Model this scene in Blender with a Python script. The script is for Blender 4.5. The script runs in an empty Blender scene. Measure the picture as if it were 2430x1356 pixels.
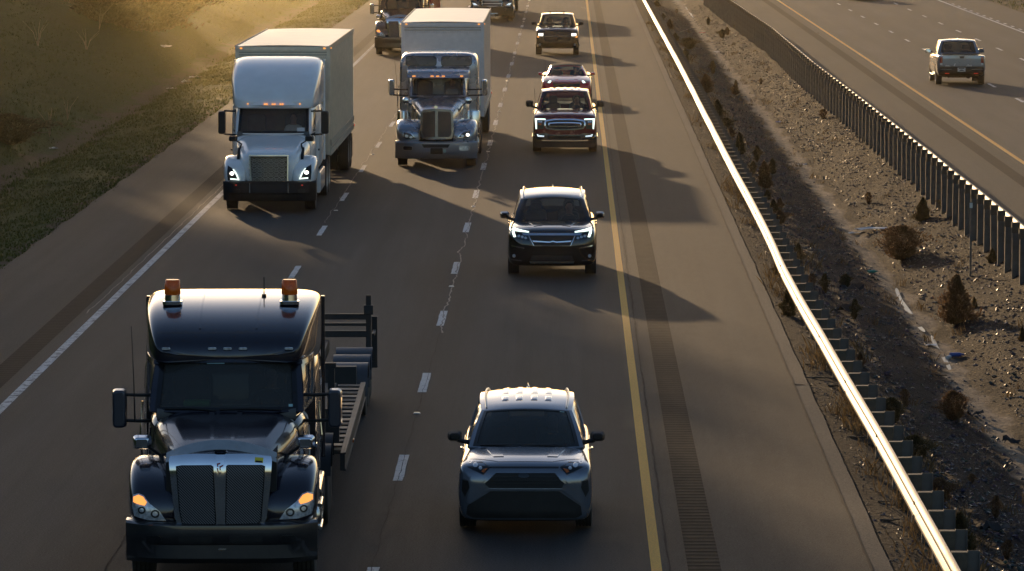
import bpy, bmesh, math, random
from mathutils import Vector, Matrix, noise
from mathutils.bvhtree import BVHTree
from math import sin, cos, pi, radians, sqrt, atan2, exp
random.seed(11)
SC = bpy.context.scene
COL = SC.collection
V = Vector

# ------------------------------------------------------------------ objects
def link(o, parent=None):
    COL.objects.link(o)
    if parent is not None: o.parent = parent
    return o
def tag(o, label=None, cat=None, group=None, kind=None):
    if label: o['label'] = label
    if cat: o['category'] = cat
    if group: o['group'] = group
    if kind: o['kind'] = kind
    return o
def thing(name, label, cat, loc=(0, 0, 0), rotz=0.0, group=None):
    o = bpy.data.objects.new(name, None); link(o)
    o.empty_display_size = .2
    o.location = loc; o.rotation_euler = (0, 0, rotz)
    return tag(o, label, cat, group)
def copy_tree(o, parent=None):
    c = o.copy(); COL.objects.link(c)
    if parent is not None: c.parent = parent
    for ch in list(o.children): copy_tree(ch, c)
    return c

# ------------------------------------------------------------------ materials
class NT:
    def __init__(s, nt): s.nt = nt
    def n(s, t, ins=None, **kw):
        nd = s.nt.nodes.new(t)
        for k, v in kw.items(): setattr(nd, k, v)
        for k, v in (ins or {}).items():
            if isinstance(v, bpy.types.NodeSocket): s.nt.links.new(v, nd.inputs[k])
            else: nd.inputs[k].default_value = v
        return nd
    def math(s, op, a, b=0.0, clamp=False):
        return s.n('ShaderNodeMath', {0: a, 1: b}, operation=op, use_clamp=clamp).outputs[0]
    def ramp(s, f, lo, hi, a=0.0, b=1.0):
        return s.n('ShaderNodeMapRange', {0: f, 1: lo, 2: hi, 3: a, 4: b}).outputs[0]
    def mix(s, f, a, b):
        nd = s.nt.nodes.new('ShaderNodeMix'); nd.data_type = 'RGBA'
        for k, v in ((0, f), (6, a), (7, b)):
            if isinstance(v, bpy.types.NodeSocket): s.nt.links.new(v, nd.inputs[k])
            else: nd.inputs[k].default_value = v if k == 0 else (*v[:3], 1)
        return nd.outputs[2]
    def noise(s, vec, scale, detail=4.0, rough=.55):
        return s.n('ShaderNodeTexNoise', {'Vector': vec, 'Scale': scale, 'Detail': detail, 'Roughness': rough}).outputs[0]
def new_mat(name):
    m = bpy.data.materials.new(name); m.use_nodes = True
    nt = m.node_tree; b = nt.nodes['Principled BSDF']
    return m, NT(nt), b
def mat(name, col, rough=.5, metal=0.0, coat=0.0, var=.12, nscale=6.0, dust=0.0, bump=0.0, bscale=60.0, emit=None, estr=0.0, spec=.5, trans=0.0):
    m, t, b = new_mat(name)
    geo = t.n('ShaderNodeTexCoord').outputs['Object']
    nz = t.noise(geo, nscale, 2.0)
    f = t.ramp(nz, .3, .7)
    dark = tuple(c * (1 - var) for c in col[:3]); lite = tuple(min(1, c * (1 + var)) for c in col[:3])
    c = t.mix(f, dark, lite)
    r = t.ramp(nz, .2, .8, max(0.02, rough * .92), min(1, rough * 1.08))
    if dust > 0:
        z = t.n('ShaderNodeSeparateXYZ', {0: t.n('ShaderNodeNewGeometry').outputs['Position']}).outputs[2]
        low = t.ramp(z, .2, 1.2, 1, .05)
        n2 = t.ramp(t.noise(geo, 1.7, 4, .6), .3, .75)
        df = t.math('MULTIPLY', t.math('MULTIPLY', low, n2), dust, True)
        c = t.mix(df, c, (.16, .13, .1))
        r = t.math('ADD', r, t.math('MULTIPLY', df, .5), True)
    b.inputs['Base Color'].default_value = (*col[:3], 1)
    t.nt.links.new(c, b.inputs['Base Color']); t.nt.links.new(r, b.inputs['Roughness'])
    b.inputs['Metallic'].default_value = metal
    b.inputs['Specular IOR Level'].default_value = spec
    b.inputs['Coat Weight'].default_value = coat; b.inputs['Coat Roughness'].default_value = .06
    if bump > 0:
        bp = t.n('ShaderNodeBump', {'Height': t.noise(geo, bscale, 4), 'Strength': bump, 'Distance': .01})
        t.nt.links.new(bp.outputs[0], b.inputs['Normal'])
    if emit:
        b.inputs['Emission Color'].default_value = (*emit, 1); b.inputs['Emission Strength'].default_value = estr
    if trans: b.inputs['Transmission Weight'].default_value = trans
    return m
def glass_mat(name, tint=(.25, .28, .28), refl=1.0, body=(.01, .011, .012), opac=.35):
    m, t, b = new_mat(name)
    out = t.nt.nodes['Material Output']
    tr = t.n('ShaderNodeBsdfTransparent', {'Color': (*tint, 1)})
    b.inputs['Base Color'].default_value = (*body, 1); b.inputs['Roughness'].default_value = .035
    b.inputs['Specular IOR Level'].default_value = .5
    geo = t.n('ShaderNodeTexCoord').outputs['Object']
    bp = t.n('ShaderNodeBump', {'Height': t.noise(geo, 1.3, 2), 'Strength': .06, 'Distance': .05})
    t.nt.links.new(bp.outputs[0], b.inputs['Normal'])
    fr = t.n('ShaderNodeFresnel', {'IOR': 1.5})
    f = t.math('ADD', t.math('MULTIPLY', fr.outputs[0], refl), opac, True)
    mx = t.n('ShaderNodeMixShader', {0: f, 1: tr.outputs[0], 2: b.outputs[0]})
    t.nt.links.new(mx.outputs[0], out.inputs['Surface'])
    return m

# ------------------------------------------------------------------ mesh builder
def rotm(rx=0, ry=0, rz=0):
    return Matrix.Rotation(rz, 3, 'Z') @ Matrix.Rotation(ry, 3, 'Y') @ Matrix.Rotation(rx, 3, 'X')
class MB:
    def __init__(s): s.v = []; s.f = []
    def add(s, vs, fs):
        n = len(s.v); s.v += [tuple(p) for p in vs]; s.f += [tuple(i + n for i in f) for f in fs]; return s
    def box(s, c, d, r=None, taper=1.0):
        M = rotm(*r) if r else None; vs = []
        for z in (-1, 1):
            k = taper if z > 0 else 1
            for x, y in ((-1, -1), (1, -1), (1, 1), (-1, 1)):
                p = V((x * d[0] / 2 * k, y * d[1] / 2 * k, z * d[2] / 2))
                if M: p = M @ p
                vs.append(p + V(c))
        return s.add(vs, [(3, 2, 1, 0), (4, 5, 6, 7), (0, 1, 5, 4), (1, 2, 6, 5), (2, 3, 7, 6), (3, 0, 4, 7)])
    def rbox(s, c, d, rad=.03, axis='y', seg=4, r=None):
        """box whose outline is rounded, extruded along one axis"""
        a, b = {'y': (0, 2), 'x': (1, 2), 'z': (0, 1)}[axis]; e = {'y': 1, 'x': 0, 'z': 2}[axis]
        w, h = d[a] / 2, d[b] / 2; rad = min(rad, w * .98, h * .98); pts = []
        for q, (sx, sy) in enumerate(((1, 1), (-1, 1), (-1, -1), (1, -1))):
            for k in range(seg + 1):
                an = q * pi / 2 + k * pi / 2 / seg
                pts.append((sx * (w - rad) + rad * cos(an), sy * (h - rad) + rad * sin(an)))
        M = rotm(*r) if r else None; vs = []
        for side in (-1, 1):
            for (p, q) in pts:
                co = [0, 0, 0]; co[a] = p; co[b] = q; co[e] = side * d[e] / 2
                co = V(co)
                if M: co = M @ co
                vs.append(co + V(c))
        n = len(pts)
        fs = [tuple(range(n)), tuple(range(2 * n - 1, n - 1, -1))] + [(i, i + n, (i + 1) % n + n, (i + 1) % n) for i in range(n)]
        return s.add(vs, fs)
    def cyl(s, p0, p1, r0, r1=None, n=16, cap=True):
        r1 = r0 if r1 is None else r1
        p0, p1 = V(p0), V(p1); d = (p1 - p0).normalized()
        a = d.orthogonal().normalized(); b = d.cross(a); vs = []
        for p, r in ((p0, r0), (p1, r1)):
            for i in range(n):
                an = 2 * pi * i / n; vs.append(p + (a * cos(an) + b * sin(an)) * r)
        fs = [(i, (i + 1) % n, (i + 1) % n + n, i + n) for i in range(n)]
        if cap: fs += [tuple(range(n - 1, -1, -1)), tuple(range(n, 2 * n))]
        return s.add(vs, fs)
    def tube(s, path, r, n=8):
        path = [V(p) for p in path]; rings = []
        for i, p in enumerate(path):
            d = (path[min(i + 1, len(path) - 1)] - path[max(i - 1, 0)]).normalized()
            a = d.cross(V((0, 0, 1)));
            if a.length < .05: a = d.cross(V((1, 0, 0)))
            a.normalize(); b = a.cross(d)
            rr = r[i] if isinstance(r, (list, tuple)) else r
            rings.append([p + (a * cos(2 * pi * k / n) + b * sin(2 * pi * k / n)) * rr for k in range(n)])
        return s.loft(rings)
    def loft(s, rings, cap=True, closed=True):
        n = len(rings[0]); vs = [p for r in rings for p in r]; fs = []
        for i in range(len(rings) - 1):
            for k in range(n if closed else n - 1):
                a = i * n + k; b = i * n + (k + 1) % n
                fs.append((a, b, b + n, a + n))
        if cap: fs += [tuple(range(n - 1, -1, -1)), tuple(range((len(rings) - 1) * n, len(rings) * n))]
        return s.add(vs, fs)
    def lathe(s, prof, axis='x', c=(0, 0, 0), n=32):
        """prof: (radius, along)"""
        rings = []
        for r, a in prof:
            ring = []
            for k in range(n):
                an = 2 * pi * k / n
                p = {'x': (a, r * cos(an), r * sin(an)), 'y': (r * cos(an), a, r * sin(an)), 'z': (r * cos(an), r * sin(an), a)}[axis]
                ring.append(V(p) + V(c))
            rings.append(ring)
        return s.loft(rings, cap=True)
    def prism(s, pts, y0, y1, plane='xz'):
        def co(p, e): return {'xz': (p[0], e, p[1]), 'yz': (e, p[0], p[1]), 'xy': (p[0], p[1], e)}[plane]
        n = len(pts); vs = [co(p, y0) for p in pts] + [co(p, y1) for p in pts]
        return s.add(vs, [tuple(range(n)), tuple(range(2 * n - 1, n - 1, -1))] + [(i, i + n, (i + 1) % n + n, (i + 1) % n) for i in range(n)])
    def grid(s, fn, nu, nv):
        vs = [fn(i / nu, j / nv) for j in range(nv + 1) for i in range(nu + 1)]
        return s.add(vs, [(j * (nu + 1) + i, j * (nu + 1) + i + 1, (j + 1) * (nu + 1) + i + 1, (j + 1) * (nu + 1) + i) for j in range(nv) for i in range(nu)])
    def mirror(s):
        n = len(s.v); s.v += [(-x, y, z) for x, y, z in s.v]; s.f += [tuple(reversed([i + n for i in f])) for f in s.f]; return s
    def mesh(s, name='mesh', merge=0.0, recalc=True):
        me = bpy.data.meshes.new(name); me.from_pydata(s.v, [], s.f)
        bm = bmesh.new(); bm.from_mesh(me)
        if merge: bmesh.ops.remove_doubles(bm, verts=bm.verts, dist=merge)
        if recalc: bmesh.ops.recalc_face_normals(bm, faces=bm.faces)
        bm.to_mesh(me); bm.free(); return me
    def build(s, name, m, parent=None, bevel=0.0, sub=0, ang=38, merge=0.0, loc=None, solid=0.0, recalc=True, bseg=2):
        me = s.mesh(name, merge, recalc)
        return finish(me, name, m, parent, bevel, sub, ang, loc, solid, bseg)
def finish(me, name, m, parent=None, bevel=0.0, sub=0, ang=38, loc=None, solid=0.0, bseg=2):
    for mm in (m if isinstance(m, (list, tuple)) else [m]): me.materials.append(mm)
    for p in me.polygons: p.use_smooth = True
    me.set_sharp_from_angle(angle=radians(ang))
    o = bpy.data.objects.new(name, me); link(o, parent)
    if loc: o.location = loc
    if solid: md = o.modifiers.new('solid', 'SOLIDIFY'); md.thickness = solid; md.offset = -1; md = o.modifiers.new('edges', 'EDGE_SPLIT'); md.split_angle = radians(55)
    if bevel:
        md = o.modifiers.new('bevel', 'BEVEL'); md.width = bevel; md.segments = bseg; md.limit_method = 'ANGLE'; md.angle_limit = radians(35)
    if sub: md = o.modifiers.new('sub', 'SUBSURF'); md.levels = sub; md.render_levels = sub
    return o
def baked(me, mods):
    """mesh with modifiers applied: mods = [(type, {props})]"""
    o = bpy.data.objects.new('tmp', me); COL.objects.link(o)
    for t, kw in mods:
        md = o.modifiers.new(t, t)
        for k, v in kw.items(): setattr(md, k, v)
    dg = bpy.context.evaluated_depsgraph_get(); dg.update()
    out = bpy.data.meshes.new_from_object(o.evaluated_get(dg))
    bpy.data.objects.remove(o)
    return out
def bvh_of(me):
    return BVHTree.FromPolygons([v.co.copy() for v in me.vertices], [tuple(p.vertices) for p in me.polygons])
DIRS = {'front': (V((0, 1, 0)), lambda a, b: V((a, -60, b))), 'rear': (V((0, -1, 0)), lambda a, b: V((a, 60, b))),
        'right': (V((-1, 0, 0)), lambda a, b: V((60, a, b))), 'left': (V((1, 0, 0)), lambda a, b: V((-60, a, b))),
        'top': (V((0, 0, -1)), lambda a, b: V((a, b, 60)))}
def decal_mb(bvh, pts, view='front', off=.004, step=.06, depth=.03, dmax=None):
    """a polygon drawn in one view, laid over the body below it (follows its curvature), with side walls"""
    bm = bmesh.new()
    vs = [bm.verts.new((a, b, 0)) for a, b in pts]; bm.faces.new(vs)
    A = [p[0] for p in pts]; B = [p[1] for p in pts]
    for lo, hi, ax in ((min(A), max(A), 0), (min(B), max(B), 1)):
        k = int((hi - lo) / step)
        for i in range(1, k + 1):
            co = [0, 0, 0]; co[ax] = lo + (hi - lo) * i / (k + 1); no = [0, 0, 0]; no[ax] = 1
            bmesh.ops.bisect_plane(bm, geom=bm.verts[:] + bm.edges[:] + bm.faces[:], plane_co=co, plane_no=no)
    d, org = DIRS[view]; last = None; pos = {}
    for v in bm.verts:
        o = org(v.co.x, v.co.y); h = bvh.ray_cast(o, d)[0]
        if h is None or (dmax is not None and (h - o).dot(d) > 60 + dmax): pos[v] = None
        else: pos[v] = h
    good = [v for v in bm.verts if pos[v] is not None]
    for v in bm.verts:
        if pos[v] is None:
            o = org(v.co.x, v.co.y)
            if good:
                g = min(good, key=lambda w: (w.co - v.co).length); t = (pos[g] - org(g.co.x, g.co.y)).dot(d); pos[v] = o + d * t
            else: pos[v] = o + d * 60
    for v in bm.verts: v.co = pos[v] - d * off
    edges = [e for e in bm.edges if e.is_boundary]
    if depth > 0:
        r = bmesh.ops.extrude_edge_only(bm, edges=edges)
        for v in [g for g in r['geom'] if isinstance(g, bmesh.types.BMVert)]: v.co += d * (depth + off)
    bmesh.ops.recalc_face_normals(bm, faces=bm.faces)
    mb = MB(); bm.verts.index_update()
    mb.v = [tuple(v.co) for v in bm.verts]; mb.f = [tuple(v.index for v in f.verts) for f in bm.faces]
    c = sum((f.normal.dot(-d) * f.calc_area() for f in bm.faces))
    if c < 0: mb.f = [tuple(reversed(f)) for f in mb.f]
    bm.free(); return mb
def decal(name, bvh, pts, m, parent, view='front', off=.004, step=.06, depth=.03, both=False):
    def one(p):
        mb = decal_mb(bvh, p, view, off, step, depth); return mb.build(name, m, parent, recalc=False, ang=50)
    o = one(pts)
    if both: return o, one([(-a, b) for a, b in reversed(pts)])
    return o
def ring2(pts, w):
    """closed outline -> list of quads forming a band of width w inside it"""
    n = len(pts); cx = sum(p[0] for p in pts) / n; cy = sum(p[1] for p in pts) / n; inn = []
    for i in range(n):
        p0, p1, p2 = V(pts[i - 1]), V(pts[i]), V(pts[(i + 1) % n])
        e1 = (p1 - p0).normalized(); e2 = (p2 - p1).normalized()
        n1 = V((-e1.y, e1.x)); n2 = V((-e2.y, e2.x))
        if n1.dot(V((cx, cy)) - p1) < 0 and False: n1 = -n1
        b = (n1 + n2); b = b / max(.25, b.length_squared / 2) * 1
        inn.append(tuple(p1 + b * w))
    area = sum(pts[i][0] * pts[(i + 1) % n][1] - pts[(i + 1) % n][0] * pts[i][1] for i in range(n))
    if area < 0: return ring2(list(reversed(pts)), w)
    return [[pts[i], pts[(i + 1) % n], inn[(i + 1) % n], inn[i]] for i in range(n)]
def band(name, bvh, pts, w, m, parent, view='front', off=.015, both=False, step=.08, depth=.02):
    outs = []
    for sgn in ((1, -1) if both else (1,)):
        mb = MB()
        for q in ring2([(a * sgn, b) for a, b in pts], w):
            d = decal_mb(bvh, q, view, off, step, depth); mb.add(d.v, d.f)
        outs.append(mb.build(name, m, parent, recalc=False, ang=50))
    return outs if both else outs[0]
def smooth_poly(pts, n=2, closed=True):
    for _ in range(n):
        q = []; k = len(pts)
        for i in range(k if closed else k - 1):
            a, b = pts[i], pts[(i + 1) % k]
            q.append(tuple(.75 * x + .25 * y for x, y in zip(a, b))); q.append(tuple(.25 * x + .75 * y for x, y in zip(a, b)))
        pts = q
    return pts
def rrect(cx, cy, w, h, r, seg=4):
    pts = []
    for q, (sx, sy) in enumerate(((1, 1), (-1, 1), (-1, -1), (1, -1))):
        for k in range(seg + 1):
            an = q * pi / 2 + k * pi / 2 / seg
            pts.append((cx + sx * (w / 2 - r) + r * cos(an), cy + sy * (h / 2 - r) + r * sin(an)))
    return pts
def ellipse(cx, cy, a, b, n=16): return [(cx + a * cos(2 * pi * i / n), cy + b * sin(2 * pi * i / n)) for i in range(n)]
def interp(tab, x):
    if x <= tab[0][0]: return tab[0][1]
    for (a, p), (b, q) in zip(tab, tab[1:]):
        if x <= b: return p + (q - p) * (x - a) / (b - a)
    return tab[-1][1]
FLARE_VEIL_D = .0005
# ------------------------------------------------------------------ camera, sun, sky
F_PX, W_PX, H_PX = 11776.0, 2430.0, 1356.0
CAM_H = 9.255
PITCH = math.atan((678 + 343) / F_PX)
YAW = math.atan(135 * cos(PITCH) / F_PX)
cam = bpy.data.cameras.new('camera'); cam.lens = 36 * F_PX / W_PX; cam.sensor_width = 36; cam.clip_end = 6000; cam.clip_start = 1
co = bpy.data.objects.new('camera', cam); link(co)
co.location = (0, 0, CAM_H); co.rotation_euler = (pi / 2 - PITCH, 0, YAW)
SC.camera = co
SUN_AZ, SUN_EL = radians(11.6), radians(7.5)      # azimuth: left of the road axis
sl = bpy.data.lights.new('sun', 'SUN'); sl.energy = 4.1; sl.angle = radians(.6); sl.color = (1, .67, .36)
so = bpy.data.objects.new('sun', sl); link(so)
to_sun = V((-sin(SUN_AZ) * cos(SUN_EL), cos(SUN_AZ) * cos(SUN_EL), sin(SUN_EL)))
so.rotation_euler = to_sun.to_track_quat('Z', 'Y').to_euler()
so.location = (-30, 200, 60)
w = bpy.data.worlds.new('World'); SC.world = w; w.use_nodes = True
wt = NT(w.node_tree); bg = w.node_tree.nodes['Background']
sk = wt.n('ShaderNodeTexSky', sky_type='NISHITA'); sk.sun_disc = False
sk.sun_elevation = SUN_EL; sk.sun_rotation = -SUN_AZ; sk.dust_density = 1.0; sk.air_density = 1.0; sk.ozone_density = 2.3
tint = wt.n('ShaderNodeVectorMath', {0: sk.outputs[0], 1: (1.04, .98, 1.0)}, operation='MULTIPLY'); w.node_tree.links.new(tint.outputs[0], bg.inputs[0]); bg.inputs[1].default_value = SKY_STRENGTH = .175
SC.view_settings.view_transform = 'Standard'; SC.view_settings.look = 'None'; SC.view_settings.exposure = 0; SC.view_settings.gamma = 1
SC.cycles.use_denoising = True
SC.cycles.max_bounces = 6; SC.cycles.transparent_max_bounces = 12; SC.cycles.glossy_bounces = 3; SC.cycles.diffuse_bounces = 2
SC.cycles.sample_clamp_indirect = 4; SC.cycles.caustics_reflective = False; SC.cycles.caustics_refractive = False
SC.cycles.volume_bounces = 0

# ------------------------------------------------------------------ ground shape
PROF = [(-600, 13), (-62, 12.5), (-52, 11), (-30, 4.2), (-19, .35), (-17.4, -.42), (-16.6, -.5), (-15.6, -.3), (-12.9, -.03),
        (-12.3, -.06), (3.6, -.06), (4.25, -.03), (4.7, -.1), (5.4, -.35), (6.6, -.78), (7.3, -1.0), (7.75, -1.06), (8.2, -1.0), (9.0, -.72), (10.0, -.42),
        (10.5, -.12), (10.8, -.06), (27.3, -.06), (29, -.12), (34, -.8), (60, -1.5), (600, -1)]
def gz(x, y):
    # the ditch swings a little and the opposite carriageway drifts, as in the photograph
    z = interp(PROF, x - (drift(y) if x > 6 else 0))
    n = 0
    if x < -13: n = (noise.noise(V((x * .12, y * .07, 3))) * .5 + noise.noise(V((x * .5, y * .35, 1))) * .12) * min(1, (-13 - x) / 8)
    elif 4.5 < x < 10.6:
        k = min(1, (x - 4.5) / .5, (10.7 - x) / .4); k = max(0, k)
        n = (noise.noise(V((x * 1.3, y * .25, 7))) * .1 + noise.noise(V((x * 3.1, y * 1.2, 2))) * .035) * k
    elif x > 28: n = noise.noise(V((x * .2, y * .1, 5))) * .3
    return z + n
def drift(y):   # lateral shift of everything on the far side, by distance
    return interp([(60, .22), (110, .12), (160, .05), (240, -.1), (330, -.3), (500, -.5)], y)
def pix_ray(u, v):
    d = V(((u - W_PX / 2) / F_PX, (H_PX / 2 - v) / F_PX, -1)); d.rotate(co.rotation_euler); return d
def on_ground(u, v):
    """where the line of sight of a spot in the photograph meets the ground"""
    d = pix_ray(u, v); o = V((0, 0, CAM_H)); t0 = 40; step = 1.0; t = t0
    dn = d / d.y
    y = 45.0
    while y < 800:
        p = o + dn * y
        if p.z < gz(p.x, p.y): break
        y += .5
    lo, hi = y - .5, y
    for _ in range(14):
        m = (lo + hi) / 2; p = o + dn * m
        if p.z < gz(p.x, p.y): hi = m
        else: lo = m
    p = o + dn * hi; return V((p.x, p.y, gz(p.x, p.y)))
def at_height(u, v, z):
    d = pix_ray(u, v); t = (z - CAM_H) / d.z; p = V((0, 0, CAM_H)) + d * t; return p

# ------------------------------------------------------------------ ground materials
def world_xyz(t):
    p = t.n('ShaderNodeNewGeometry').outputs['Position']; s = t.n('ShaderNodeSeparateXYZ', {0: p}); return p, s.outputs[0], s.outputs[1], s.outputs[2]
def asphalt(name, base, lanes=None, rumble=None, lane_w=3.66, tone=(.97, 1, .97)):
    m, t, b = new_mat(name); p, x, y, z = world_xyz(t)
    st = t.n('ShaderNodeVectorMath', {0: p, 1: (1, .12, 1)}, operation='MULTIPLY').outputs[0]
    st2 = t.n('ShaderNodeVectorMath', {0: p, 1: (1, .3, 1)}, operation='MULTIPLY').outputs[0]
    big = t.ramp(t.noise(st, .55, 5, .6), .3, .72, .78, 1.2)
    mid = t.ramp(t.noise(st2, 4.5, 6, .7), .3, .7, .86, 1.14)
    fine = t.ramp(t.noise(p, 38, 4, .8), .3, .7, .2, 1.8)
    vo = t.n('ShaderNodeTexVoronoi', {'Vector': p, 'Scale': 26.0}).outputs[0]
    chip = t.ramp(vo, .05, .16, 1.7, 1)
    st3 = t.n('ShaderNodeVectorMath', {0: p, 1: (1, .012, 1)}, operation='MULTIPLY').outputs[0]
    streak = t.ramp(t.noise(st3, 2.6, 5, .65), .3, .7, .84, 1.14)
    k = t.math('MULTIPLY', t.math('MULTIPLY', t.math('MULTIPLY', big, streak), mid), t.math('MULTIPLY', fine, chip))
    if lanes is not None:   # darker drip line along the middle of each lane, polished wheel paths
        ph = t.math('DIVIDE', t.math('SUBTRACT', x, lanes), lane_w)
        c = t.math('COSINE', t.math('MULTIPLY', ph, 2 * pi)); c2 = t.math('COSINE', t.math('MULTIPLY', ph, 4 * pi))
        k = t.math('MULTIPLY', k, t.math('ADD', 1.0, t.math('MULTIPLY', c, .15)))
        k = t.math('MULTIPLY', k, t.math('SUBTRACT', 1.0, t.math('MULTIPLY', c2, .09)))
    col = t.n('ShaderNodeVectorMath', {0: tuple(base * c for c in tone), 'Scale': k}, operation='SCALE').outputs[0]
    t.nt.links.new(col, b.inputs['Base Color'])
    b.inputs['Specular IOR Level'].default_value = .085
    rr = t.ramp(mid, .8, 1.2, .68, .82); t.nt.links.new(rr, b.inputs['Roughness'])
    h = t.math('ADD', t.noise(p, 55, 3, .7), t.math('MULTIPLY', t.noise(p, 14, 3), .35))
    bd = .012
    if rumble: b.inputs['Specular IOR Level'].default_value = .03
    if rumble:   # milled grooves across the strip
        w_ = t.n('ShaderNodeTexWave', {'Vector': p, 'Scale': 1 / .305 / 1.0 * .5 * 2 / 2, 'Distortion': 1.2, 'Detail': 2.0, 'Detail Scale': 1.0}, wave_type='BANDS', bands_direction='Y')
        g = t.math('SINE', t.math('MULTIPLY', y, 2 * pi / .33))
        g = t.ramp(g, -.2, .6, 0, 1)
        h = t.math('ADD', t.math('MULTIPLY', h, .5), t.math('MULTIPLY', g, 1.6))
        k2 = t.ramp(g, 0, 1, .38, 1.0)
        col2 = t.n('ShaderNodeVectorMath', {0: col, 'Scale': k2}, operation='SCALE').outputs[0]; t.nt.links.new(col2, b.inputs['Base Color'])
    bp = t.n('ShaderNodeBump', {'Height': h, 'Strength': .75, 'Distance': bd}); t.nt.links.new(bp.outputs[0], b.inputs['Normal'])
    return m
def paint_line(name, col, wear=.45):
    m, t, b = new_mat(name); p, x, y, z = world_xyz(t)
    a = t.ramp(t.noise(p, 5, 8, .75), wear - .08, wear + .05); f = t.ramp(t.noise(p, 40, 3, .7), .3, .6, .55, 1)
    c = t.mix(t.math('MULTIPLY', a, f), (.06, .055, .05), col)
    t.nt.links.new(c, b.inputs['Base Color']); b.inputs['Roughness'].default_value = .7; b.inputs['Specular IOR Level'].default_value = .15
    bp = t.n('ShaderNodeBump', {'Height': t.noise(p, 60, 3), 'Strength': .4, 'Distance': .01}); t.nt.links.new(bp.outputs[0], b.inputs['Normal'])
    return m
M = {}
M['road'] = asphalt('road_asphalt', .040, lanes=-.69)
M['road_far'] = asphalt('road_asphalt_far', .042, lanes=15.3)
M['shoulder'] = asphalt('shoulder_asphalt', .027, tone=(.98, .97, .92))
M['shoulder_left'] = asphalt('shoulder_asphalt_left', .038, tone=(1, .96, .9))
M['shoulder_edge'] = asphalt('shoulder_edge_asphalt', .058, tone=(.98, .97, .92))
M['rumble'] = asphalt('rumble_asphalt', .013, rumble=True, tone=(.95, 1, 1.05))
M['white'] = paint_line('white_road_paint', (.62, .62, .6), .42)
M['white_worn'] = paint_line('white_road_paint_worn', (.6, .6, .58), .47)
M['yellow'] = paint_line('yellow_road_paint', (.80, .38, .03), .30)
M['crack'] = mat('crack_filler', (.018, .017, .016), .9, bump=.3, spec=.1)
M['crack_pale'] = mat('pale_crack', (.16, .14, .12), .7, bump=.3)

def ground_mat():
    m, t, b = new_mat('ground_cover'); p, x, y, z = world_xyz(t)
    st = t.n('ShaderNodeVectorMath', {0: p, 1: (1, .35, 1)}, operation='MULTIPLY').outputs[0]
    # grass
    n1 = t.noise(st, .35, 6, .65); n2 = t.noise(st, 6, 6, .75)
    g = t.mix(t.ramp(n1, .4, .62), (.036, .060, .010), (.052, .064, .014))
    g = t.mix(t.ramp(n2, .35, .7), (.030, .046, .009), g)
    hill = t.ramp(x, -22, -17.5, 1, 0)
    g2 = t.mix(t.ramp(n2, .35, .7), (.024, .040, .007), (.034, .042, .009))
    g = t.mix(t.math('MULTIPLY', hill, t.ramp(n1, .3, .6)), g, g2)
    # earth at the bottom of the left ditch and along the road edge
    nd = t.ramp(t.noise(st, 1.2, 5), .3, .7, -.5, .5); xa = t.math('ADD', x, nd)
    ditch = t.math('MULTIPLY', t.ramp(t.math('ABSOLUTE', t.math('ADD', xa, 16.8)), .25, .7, 1, 0), .85)
    g = t.mix(ditch, g, (.07, .055, .038))
    edge = t.ramp(xa, -13.2, -12.9); g = t.mix(edge, g, (.06, .05, .035))
    # gravel, loose stones and silt in the median
    v1 = t.n('ShaderNodeTexVoronoi', {'Vector': t.n('ShaderNodeVectorMath', {0: p, 1: (1, .7, 1)}, operation='MULTIPLY').outputs[0], 'Scale': 9.0})
    s1 = t.mix(t.ramp(t.noise(p, 3, 5), .3, .7), (.006, .008, .014), (.017, .021, .032))  # dark albedo also stands in for the shaded sides of backlit gravel
    s1 = t.mix(t.ramp(v1.outputs[0], .2, .6), s1, (.006, .007, .009))
    s1 = t.mix(t.ramp(n1, .5, .7, 0, .5), s1, (.018, .016, .015))
    nw = t.ramp(t.noise(st, .9, 4, .55), .25, .75, -.25, .25)
    cx = t.math('ADD', t.math('SUBTRACT', x, 7.72), nw)
    silt = t.ramp(t.math('ABSOLUTE', cx), .22, .42, 1, 0)
    sc_ = t.mix(t.ramp(t.noise(st, 5, 6, .7), .3, .7), (.16, .13, .10), (.48, .40, .30))
    s1 = t.mix(silt, s1, (.045, .036, .028))
    s1 = t.mix(t.ramp(t.math('ABSOLUTE', cx), .12, .30, 1, 0), s1, sc_)
    verge = t.ramp(xa, 5.6, 4.9, 0, 1); s1 = t.mix(verge, s1, (.035, .03, .026))
    med = t.math('MULTIPLY', t.ramp(x, 3.0, 3.1), t.ramp(x, 12, 11.9))
    s1 = t.n('ShaderNodeVectorMath', {0: s1, 'Scale': .72}, operation='SCALE').outputs[0]
    c = t.mix(med, g, s1)
    fine = t.ramp(t.noise(p, 28, 4, .75), .3, .7, .6, 1.4)
    c = t.n('ShaderNodeVectorMath', {0: c, 'Scale': fine}, operation='SCALE').outputs[0]
    t.nt.links.new(c, b.inputs['Base Color']); b.inputs['Roughness'].default_value = .9; b.inputs['Specular IOR Level'].default_value = .08
    h = t.math('ADD', t.math('MULTIPLY', v1.outputs[0], -.8), t.noise(p, 12, 6, .75))
    bp = t.n('ShaderNodeBump', {'Height': h, 'Strength': .9, 'Distance': .08}); t.nt.links.new(bp.outputs[0], b.inputs['Normal'])
    return m
M['ground'] = ground_mat()

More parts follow.
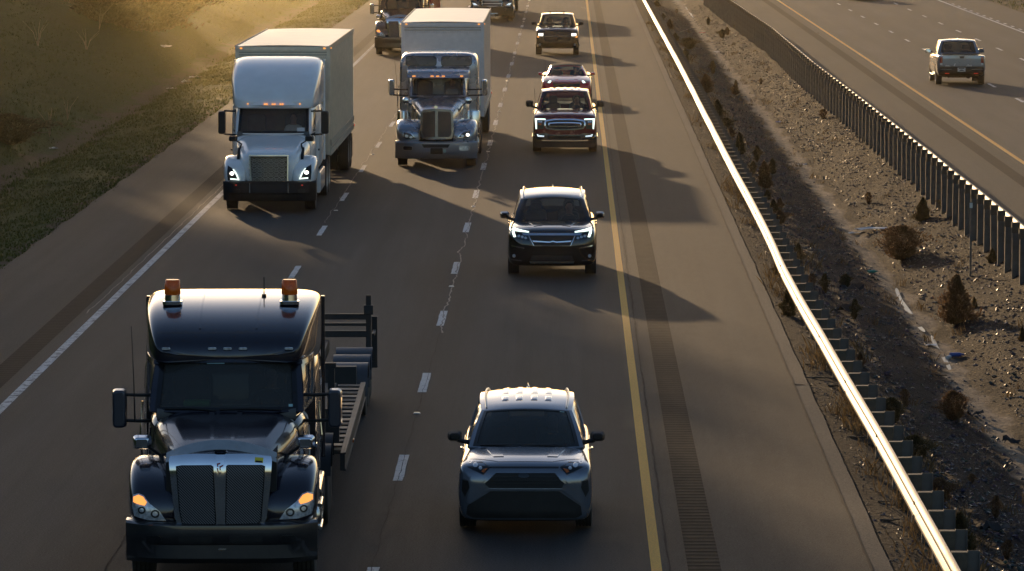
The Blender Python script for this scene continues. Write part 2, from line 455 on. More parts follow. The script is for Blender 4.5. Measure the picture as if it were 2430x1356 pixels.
def ground():
    xs = [-600, -300, -150, -90, -70] + [-62 + i for i in range(32)] + [-30 + .5 * i for i in range(26)] + [-17 + .25 * i for i in range(17)]
    xs += [-12.6, -12.2, -6, 0, 3.6] + [4.1 + .1 * i for i in range(70)] + [11.2, 14, 20, 27.2, 27.6, 28.5, 30, 33, 38, 46, 60, 100, 200, 600]
    xs = sorted(set(round(x, 3) for x in xs))
    ys = [-100, 0, 40, 50] + [56 + .5 * i for i in range(0, 120)] + [116 + i for i in range(0, 100)] + [216 + 2 * i for i in range(62)] + [345, 360, 380, 400, 450, 500, 600, 800, 1200, 2500]
    ys = sorted(set(ys))
    vs = [(x, y, gz(x, y)) for y in ys for x in xs]; n = len(xs)
    fs = [(j * n + i, j * n + i + 1, (j + 1) * n + i + 1, (j + 1) * n + i) for j in range(len(ys) - 1) for i in range(n - 1)]
    mb = MB(); mb.add(vs, fs)
    o = mb.build('ground', M['ground'], recalc=False, ang=180); tag(o, kind='structure', label='grass embankment and gravel median beside the highway')
ground()

YS = [-60, 0, 30, 50] + [60 + 4 * i for i in range(76)] + [400, 500, 700, 1000, 2400]
def ribbon(name, x0, x1, z, m, y0=-60, y1=2400, far=False, jag=0.0, seed=0, label=None, ys=None):
    ys = [y for y in (ys or YS) if y0 < y < y1]; ys = [y0] + ys + [y1]
    if jag: 
        ys = []; y = y0
        while y < y1:
            ys.append(y); y += .5 if y < 400 else 40
    vs = []
    for y in ys:
        d = drift(y) if far else 0
        j0 = noise.noise(V((seed, y * .35, 0))) * jag + noise.noise(V((seed, y * 1.7, 0))) * jag * .4 if jag else 0
        vs += [(x0 + d + (j0 if jag and seed % 2 == 0 else 0), y, z), (x1 + d + (j0 if jag and seed % 2 else 0), y, z)]
    fs = [(2 * i, 2 * i + 1, 2 * i + 3, 2 * i + 2) for i in range(len(ys) - 1)]
    mb = MB(); mb.add(vs, fs); o = mb.build(name, m, recalc=False); tag(o, kind='structure')
    if label: o['label'] = label
    return o
# near carriageway (traffic comes towards the camera)
ribbon('road', -9.62, 1.3, 0, M['road'], label='three asphalt lanes of the near carriageway')
ribbon('road_shoulder', 1.3, 3.98, -.004, M['shoulder'], label='wide paved shoulder beside the yellow line')
ribbon('road_shoulder_edge', 3.9, 4.22, -.008, M['shoulder_edge'], jag=.02, seed=1, y1=420)
ribbon('road_shoulder', -12.75, -9.62, -.004, M['shoulder_left'], jag=.10, seed=2, y1=600, label='dark paved shoulder beside the grass')
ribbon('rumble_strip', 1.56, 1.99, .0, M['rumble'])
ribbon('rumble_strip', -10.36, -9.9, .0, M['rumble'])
# far carriageway
ribbon('road', 13.42, 24.6, 0, M['road_far'], far=True, label='asphalt lanes of the opposite carriageway')
ribbon('road_shoulder', 10.62, 13.42, -.004, M['shoulder'], far=True)
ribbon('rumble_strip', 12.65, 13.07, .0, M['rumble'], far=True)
ribbon('road_shoulder', 24.6, 27.0, -.004, M['shoulder_left'], far=True)

ln = ribbon('edge_line', 1.08, 1.22, .004, M['yellow']); 
ribbon('edge_line', -9.60, -9.44, .004, M['white_worn'])
ribbon('edge_line', 13.60, 13.75, .004, M['yellow'], far=True)
ribbon('edge_line', 23.9, 24.05, .004, M['white'], far=True)
# lane dashes: one sheet each, individually countable
def dash(x, y, w=.13, L=3.2, z=.004, far=False, mm='white', group=''):
    x += drift(y) if far else 0
    mb = MB(); n = 6; vs = []
    for i in range(n + 1):
        yy = y + L * i / n; vs += [(x - w / 2 + random.uniform(-.006, .006), yy, z), (x + w / 2 + random.uniform(-.006, .006), yy, z)]
    mb.add(vs, [(2 * i, 2 * i + 1, 2 * i + 3, 2 * i + 2) for i in range(n)])
    o = mb.build('lane_dash', M[mm], recalc=False); tag(o, kind='structure'); o['group'] = group
def zc_to_y(row): return (109390 / (row + 343) - CAM_H * sin(PITCH)) / cos(PITCH)
yR = zc_to_y(1142)       # near end of a dash of the right hand dashed line
for k in range(-1, 24): dash(-2.535, yR + 12.19 * k, w=.15, group='dashes between the middle and right lanes', mm='white_worn' if k > 5 else 'white')
yL = zc_to_y(560)
for k in range(-5, 19): dash(-6.10, yL + 12.19 * k, w=.13, group='dashes between the left and middle lanes')
yF = zc_to_y(99)
for k in range(-5, 8): dash(17.1, yF + 12.19 * k, w=.13, far=True, group='dashes on the opposite carriageway, first line')
for k in range(-5, 8): dash(20.72, yF + 1.0 + 12.19 * k, w=.13, far=True, group='dashes on the opposite carriageway, second line')
for k in range(0, 22): dash(24.25 , 215 + 4.5 * k, w=.14, L=1.6, far=True, group='short dashes beside the far exit lane')

def crack(pts, w, m, amp=.06, name='road_crack', z=.008, seed=0):
    """thin irregular sealed crack following a line of points (x, y)"""
    mb = MB(); vs = []; P = []
    for (x0, y0), (x1, y1) in zip(pts, pts[1:]):
        L = sqrt((x1 - x0) ** 2 + (y1 - y0) ** 2); k = max(2, int(L / .22))
        P += [(x0 + (x1 - x0) * i / k, y0 + (y1 - y0) * i / k) for i in range(k)]
    P.append(pts[-1])
    for i, (x, y) in enumerate(P):
        dx, dy = (P[min(i + 1, len(P) - 1)][0] - P[max(i - 1, 0)][0]), (P[min(i + 1, len(P) - 1)][1] - P[max(i - 1, 0)][1])
        l = sqrt(dx * dx + dy * dy) or 1; nx, ny = -dy / l, dx / l
        a = (noise.noise(V((x * .5 + seed, y * .6, 0))) * 1.2 + noise.noise(V((x * 2 + seed, y * 2.2, 5))) * .6) * amp
        ww = w * (.5 + abs(noise.noise(V((seed, y * 1.1, x * 1.1)))) * 1.6)
        vs += [(x + nx * (a - ww / 2), y + ny * (a - ww / 2), z), (x + nx * (a + ww / 2), y + ny * (a + ww / 2), z)]
    mb.add(vs, [(2 * i, 2 * i + 1, 2 * i + 3, 2 * i + 2) for i in range(len(P) - 1)])
    o = mb.build(name, m, recalc=False); tag(o, kind='structure'); return o
crack([(-2.50, 96), (-2.55, 330)], .03, M['crack_pale'], .075, seed=3)
crack([(-2.56, 60), (-2.5, 96)], .010, M['crack'], .03, seed=4)
crack([(-6.16, 125), (-6.2, 225)], .02, M['crack_pale'], .07, seed=5)
crack([(-6.0, 60), (-6.1, 78)], .016, M['crack'], .04, seed=9)
crack([(-9.75, 100), (-9.72, 160)], .018, M['crack_pale'], .035, seed=6)
crack([(3.95, 58), (3.98, 330)], .03, M['crack'], .018, seed=7, z=.004)
crack([(1.32, 58), (1.34, 300)], .022, M['crack'], .02, seed=8, z=.004)
crack([(17.25, 190), (17.3, 150)], .04, M['crack_pale'], .1, seed=12)
for (u0, v0, u1, v1, w_) in ((835, 92, 888, 93, .06), (985, 988, 998, 991, .02), (1380, 20, 1392, 24, .05), (1610, 100, 1640, 103, .03)):
    a, b_ = on_ground(u0, v0), on_ground(u1, v1); crack([(a.x, a.y), (b_.x, b_.y)], w_, M['crack_pale'], .03, seed=u0)

# haze: dusty backlit evening air over the whole stretch
hz = MB(); hz.box((0, 700, 20), (700, 1300, 60)); 
hm = bpy.data.materials.new('evening_haze'); hm.use_nodes = True; hn = NT(hm.node_tree)
for nd in list(hm.node_tree.nodes):
    if nd.type == 'BSDF_PRINCIPLED': hm.node_tree.nodes.remove(nd)
vs_ = hn.n('ShaderNodeVolumeScatter', {'Color': (1, .84, .52, 1), 'Density': HAZE_D if 'HAZE_D' in globals() else .00006, 'Anisotropy': .9})
hm.node_tree.links.new(vs_.outputs[0], hm.node_tree.nodes['Material Output'].inputs['Volume'])
if not globals().get('NOHAZE'):
    ho = hz.build('haze', hm); tag(ho, 'thin golden evening haze over the highway', kind='structure')

mb_ = MB(); mb_.box((-60, 215, 5.5), (98, 240, 13)); h2 = hm.copy(); h2.name = 'embankment_flare_veil'  # second haze box, added to stand in for lens flare at upper left
for nd in h2.node_tree.nodes:
    if nd.type == 'VOLUME_SCATTER': nd.inputs['Density'].default_value = FLARE_VEIL_D; nd.inputs['Anisotropy'].default_value = .8; nd.inputs['Color'].default_value = (1, .86, .42, 1)
if not globals().get('NOHAZE'):
    h2o = mb_.build('haze', h2); tag(h2o, 'added golden haze standing in for lens flare along the grassy embankment', kind='structure')
TREES = [(-36, 200, 17), (-37, 212, 18), (-39, 224, 20), (-38, 237, 20), (-41, 249, 20), (-44, 222, 20), (-46, 243, 21), (-35, 236, 20), (-40, 262, 15), (-39, 277, 11), (-41, 292, 11), (-44, 308, 11), (-43, 325, 10), (-47, 342, 11), (-50, 360, 11)]
# ------------------------------------------------------------------ guardrails
M['galv'] = mat('galvanised_steel', (.36, .32, .255), .6, .45, var=.1, nscale=3, bump=.15, bscale=20)
M['galv_dark'] = mat('weathered_steel_post', (.115, .10, .085), .75, .0, var=.25, nscale=5, bump=.2)
M['wood'] = mat('weathered_wood_block', (.10, .075, .05), .8, var=.3, nscale=9, bump=.4)
M['bolt'] = mat('rusty_bolt', (.12, .08, .05), .6, .5)
nearL = [(1534, 9), (1559, 55), (1594, 119), (1612, 151), (1637, 197), (1658, 242), (1683, 293), (1706, 334), (1727, 375), (1742, 407), (1765, 448), (1788, 489), (1817, 539), (1845, 599), (1850, 622), (1868, 661), (1895, 711), (1934, 773), (1968, 834), (2001, 890), (2040, 957), (2076, 1018), (2118, 1091), (2159, 1163), (2202, 1241), (2243, 1319)]
farL = [(1719, 0), (1820, 69), (1911, 148), (2003, 219), (2094, 292), (2186, 366), (2277, 440), (2369, 515), (2414, 553)]
def path_of(pts, z):
    P = sorted([tuple(at_height(u, v, z)[:2])[::-1] for u, v in pts])
    ends = []
    (y0, x0), (y1, x1) = P[0], P[3]; s0 = (x1 - x0) / (y1 - y0)
    (y2, x2), (y3, x3) = P[-4], P[-1]; s1 = (x3 - x2) / (y3 - y2)
    return [(y0 - 30, x0 - 30 * s0)] + P + [(y3 + 80, x3 + 80 * s1)]
WB = [(0, -.155), (-.025, -.152), (-.078, -.118), (-.083, -.09), (-.078, -.06), (-.025, -.022), (-.018, 0), (-.025, .022), (-.078, .06), (-.083, .09), (-.078, .118), (-.025, .152), (0, .155)]
def guardrail(label, path, zc, side, y0, y1, phase, group):
    """side -1: face towards -x, posts on +x"""
    first = interp(path, y0)
    g = thing('guardrail', label, 'guardrail', (first, y0, gz(first, y0)))
    inv = V((-first, -y0, -gz(first, y0)))
    y = y0; k = 0
    while y < y1:      # panels 7.62 m, each lapping the next
        mb = MB(); rings = []
        for i in range(7):
            yy = y + .006 + 7.6 * i / 6; xx = interp(path, yy)
            lap = 0
            sag = noise.noise(V((yy * .13, side * 5, 0))) * .02
            rings.append([V((xx + side * -1 * dx * 1 * (-1 if side < 0 else 1) * (1 if side < 0 else 1) * 1.0 if False else xx + (dx if side < 0 else -dx) + (lap if side < 0 else -lap), yy, zc + dz + sag)) + inv for dx, dz in WB])
        mb.loft(rings, cap=False, closed=False)
        p = mb.build('rail_panel', M['galv'], g, ang=60, recalc=False)
        if k < 16 and side < 0:
            for bz in (-.09, .09):
                xx = interp(path, y + .15) - .083; mb = MB(); mb.cyl(V((xx - .012, y + .15, zc + bz)) + inv, V((xx + .02, y + .15, zc + bz)) + inv, .026, n=6); mb.build('bolt', M['bolt'], p)
        y += 7.62; k += 1
    posts = []; y = phase
    while y < y1:
        posts.append(y); y += 1.905
    near_i = sum(1 for y in posts if y < (57 if side < 0 else 92)); pm = bm_ = None; extra_p, extra_b = MB(), MB()
    for i, y in enumerate(posts):
        xr = interp(path, y); bx = xr + (.10 if side < 0 else -.10); px = xr + (.275 if side < 0 else -.275)
        zt = zc + (.155 if side < 0 else .03); gb = gz(px, y) - .25
        tilt = random.uniform(-.02, .02)
        if near_i <= i < near_i + 100:
            mb = MB(); h = zt + .03 - gb; cz = (zt + .03 + gb) / 2
            for fx in (-.072, .072): mb.box((fx, 0, 0), (.008, .10, h))
            mb.box((0, 0, 0), (.138, .008, h - .002))
            o = mb.build('post', M['galv_dark'], g, loc=V((px, y, cz)) + inv); o.rotation_euler = (tilt, tilt * .7, 0)
            if bm_ is None:
                mb = MB(); mb.box((0, 0, 0), (.19, .15, .36)); bo = mb.build('blockout', M['wood'], g, bevel=.008); bm_ = bo.data
            else:
                bo = bpy.data.objects.new('blockout', bm_); link(bo, g)
            bo.location = V((bx, y, zc - .01)) + inv; bo.rotation_euler = (0, tilt, 0)
        else:
            h = zt + .03 - gb; cz = (zt + .03 + gb) / 2
            extra_p.box(V((px, y, cz)) + inv, (.145, .08, h)); extra_b.box(V((bx, y, zc - .01)) + inv, (.19, .15, .36))
    if extra_p.v:
        tag(extra_p.build('post', M['galv_dark'], g), kind='stuff'); tag(extra_b.build('blockout', M['wood'], g), kind='stuff')
    return g
def smooth_path(P, k=.6):
    return [P[0]] + [(P[i][0], P[i][1] * (1 - k) + k * (P[i - 1][1] + (P[i + 1][1] - P[i - 1][1]) * (P[i][0] - P[i - 1][0]) / (P[i + 1][0] - P[i - 1][0]))) for i in range(1, len(P) - 1)] + [P[-1]]
near_path = smooth_path(smooth_path(path_of(nearL, .62))); far_path = path_of(farL, .70)
guardrail('long silvery guardrail lit by the sun beside the near shoulder', near_path, .62, -1, 57.5, 332, 58.2, None)
far_path = [(y, x + .27) for y, x in far_path]
guardrail('guardrail seen from behind along the opposite carriageway with dark posts', far_path, .60, 1, 57.5, 332, 57.8, None)

# ------------------------------------------------------------------ vegetation
def leaf_mat(name, c1, c2, trans=.25):
    m, t, b = new_mat(name)
    oi = t.n('ShaderNodeNewGeometry').outputs['Position']
    n = t.noise(oi, 7, 3)
    c = t.mix(t.ramp(n, .35, .65), c1, c2); t.nt.links.new(c, b.inputs['Base Color']); b.inputs['Roughness'].default_value = .7
    b.inputs['Specular IOR Level'].default_value = .2
    tl = t.n('ShaderNodeBsdfTranslucent', {'Color': c}); mx = t.n('ShaderNodeMixShader', {0: trans, 1: b.outputs[0], 2: tl.outputs[0]})
    t.nt.links.new(mx.outputs[0], t.nt.nodes['Material Output'].inputs['Surface']); return m
M['cedar'] = leaf_mat('cedar_foliage', (.06, .05, .022), (.13, .095, .045), .4)
M['cedar_dead'] = leaf_mat('browned_cedar_foliage', (.09, .055, .028), (.18, .11, .06), .4)
M['twig'] = mat('twig_bark', (.07, .05, .035), .85, var=.3, bump=.3)
M['leaves'] = leaf_mat('tree_leaves', (.03, .04, .01), (.07, .07, .02), .3)
def cedar_mesh(seed, n, shape='cone', leaf=.055):
    R = random.Random(seed); mb = MB(); lobes = [(R.uniform(0, 2 * pi), R.uniform(.1, .9), R.uniform(.10, .28)) for _ in range(14)]
    for _ in range(n):
        h = R.random() ** (1.2 if shape == 'cone' else .9)
        if shape == 'cone': rad = (1 - h) ** .75 * .5 * (1 if h > .08 else h / .08 * .5 + .5)
        elif shape == 'ball': rad = sqrt(max(0, 1 - (2 * h - 1) ** 2)) * .5
        else: rad = (.5 - abs(h - .55) * .75) * .9
        a = R.uniform(0, 2 * pi)
        k = 1 + sum(g * max(0, cos(a - la)) ** 3 * max(0, 1 - abs(h - lh) * 5) for la, lh, g in lobes) * 2 - .15
        k *= 1 + .9 * noise.noise(V((cos(a) * 2.2, sin(a) * 2.2, h * 4 + seed * 9)))
        r = rad * k * (R.random() ** .35)
        if R.random() < .12: r *= 1.35
        c = V((cos(a) * r, sin(a) * r, h * .96 + .02 + R.gauss(0, .015))); out = V((cos(a), sin(a), R.uniform(.3, 1.3))).normalized()
        s = V((R.gauss(0, 1), R.gauss(0, 1), R.gauss(0, 1))).cross(out).normalized(); L = leaf * R.uniform(.6, 1.6); w_ = L * .28
        mb.add([c - s * w_, c + s * w_, c + out * L + s * w_ * .3, c + out * L - s * w_ * .3], [(0, 1, 2, 3)])
    return mb.mesh('foliage', recalc=False)
def stem_mesh(seed):
    R = random.Random(seed); mb = MB(); mb.tube([(0, 0, -.05), (.01, .01, .3), (0, 0, .9)], [.03, .022, .004], 6)
    for i in range(26):
        a = R.uniform(0, 2 * pi); z = .06 + .034 * i; r = (.62 - .5 * z) * R.uniform(.7, 1.15)
        mb.tube([(0, 0, z), (cos(a) * r * .6, sin(a) * r * .6, z + .06), (cos(a) * r, sin(a) * r, z + .16)], [.010, .006, .002], 3)
    return mb.mesh('stem')
CED = [cedar_mesh(1, 6000, 'cone', .05), cedar_mesh(2, 3500, 'cone', .06), cedar_mesh(3, 6000, 'ball', .05), cedar_mesh(4, 3000, 'spindle', .06), cedar_mesh(5, 1200, 'spindle', .08)]
for me in CED: me.materials.append(M['cedar'])
CEDB = []
for me in CED:
    m2 = me.copy(); m2.materials.clear(); m2.materials.append(M['cedar_dead']); CEDB.append(m2)
ST = [stem_mesh(i) for i in range(2)]
for me in ST: me.materials.append(M['twig'])
Z1 = [(128, 35, 35, 30, 1), (195, 150, 50, 40, 1), (160, 110, 40, 22, 3), (225, 215, 45, 45, 0), (295, 255, 60, 62, 2), (275, 330, 80, 42, 1), (232, 68, 22, 14, 4),
      (395, 130, 40, 20, 3), (468, 197, 45, 32, 2), (495, 185, 45, 24, 3), (545, 150, 45, 30, 1), (627, 190, 50, 35, 1), (678, 215, 100, 52, 0), (420, 385, 70, 28, 3),
      (535, 490, 75, 40, 1), (668, 440, 35, 18, 4), (380, 480, 98, 80, 0), (445, 600, 85, 65, 0), (490, 660, 50, 50, 2), (515, 710, 55, 42, 1), (562, 800, 115, 58, 0),
      (648, 840, 85, 38, 3), (630, 900, 65, 34, 3), (690, 975, 140, 80, 0), (725, 900, 80, 50, 1), (992, 620, 54, 42, 4), (700, 1035, 50, 45, 1), (735, 1100, 68, 60, 0), (768, 1080, 55, 42, 1),
      (765, 1160, 70, 74, 2), (862, 1345, 84, 54, 1), (1227, 1058, 62, 38, 4), (1505, 1148, 125, 84, 0), (1400, 1350, 180, 155, 2), (1617, 1078, 52, 42, 2), (1868, 1365, 78, 55, 1)]
Z2 = [(488, 268, 122, 72, 1), (432, 90, 60, 30, 1), (588, 142, 55, 36, 4), (640, 172, 85, 36, 3), (730, 147, 60, 38, 2), (768, 282, 88, 38, 3), (1200, 302, 210, 135, 0), (1278, 237, 50, 30, 1),
      (1482, 372, 60, 30, 1), (1187, 712, 128, 90, 2), (985, 655, 78, 42, 4), (925, 725, 112, 75, 2), (1020, 895, 122, 120, 2), (1130, 1065, 112, 95, 2), (1215, 1315, 215, 150, 0), (1265, 978, 42, 36, 4), (1368, 1128, 98, 42, 3), (1415, 1305, 88, 48, 4), (790, 482, 60, 42, 1)]
bushes = []
for (x, y, h, w_, k) in Z1: bushes.append((1500 + x * .4572, y * .4572, h * .4572, w_ * .4572, k))
for (x, y, h, w_, k) in Z2: bushes.append((1600 + x * .5574, 600 + y * .5574, h * .5574, w_ * .5574, k))
zones = {'row': [], 'left': [], 'right': []}
for u, v, h, w_, k in bushes:
    p = on_ground(u, v); s = (v + 343) / (CAM_H - p.z)
    xr = interp(near_path, p.y)
    xd = 7.75 + drift(p.y)
    zone = 'row' if p.x < xr + 1.25 else ('left' if p.x < xd else 'right')
    zones[zone].append((p.y, p, h / s, w_ / s, k))
ORD = ['nearest', 'second nearest', 'third nearest', 'fourth nearest', 'fifth nearest', 'sixth nearest', 'seventh nearest', 'eighth nearest', 'ninth nearest', 'tenth nearest'] + [a + ' nearest' for a in
       ('eleventh', 'twelfth', 'thirteenth', 'fourteenth', 'fifteenth', 'sixteenth', 'seventeenth', 'eighteenth', 'nineteenth', 'twentieth', '21st', '22nd', '23rd', '24th', '25th', '26th', '27th', '28th', '29th', '30th', '31st', '32nd', '33rd', '34th', '35th', '36th')]
WHERE = {'row': 'along the posts of the sunlit guardrail', 'left': 'on the gravel bank left of the median ditch', 'right': 'on the gravel bank right of the median ditch'}
KIND = ['dense conical cedar bush', 'small pointed cedar bush', 'rounded bushy cedar', 'slim upright cedar seedling', 'sparse brown seedling']
for zn, L in zones.items():
    for i, (y, p, h, w_, k) in enumerate(sorted(L, key=lambda e: e[0])):
        t = thing('cedar_bush', '%s, %s %s' % (KIND[k], ORD[i], WHERE[zn]), 'bush', (p.x, p.y, p.z - .02), random.uniform(0, 6), 'cedar bushes in the median')
        dead = (k == 4) or (i % 3 == 1)
        f = bpy.data.objects.new('foliage', (CEDB if dead else CED)[k]); link(f, t); f.scale = (w_ * 1.02, w_ * 1.02, h)
        f.rotation_euler = (random.uniform(-.06, .06), random.uniform(-.06, .06), 0)
        s = bpy.data.objects.new('stem', ST[i % 2]); link(s, t); s.scale = (w_, w_, h * .9)

# hillside shrubs and brambles, upper left
for i, (u, v, hh, ww, lb) in enumerate(((335, 75, 3.0, 4.2, 'broad dark shrub high on the grassy embankment, nearest the dark thicket'), (420, 42, 2.4, 3.4, 'dark shrub on the embankment to the right of the broad one'),
        (250, 55, 2.2, 3.0, 'dark bramble clump on the embankment left of the broad shrub'), (20, 345, 1.0, 1.7, 'low dark bramble by the left picture edge above the ditch'))):
    p = on_ground(u, v)
    t = thing('shrub', lb, 'shrub', tuple(p), i, 'shrubs on the grassy embankment')
    f = bpy.data.objects.new('foliage', CED[2 if i % 2 else 0]); link(f, t); f.scale = (ww, ww, hh)
    s = bpy.data.objects.new('stem', ST[0]); link(s, t); s.scale = (ww * .5, ww * .5, hh * .5)
# dry weed stalks
M['straw'] = mat('dry_straw', (.22, .17, .09), .8, var=.3)
def weed(u, v, seed, label, h=.9, n=7):
    R = random.Random(seed); p = on_ground(u, v); mb = MB()
    for i in range(n):
        a = R.uniform(0, 6.28); l = h * R.uniform(.6, 1.1); k = R.uniform(.2, .7)
        mb.tube([(0, 0, -.03), (cos(a) * l * k * .3, sin(a) * l * k * .3, l * .5), (cos(a) * l * k, sin(a) * l * k, l * .9)], [.012, .009, .004], 4)
    o = mb.build('dry_weed', M['straw'], loc=p); tag(o, label, 'weed', 'dry weed stalks on the embankment')
for i, (u, v, lb) in enumerate(((118, 325, 'tall pale dry weed stalks standing above the left ditch'), (160, 285, 'pale stalks leaning above the ditch, farther than the tall ones'), (60, 330, 'pale broken stalks by the left edge bramble'), (90, 110, 'dry weed stalks high on the embankment slope'), (235, 70, 'dry weed stalks in front of the dark thicket'), (205, 120, 'dry weed stalks just below the bramble clump'))):
    weed(u, v, i, lb, h=[1.0, .9, .7, 1.2, 1.3, 1.0][i])

def grass():
    R = random.Random(5); vs = []; fs = []
    def blade(x, y, z, h, w_):
        a = R.uniform(0, 6.28); dx, dy = cos(a) * w_, sin(a) * w_; lx, ly = R.gauss(0, .35) * h, R.gauss(0, .35) * h
        n = len(vs); vs.extend([(x - dx, y - dy, z - .01), (x + dx, y + dy, z - .01), (x + lx, y + ly, z + h)]); fs.append((n, n + 1, n + 2))
    for _ in range(80000):
        y = 90 + 250 * R.random() ** 1.5; x = R.uniform(-12.7, -17) if R.random() < .45 else R.uniform(-17.4, -17.4 - max(4, y * .075))
        if -17.1 < x < -16.5 and R.random() < .8: continue
        d = noise.noise(V((x * .5, y * .25, 9)))
        if d < -.25 and R.random() < .7: continue
        h = R.uniform(.03, .08) * (1.0 if x > -16 else 1.5 + d)
        for _k in range(2): blade(x + R.gauss(0, .05), y + R.gauss(0, .05), gz(x, y), h * R.uniform(.7, 1.2), R.uniform(.012, .03))
    for _ in range(2500):
        y = R.uniform(190, 330); x = R.uniform(27.0, 34); blade(x, y, gz(x, y), R.uniform(.08, .2), .03)
    mb = MB(); mb.add(vs, fs); return mb
M['grass'] = leaf_mat('grass_blades', (.042, .068, .011), (.07, .078, .02), .4)
o = grass().build('grass', M['grass'], recalc=False, ang=180); tag(o, kind='stuff', label='short grass and dry tufts on the embankment')
# loose stones
def stones(n, zone, seed, smin, smax):
    R = random.Random(seed); vs = []; fs = []
    F = [(0, 2, 4), (2, 1, 4), (1, 3, 4), (3, 0, 4), (2, 0, 5), (1, 2, 5), (3, 1, 5), (0, 3, 5)]
    k = 0
    while k < n:
        x, y = zone(R); d = abs(x - 7.75 - drift(y))
        if d < .32 and R.random() < .93: continue
        if noise.noise(V((x * .8, y * .3, 2))) < -.3 and R.random() < .6: continue
        s = smin + (smax - smin) * R.random() ** 3; a = R.uniform(0, 3.14); z = gz(x, y) + s * .15; b = len(vs)
        for (ux, uy, uz) in ((1, 0, 0), (-1, 0, 0), (0, 1, 0), (0, -1, 0), (0, 0, .6), (0, 0, -.6)):
            r = R.uniform(.6, 1.3); px, py = ux * s * r, uy * s * .7 * r
            vs.append((x + px * cos(a) - py * sin(a) + R.gauss(0, s * .2), y + px * sin(a) + py * cos(a), z + uz * s * R.uniform(.5, 1.2) + R.gauss(0, s * .12)))
        fs += [tuple(i + b for i in f) for f in F]; k += 1
    mb = MB(); mb.add(vs, fs); return mb
m, t, b = new_mat('stone'); p_ = t.n('ShaderNodeNewGeometry')
c = t.mix(t.ramp(t.noise(p_.outputs['Position'], 4, 4), .35, .65), (.012, .013, .018), (.05, .052, .06))  # dark stone colour includes the shade of their backlit sides
v_ = t.n('ShaderNodeTexVoronoi', {'Vector': p_.outputs['Position'], 'Scale': 5.0}); c = t.mix(.10, c, v_.outputs[1]); c = t.mix(.65, c, (.026, .027, .033))
t.nt.links.new(c, b.inputs['Base Color']); b.inputs['Roughness'].default_value = .45; b.inputs['Specular IOR Level'].default_value = .3; M['stone'] = m
def zmed(R):
    y = 60 + 270 * R.random() ** 1.6; return R.uniform(4.9, 10.4), y
def zverge(R):
    y = 60 + 200 * R.random() ** 1.4; return R.gauss(4.6, .25), y
tag(stones(45000, zmed, 3, .016, .06).build('gravel', M['stone'], recalc=False, ang=1), kind='stuff', label='loose grey stones over the median banks')
tag(stones(5000, zverge, 4, .01, .035).build('gravel', M['stone'], recalc=False, ang=1), kind='stuff', label='small stones and grit beside the near guardrail')

def dry_grass():
    R = random.Random(8); vs = []; fs = []
    for _ in range(620):
        y = 58 + 230 * R.random() ** 1.5; x = interp(near_path, y) + R.choice((R.uniform(.25, 1.3), R.uniform(-.15, .4), R.uniform(.5, 5.2)))
        if noise.noise(V((x, y * .2, 4))) < -.1: continue
        h = R.uniform(.12, .38) * (1 if x < interp(near_path, y) + 1.4 else .6)
        for _k in range(R.randint(10, 26)):
            bx, by = x + R.gauss(0, .09), y + R.gauss(0, .12); a = R.uniform(0, 6.28); w_ = R.uniform(.004, .010); hh = h * R.uniform(.5, 1.15); lx, ly = R.gauss(0, .35) * hh, R.gauss(0, .35) * hh; z = gz(bx, by); n = len(vs)
            vs += [(bx - cos(a) * w_, by - sin(a) * w_, z - .02), (bx + cos(a) * w_, by + sin(a) * w_, z - .02), (bx + lx * .5 + cos(a) * w_ * .7, by + ly * .5, z + hh * .6), (bx + lx, by + ly, z + hh)]
            fs += [(n, n + 1, n + 2), (n, n + 2, n + 3)]
    mb = MB(); mb.add(vs, fs); return mb
M['drygrass'] = leaf_mat('dry_grass', (.07, .05, .025), (.17, .12, .06), .45)
tag(dry_grass().build('dry_grass', M['drygrass'], recalc=False, ang=180), kind='stuff', label='thin dry grass tufts along the guardrail posts and gravel')
# water in the ditch
M['water'] = mat('ditch_water', (.05, .045, .035), .35, bump=1.0, bscale=9, spec=.25)
def puddle(pts, label):
    P = [on_ground(u, v) for u, v in pts]; z = sum(p.z for p in P) / len(P) + .01
    q = smooth_poly([(p.x, p.y) for p in P], 2); mb = MB(); mb.add([(x, y, z) for x, y in q], [tuple(range(len(q)))])
    tag(mb.build('water', M['water']), kind='structure', label=label)
puddle([(2122, 690), (2130, 690), (2140, 712), (2158, 735), (2180, 765), (2198, 790), (2190, 792), (2170, 768), (2150, 742), (2134, 718)], 'thin trickle of water in the median ditch')
puddle([(2206, 802), (2214, 803), (2230, 830), (2250, 858), (2262, 882), (2254, 884), (2236, 850), (2222, 836)], 'shallow puddle with leaves in the median ditch')
puddle([(1618, 4), (1624, 3), (1648, 42), (1644, 44), (1632, 28)], 'distant wet patch in the median ditch')

# ------------------------------------------------------------------ small roadside things
M['pale'] = mat('pale_litter', (.6, .58, .54), .6, var=.2); M['blue'] = mat('blue_plastic', (.03, .08, .3), .4); M['red'] = mat('red_litter', (.5, .05, .03), .5)
M['rubber'] = mat('tyre_scrap_rubber', (.015, .015, .016), .8, bump=.5); M['greenp'] = mat('green_plastic', (.05, .25, .18), .4); M['rust'] = mat('brown_wood_scrap', (.08, .055, .035), .8, bump=.3)
def scrap(name, cat, u, v, L, W, m, label, seed, rz=None, up=.03):
    R = random.Random(seed); p = on_ground(u, v)
    def fn(a, b):
        return ((a - .5) * L + R.gauss(0, .04 * L), (b - .5) * W + R.gauss(0, .05 * W), up * abs(noise.noise(V((a * 2.3, b * 2.1, seed)))) * 2 + .012 + R.random() * up * .5)
    mb = MB(); mb.grid(fn, 5, 3); o = mb.build(name, m, solid=.006, loc=p, recalc=False); o.rotation_euler.z = R.uniform(0, 3) if rz is None else rz; tag(o, label, cat)
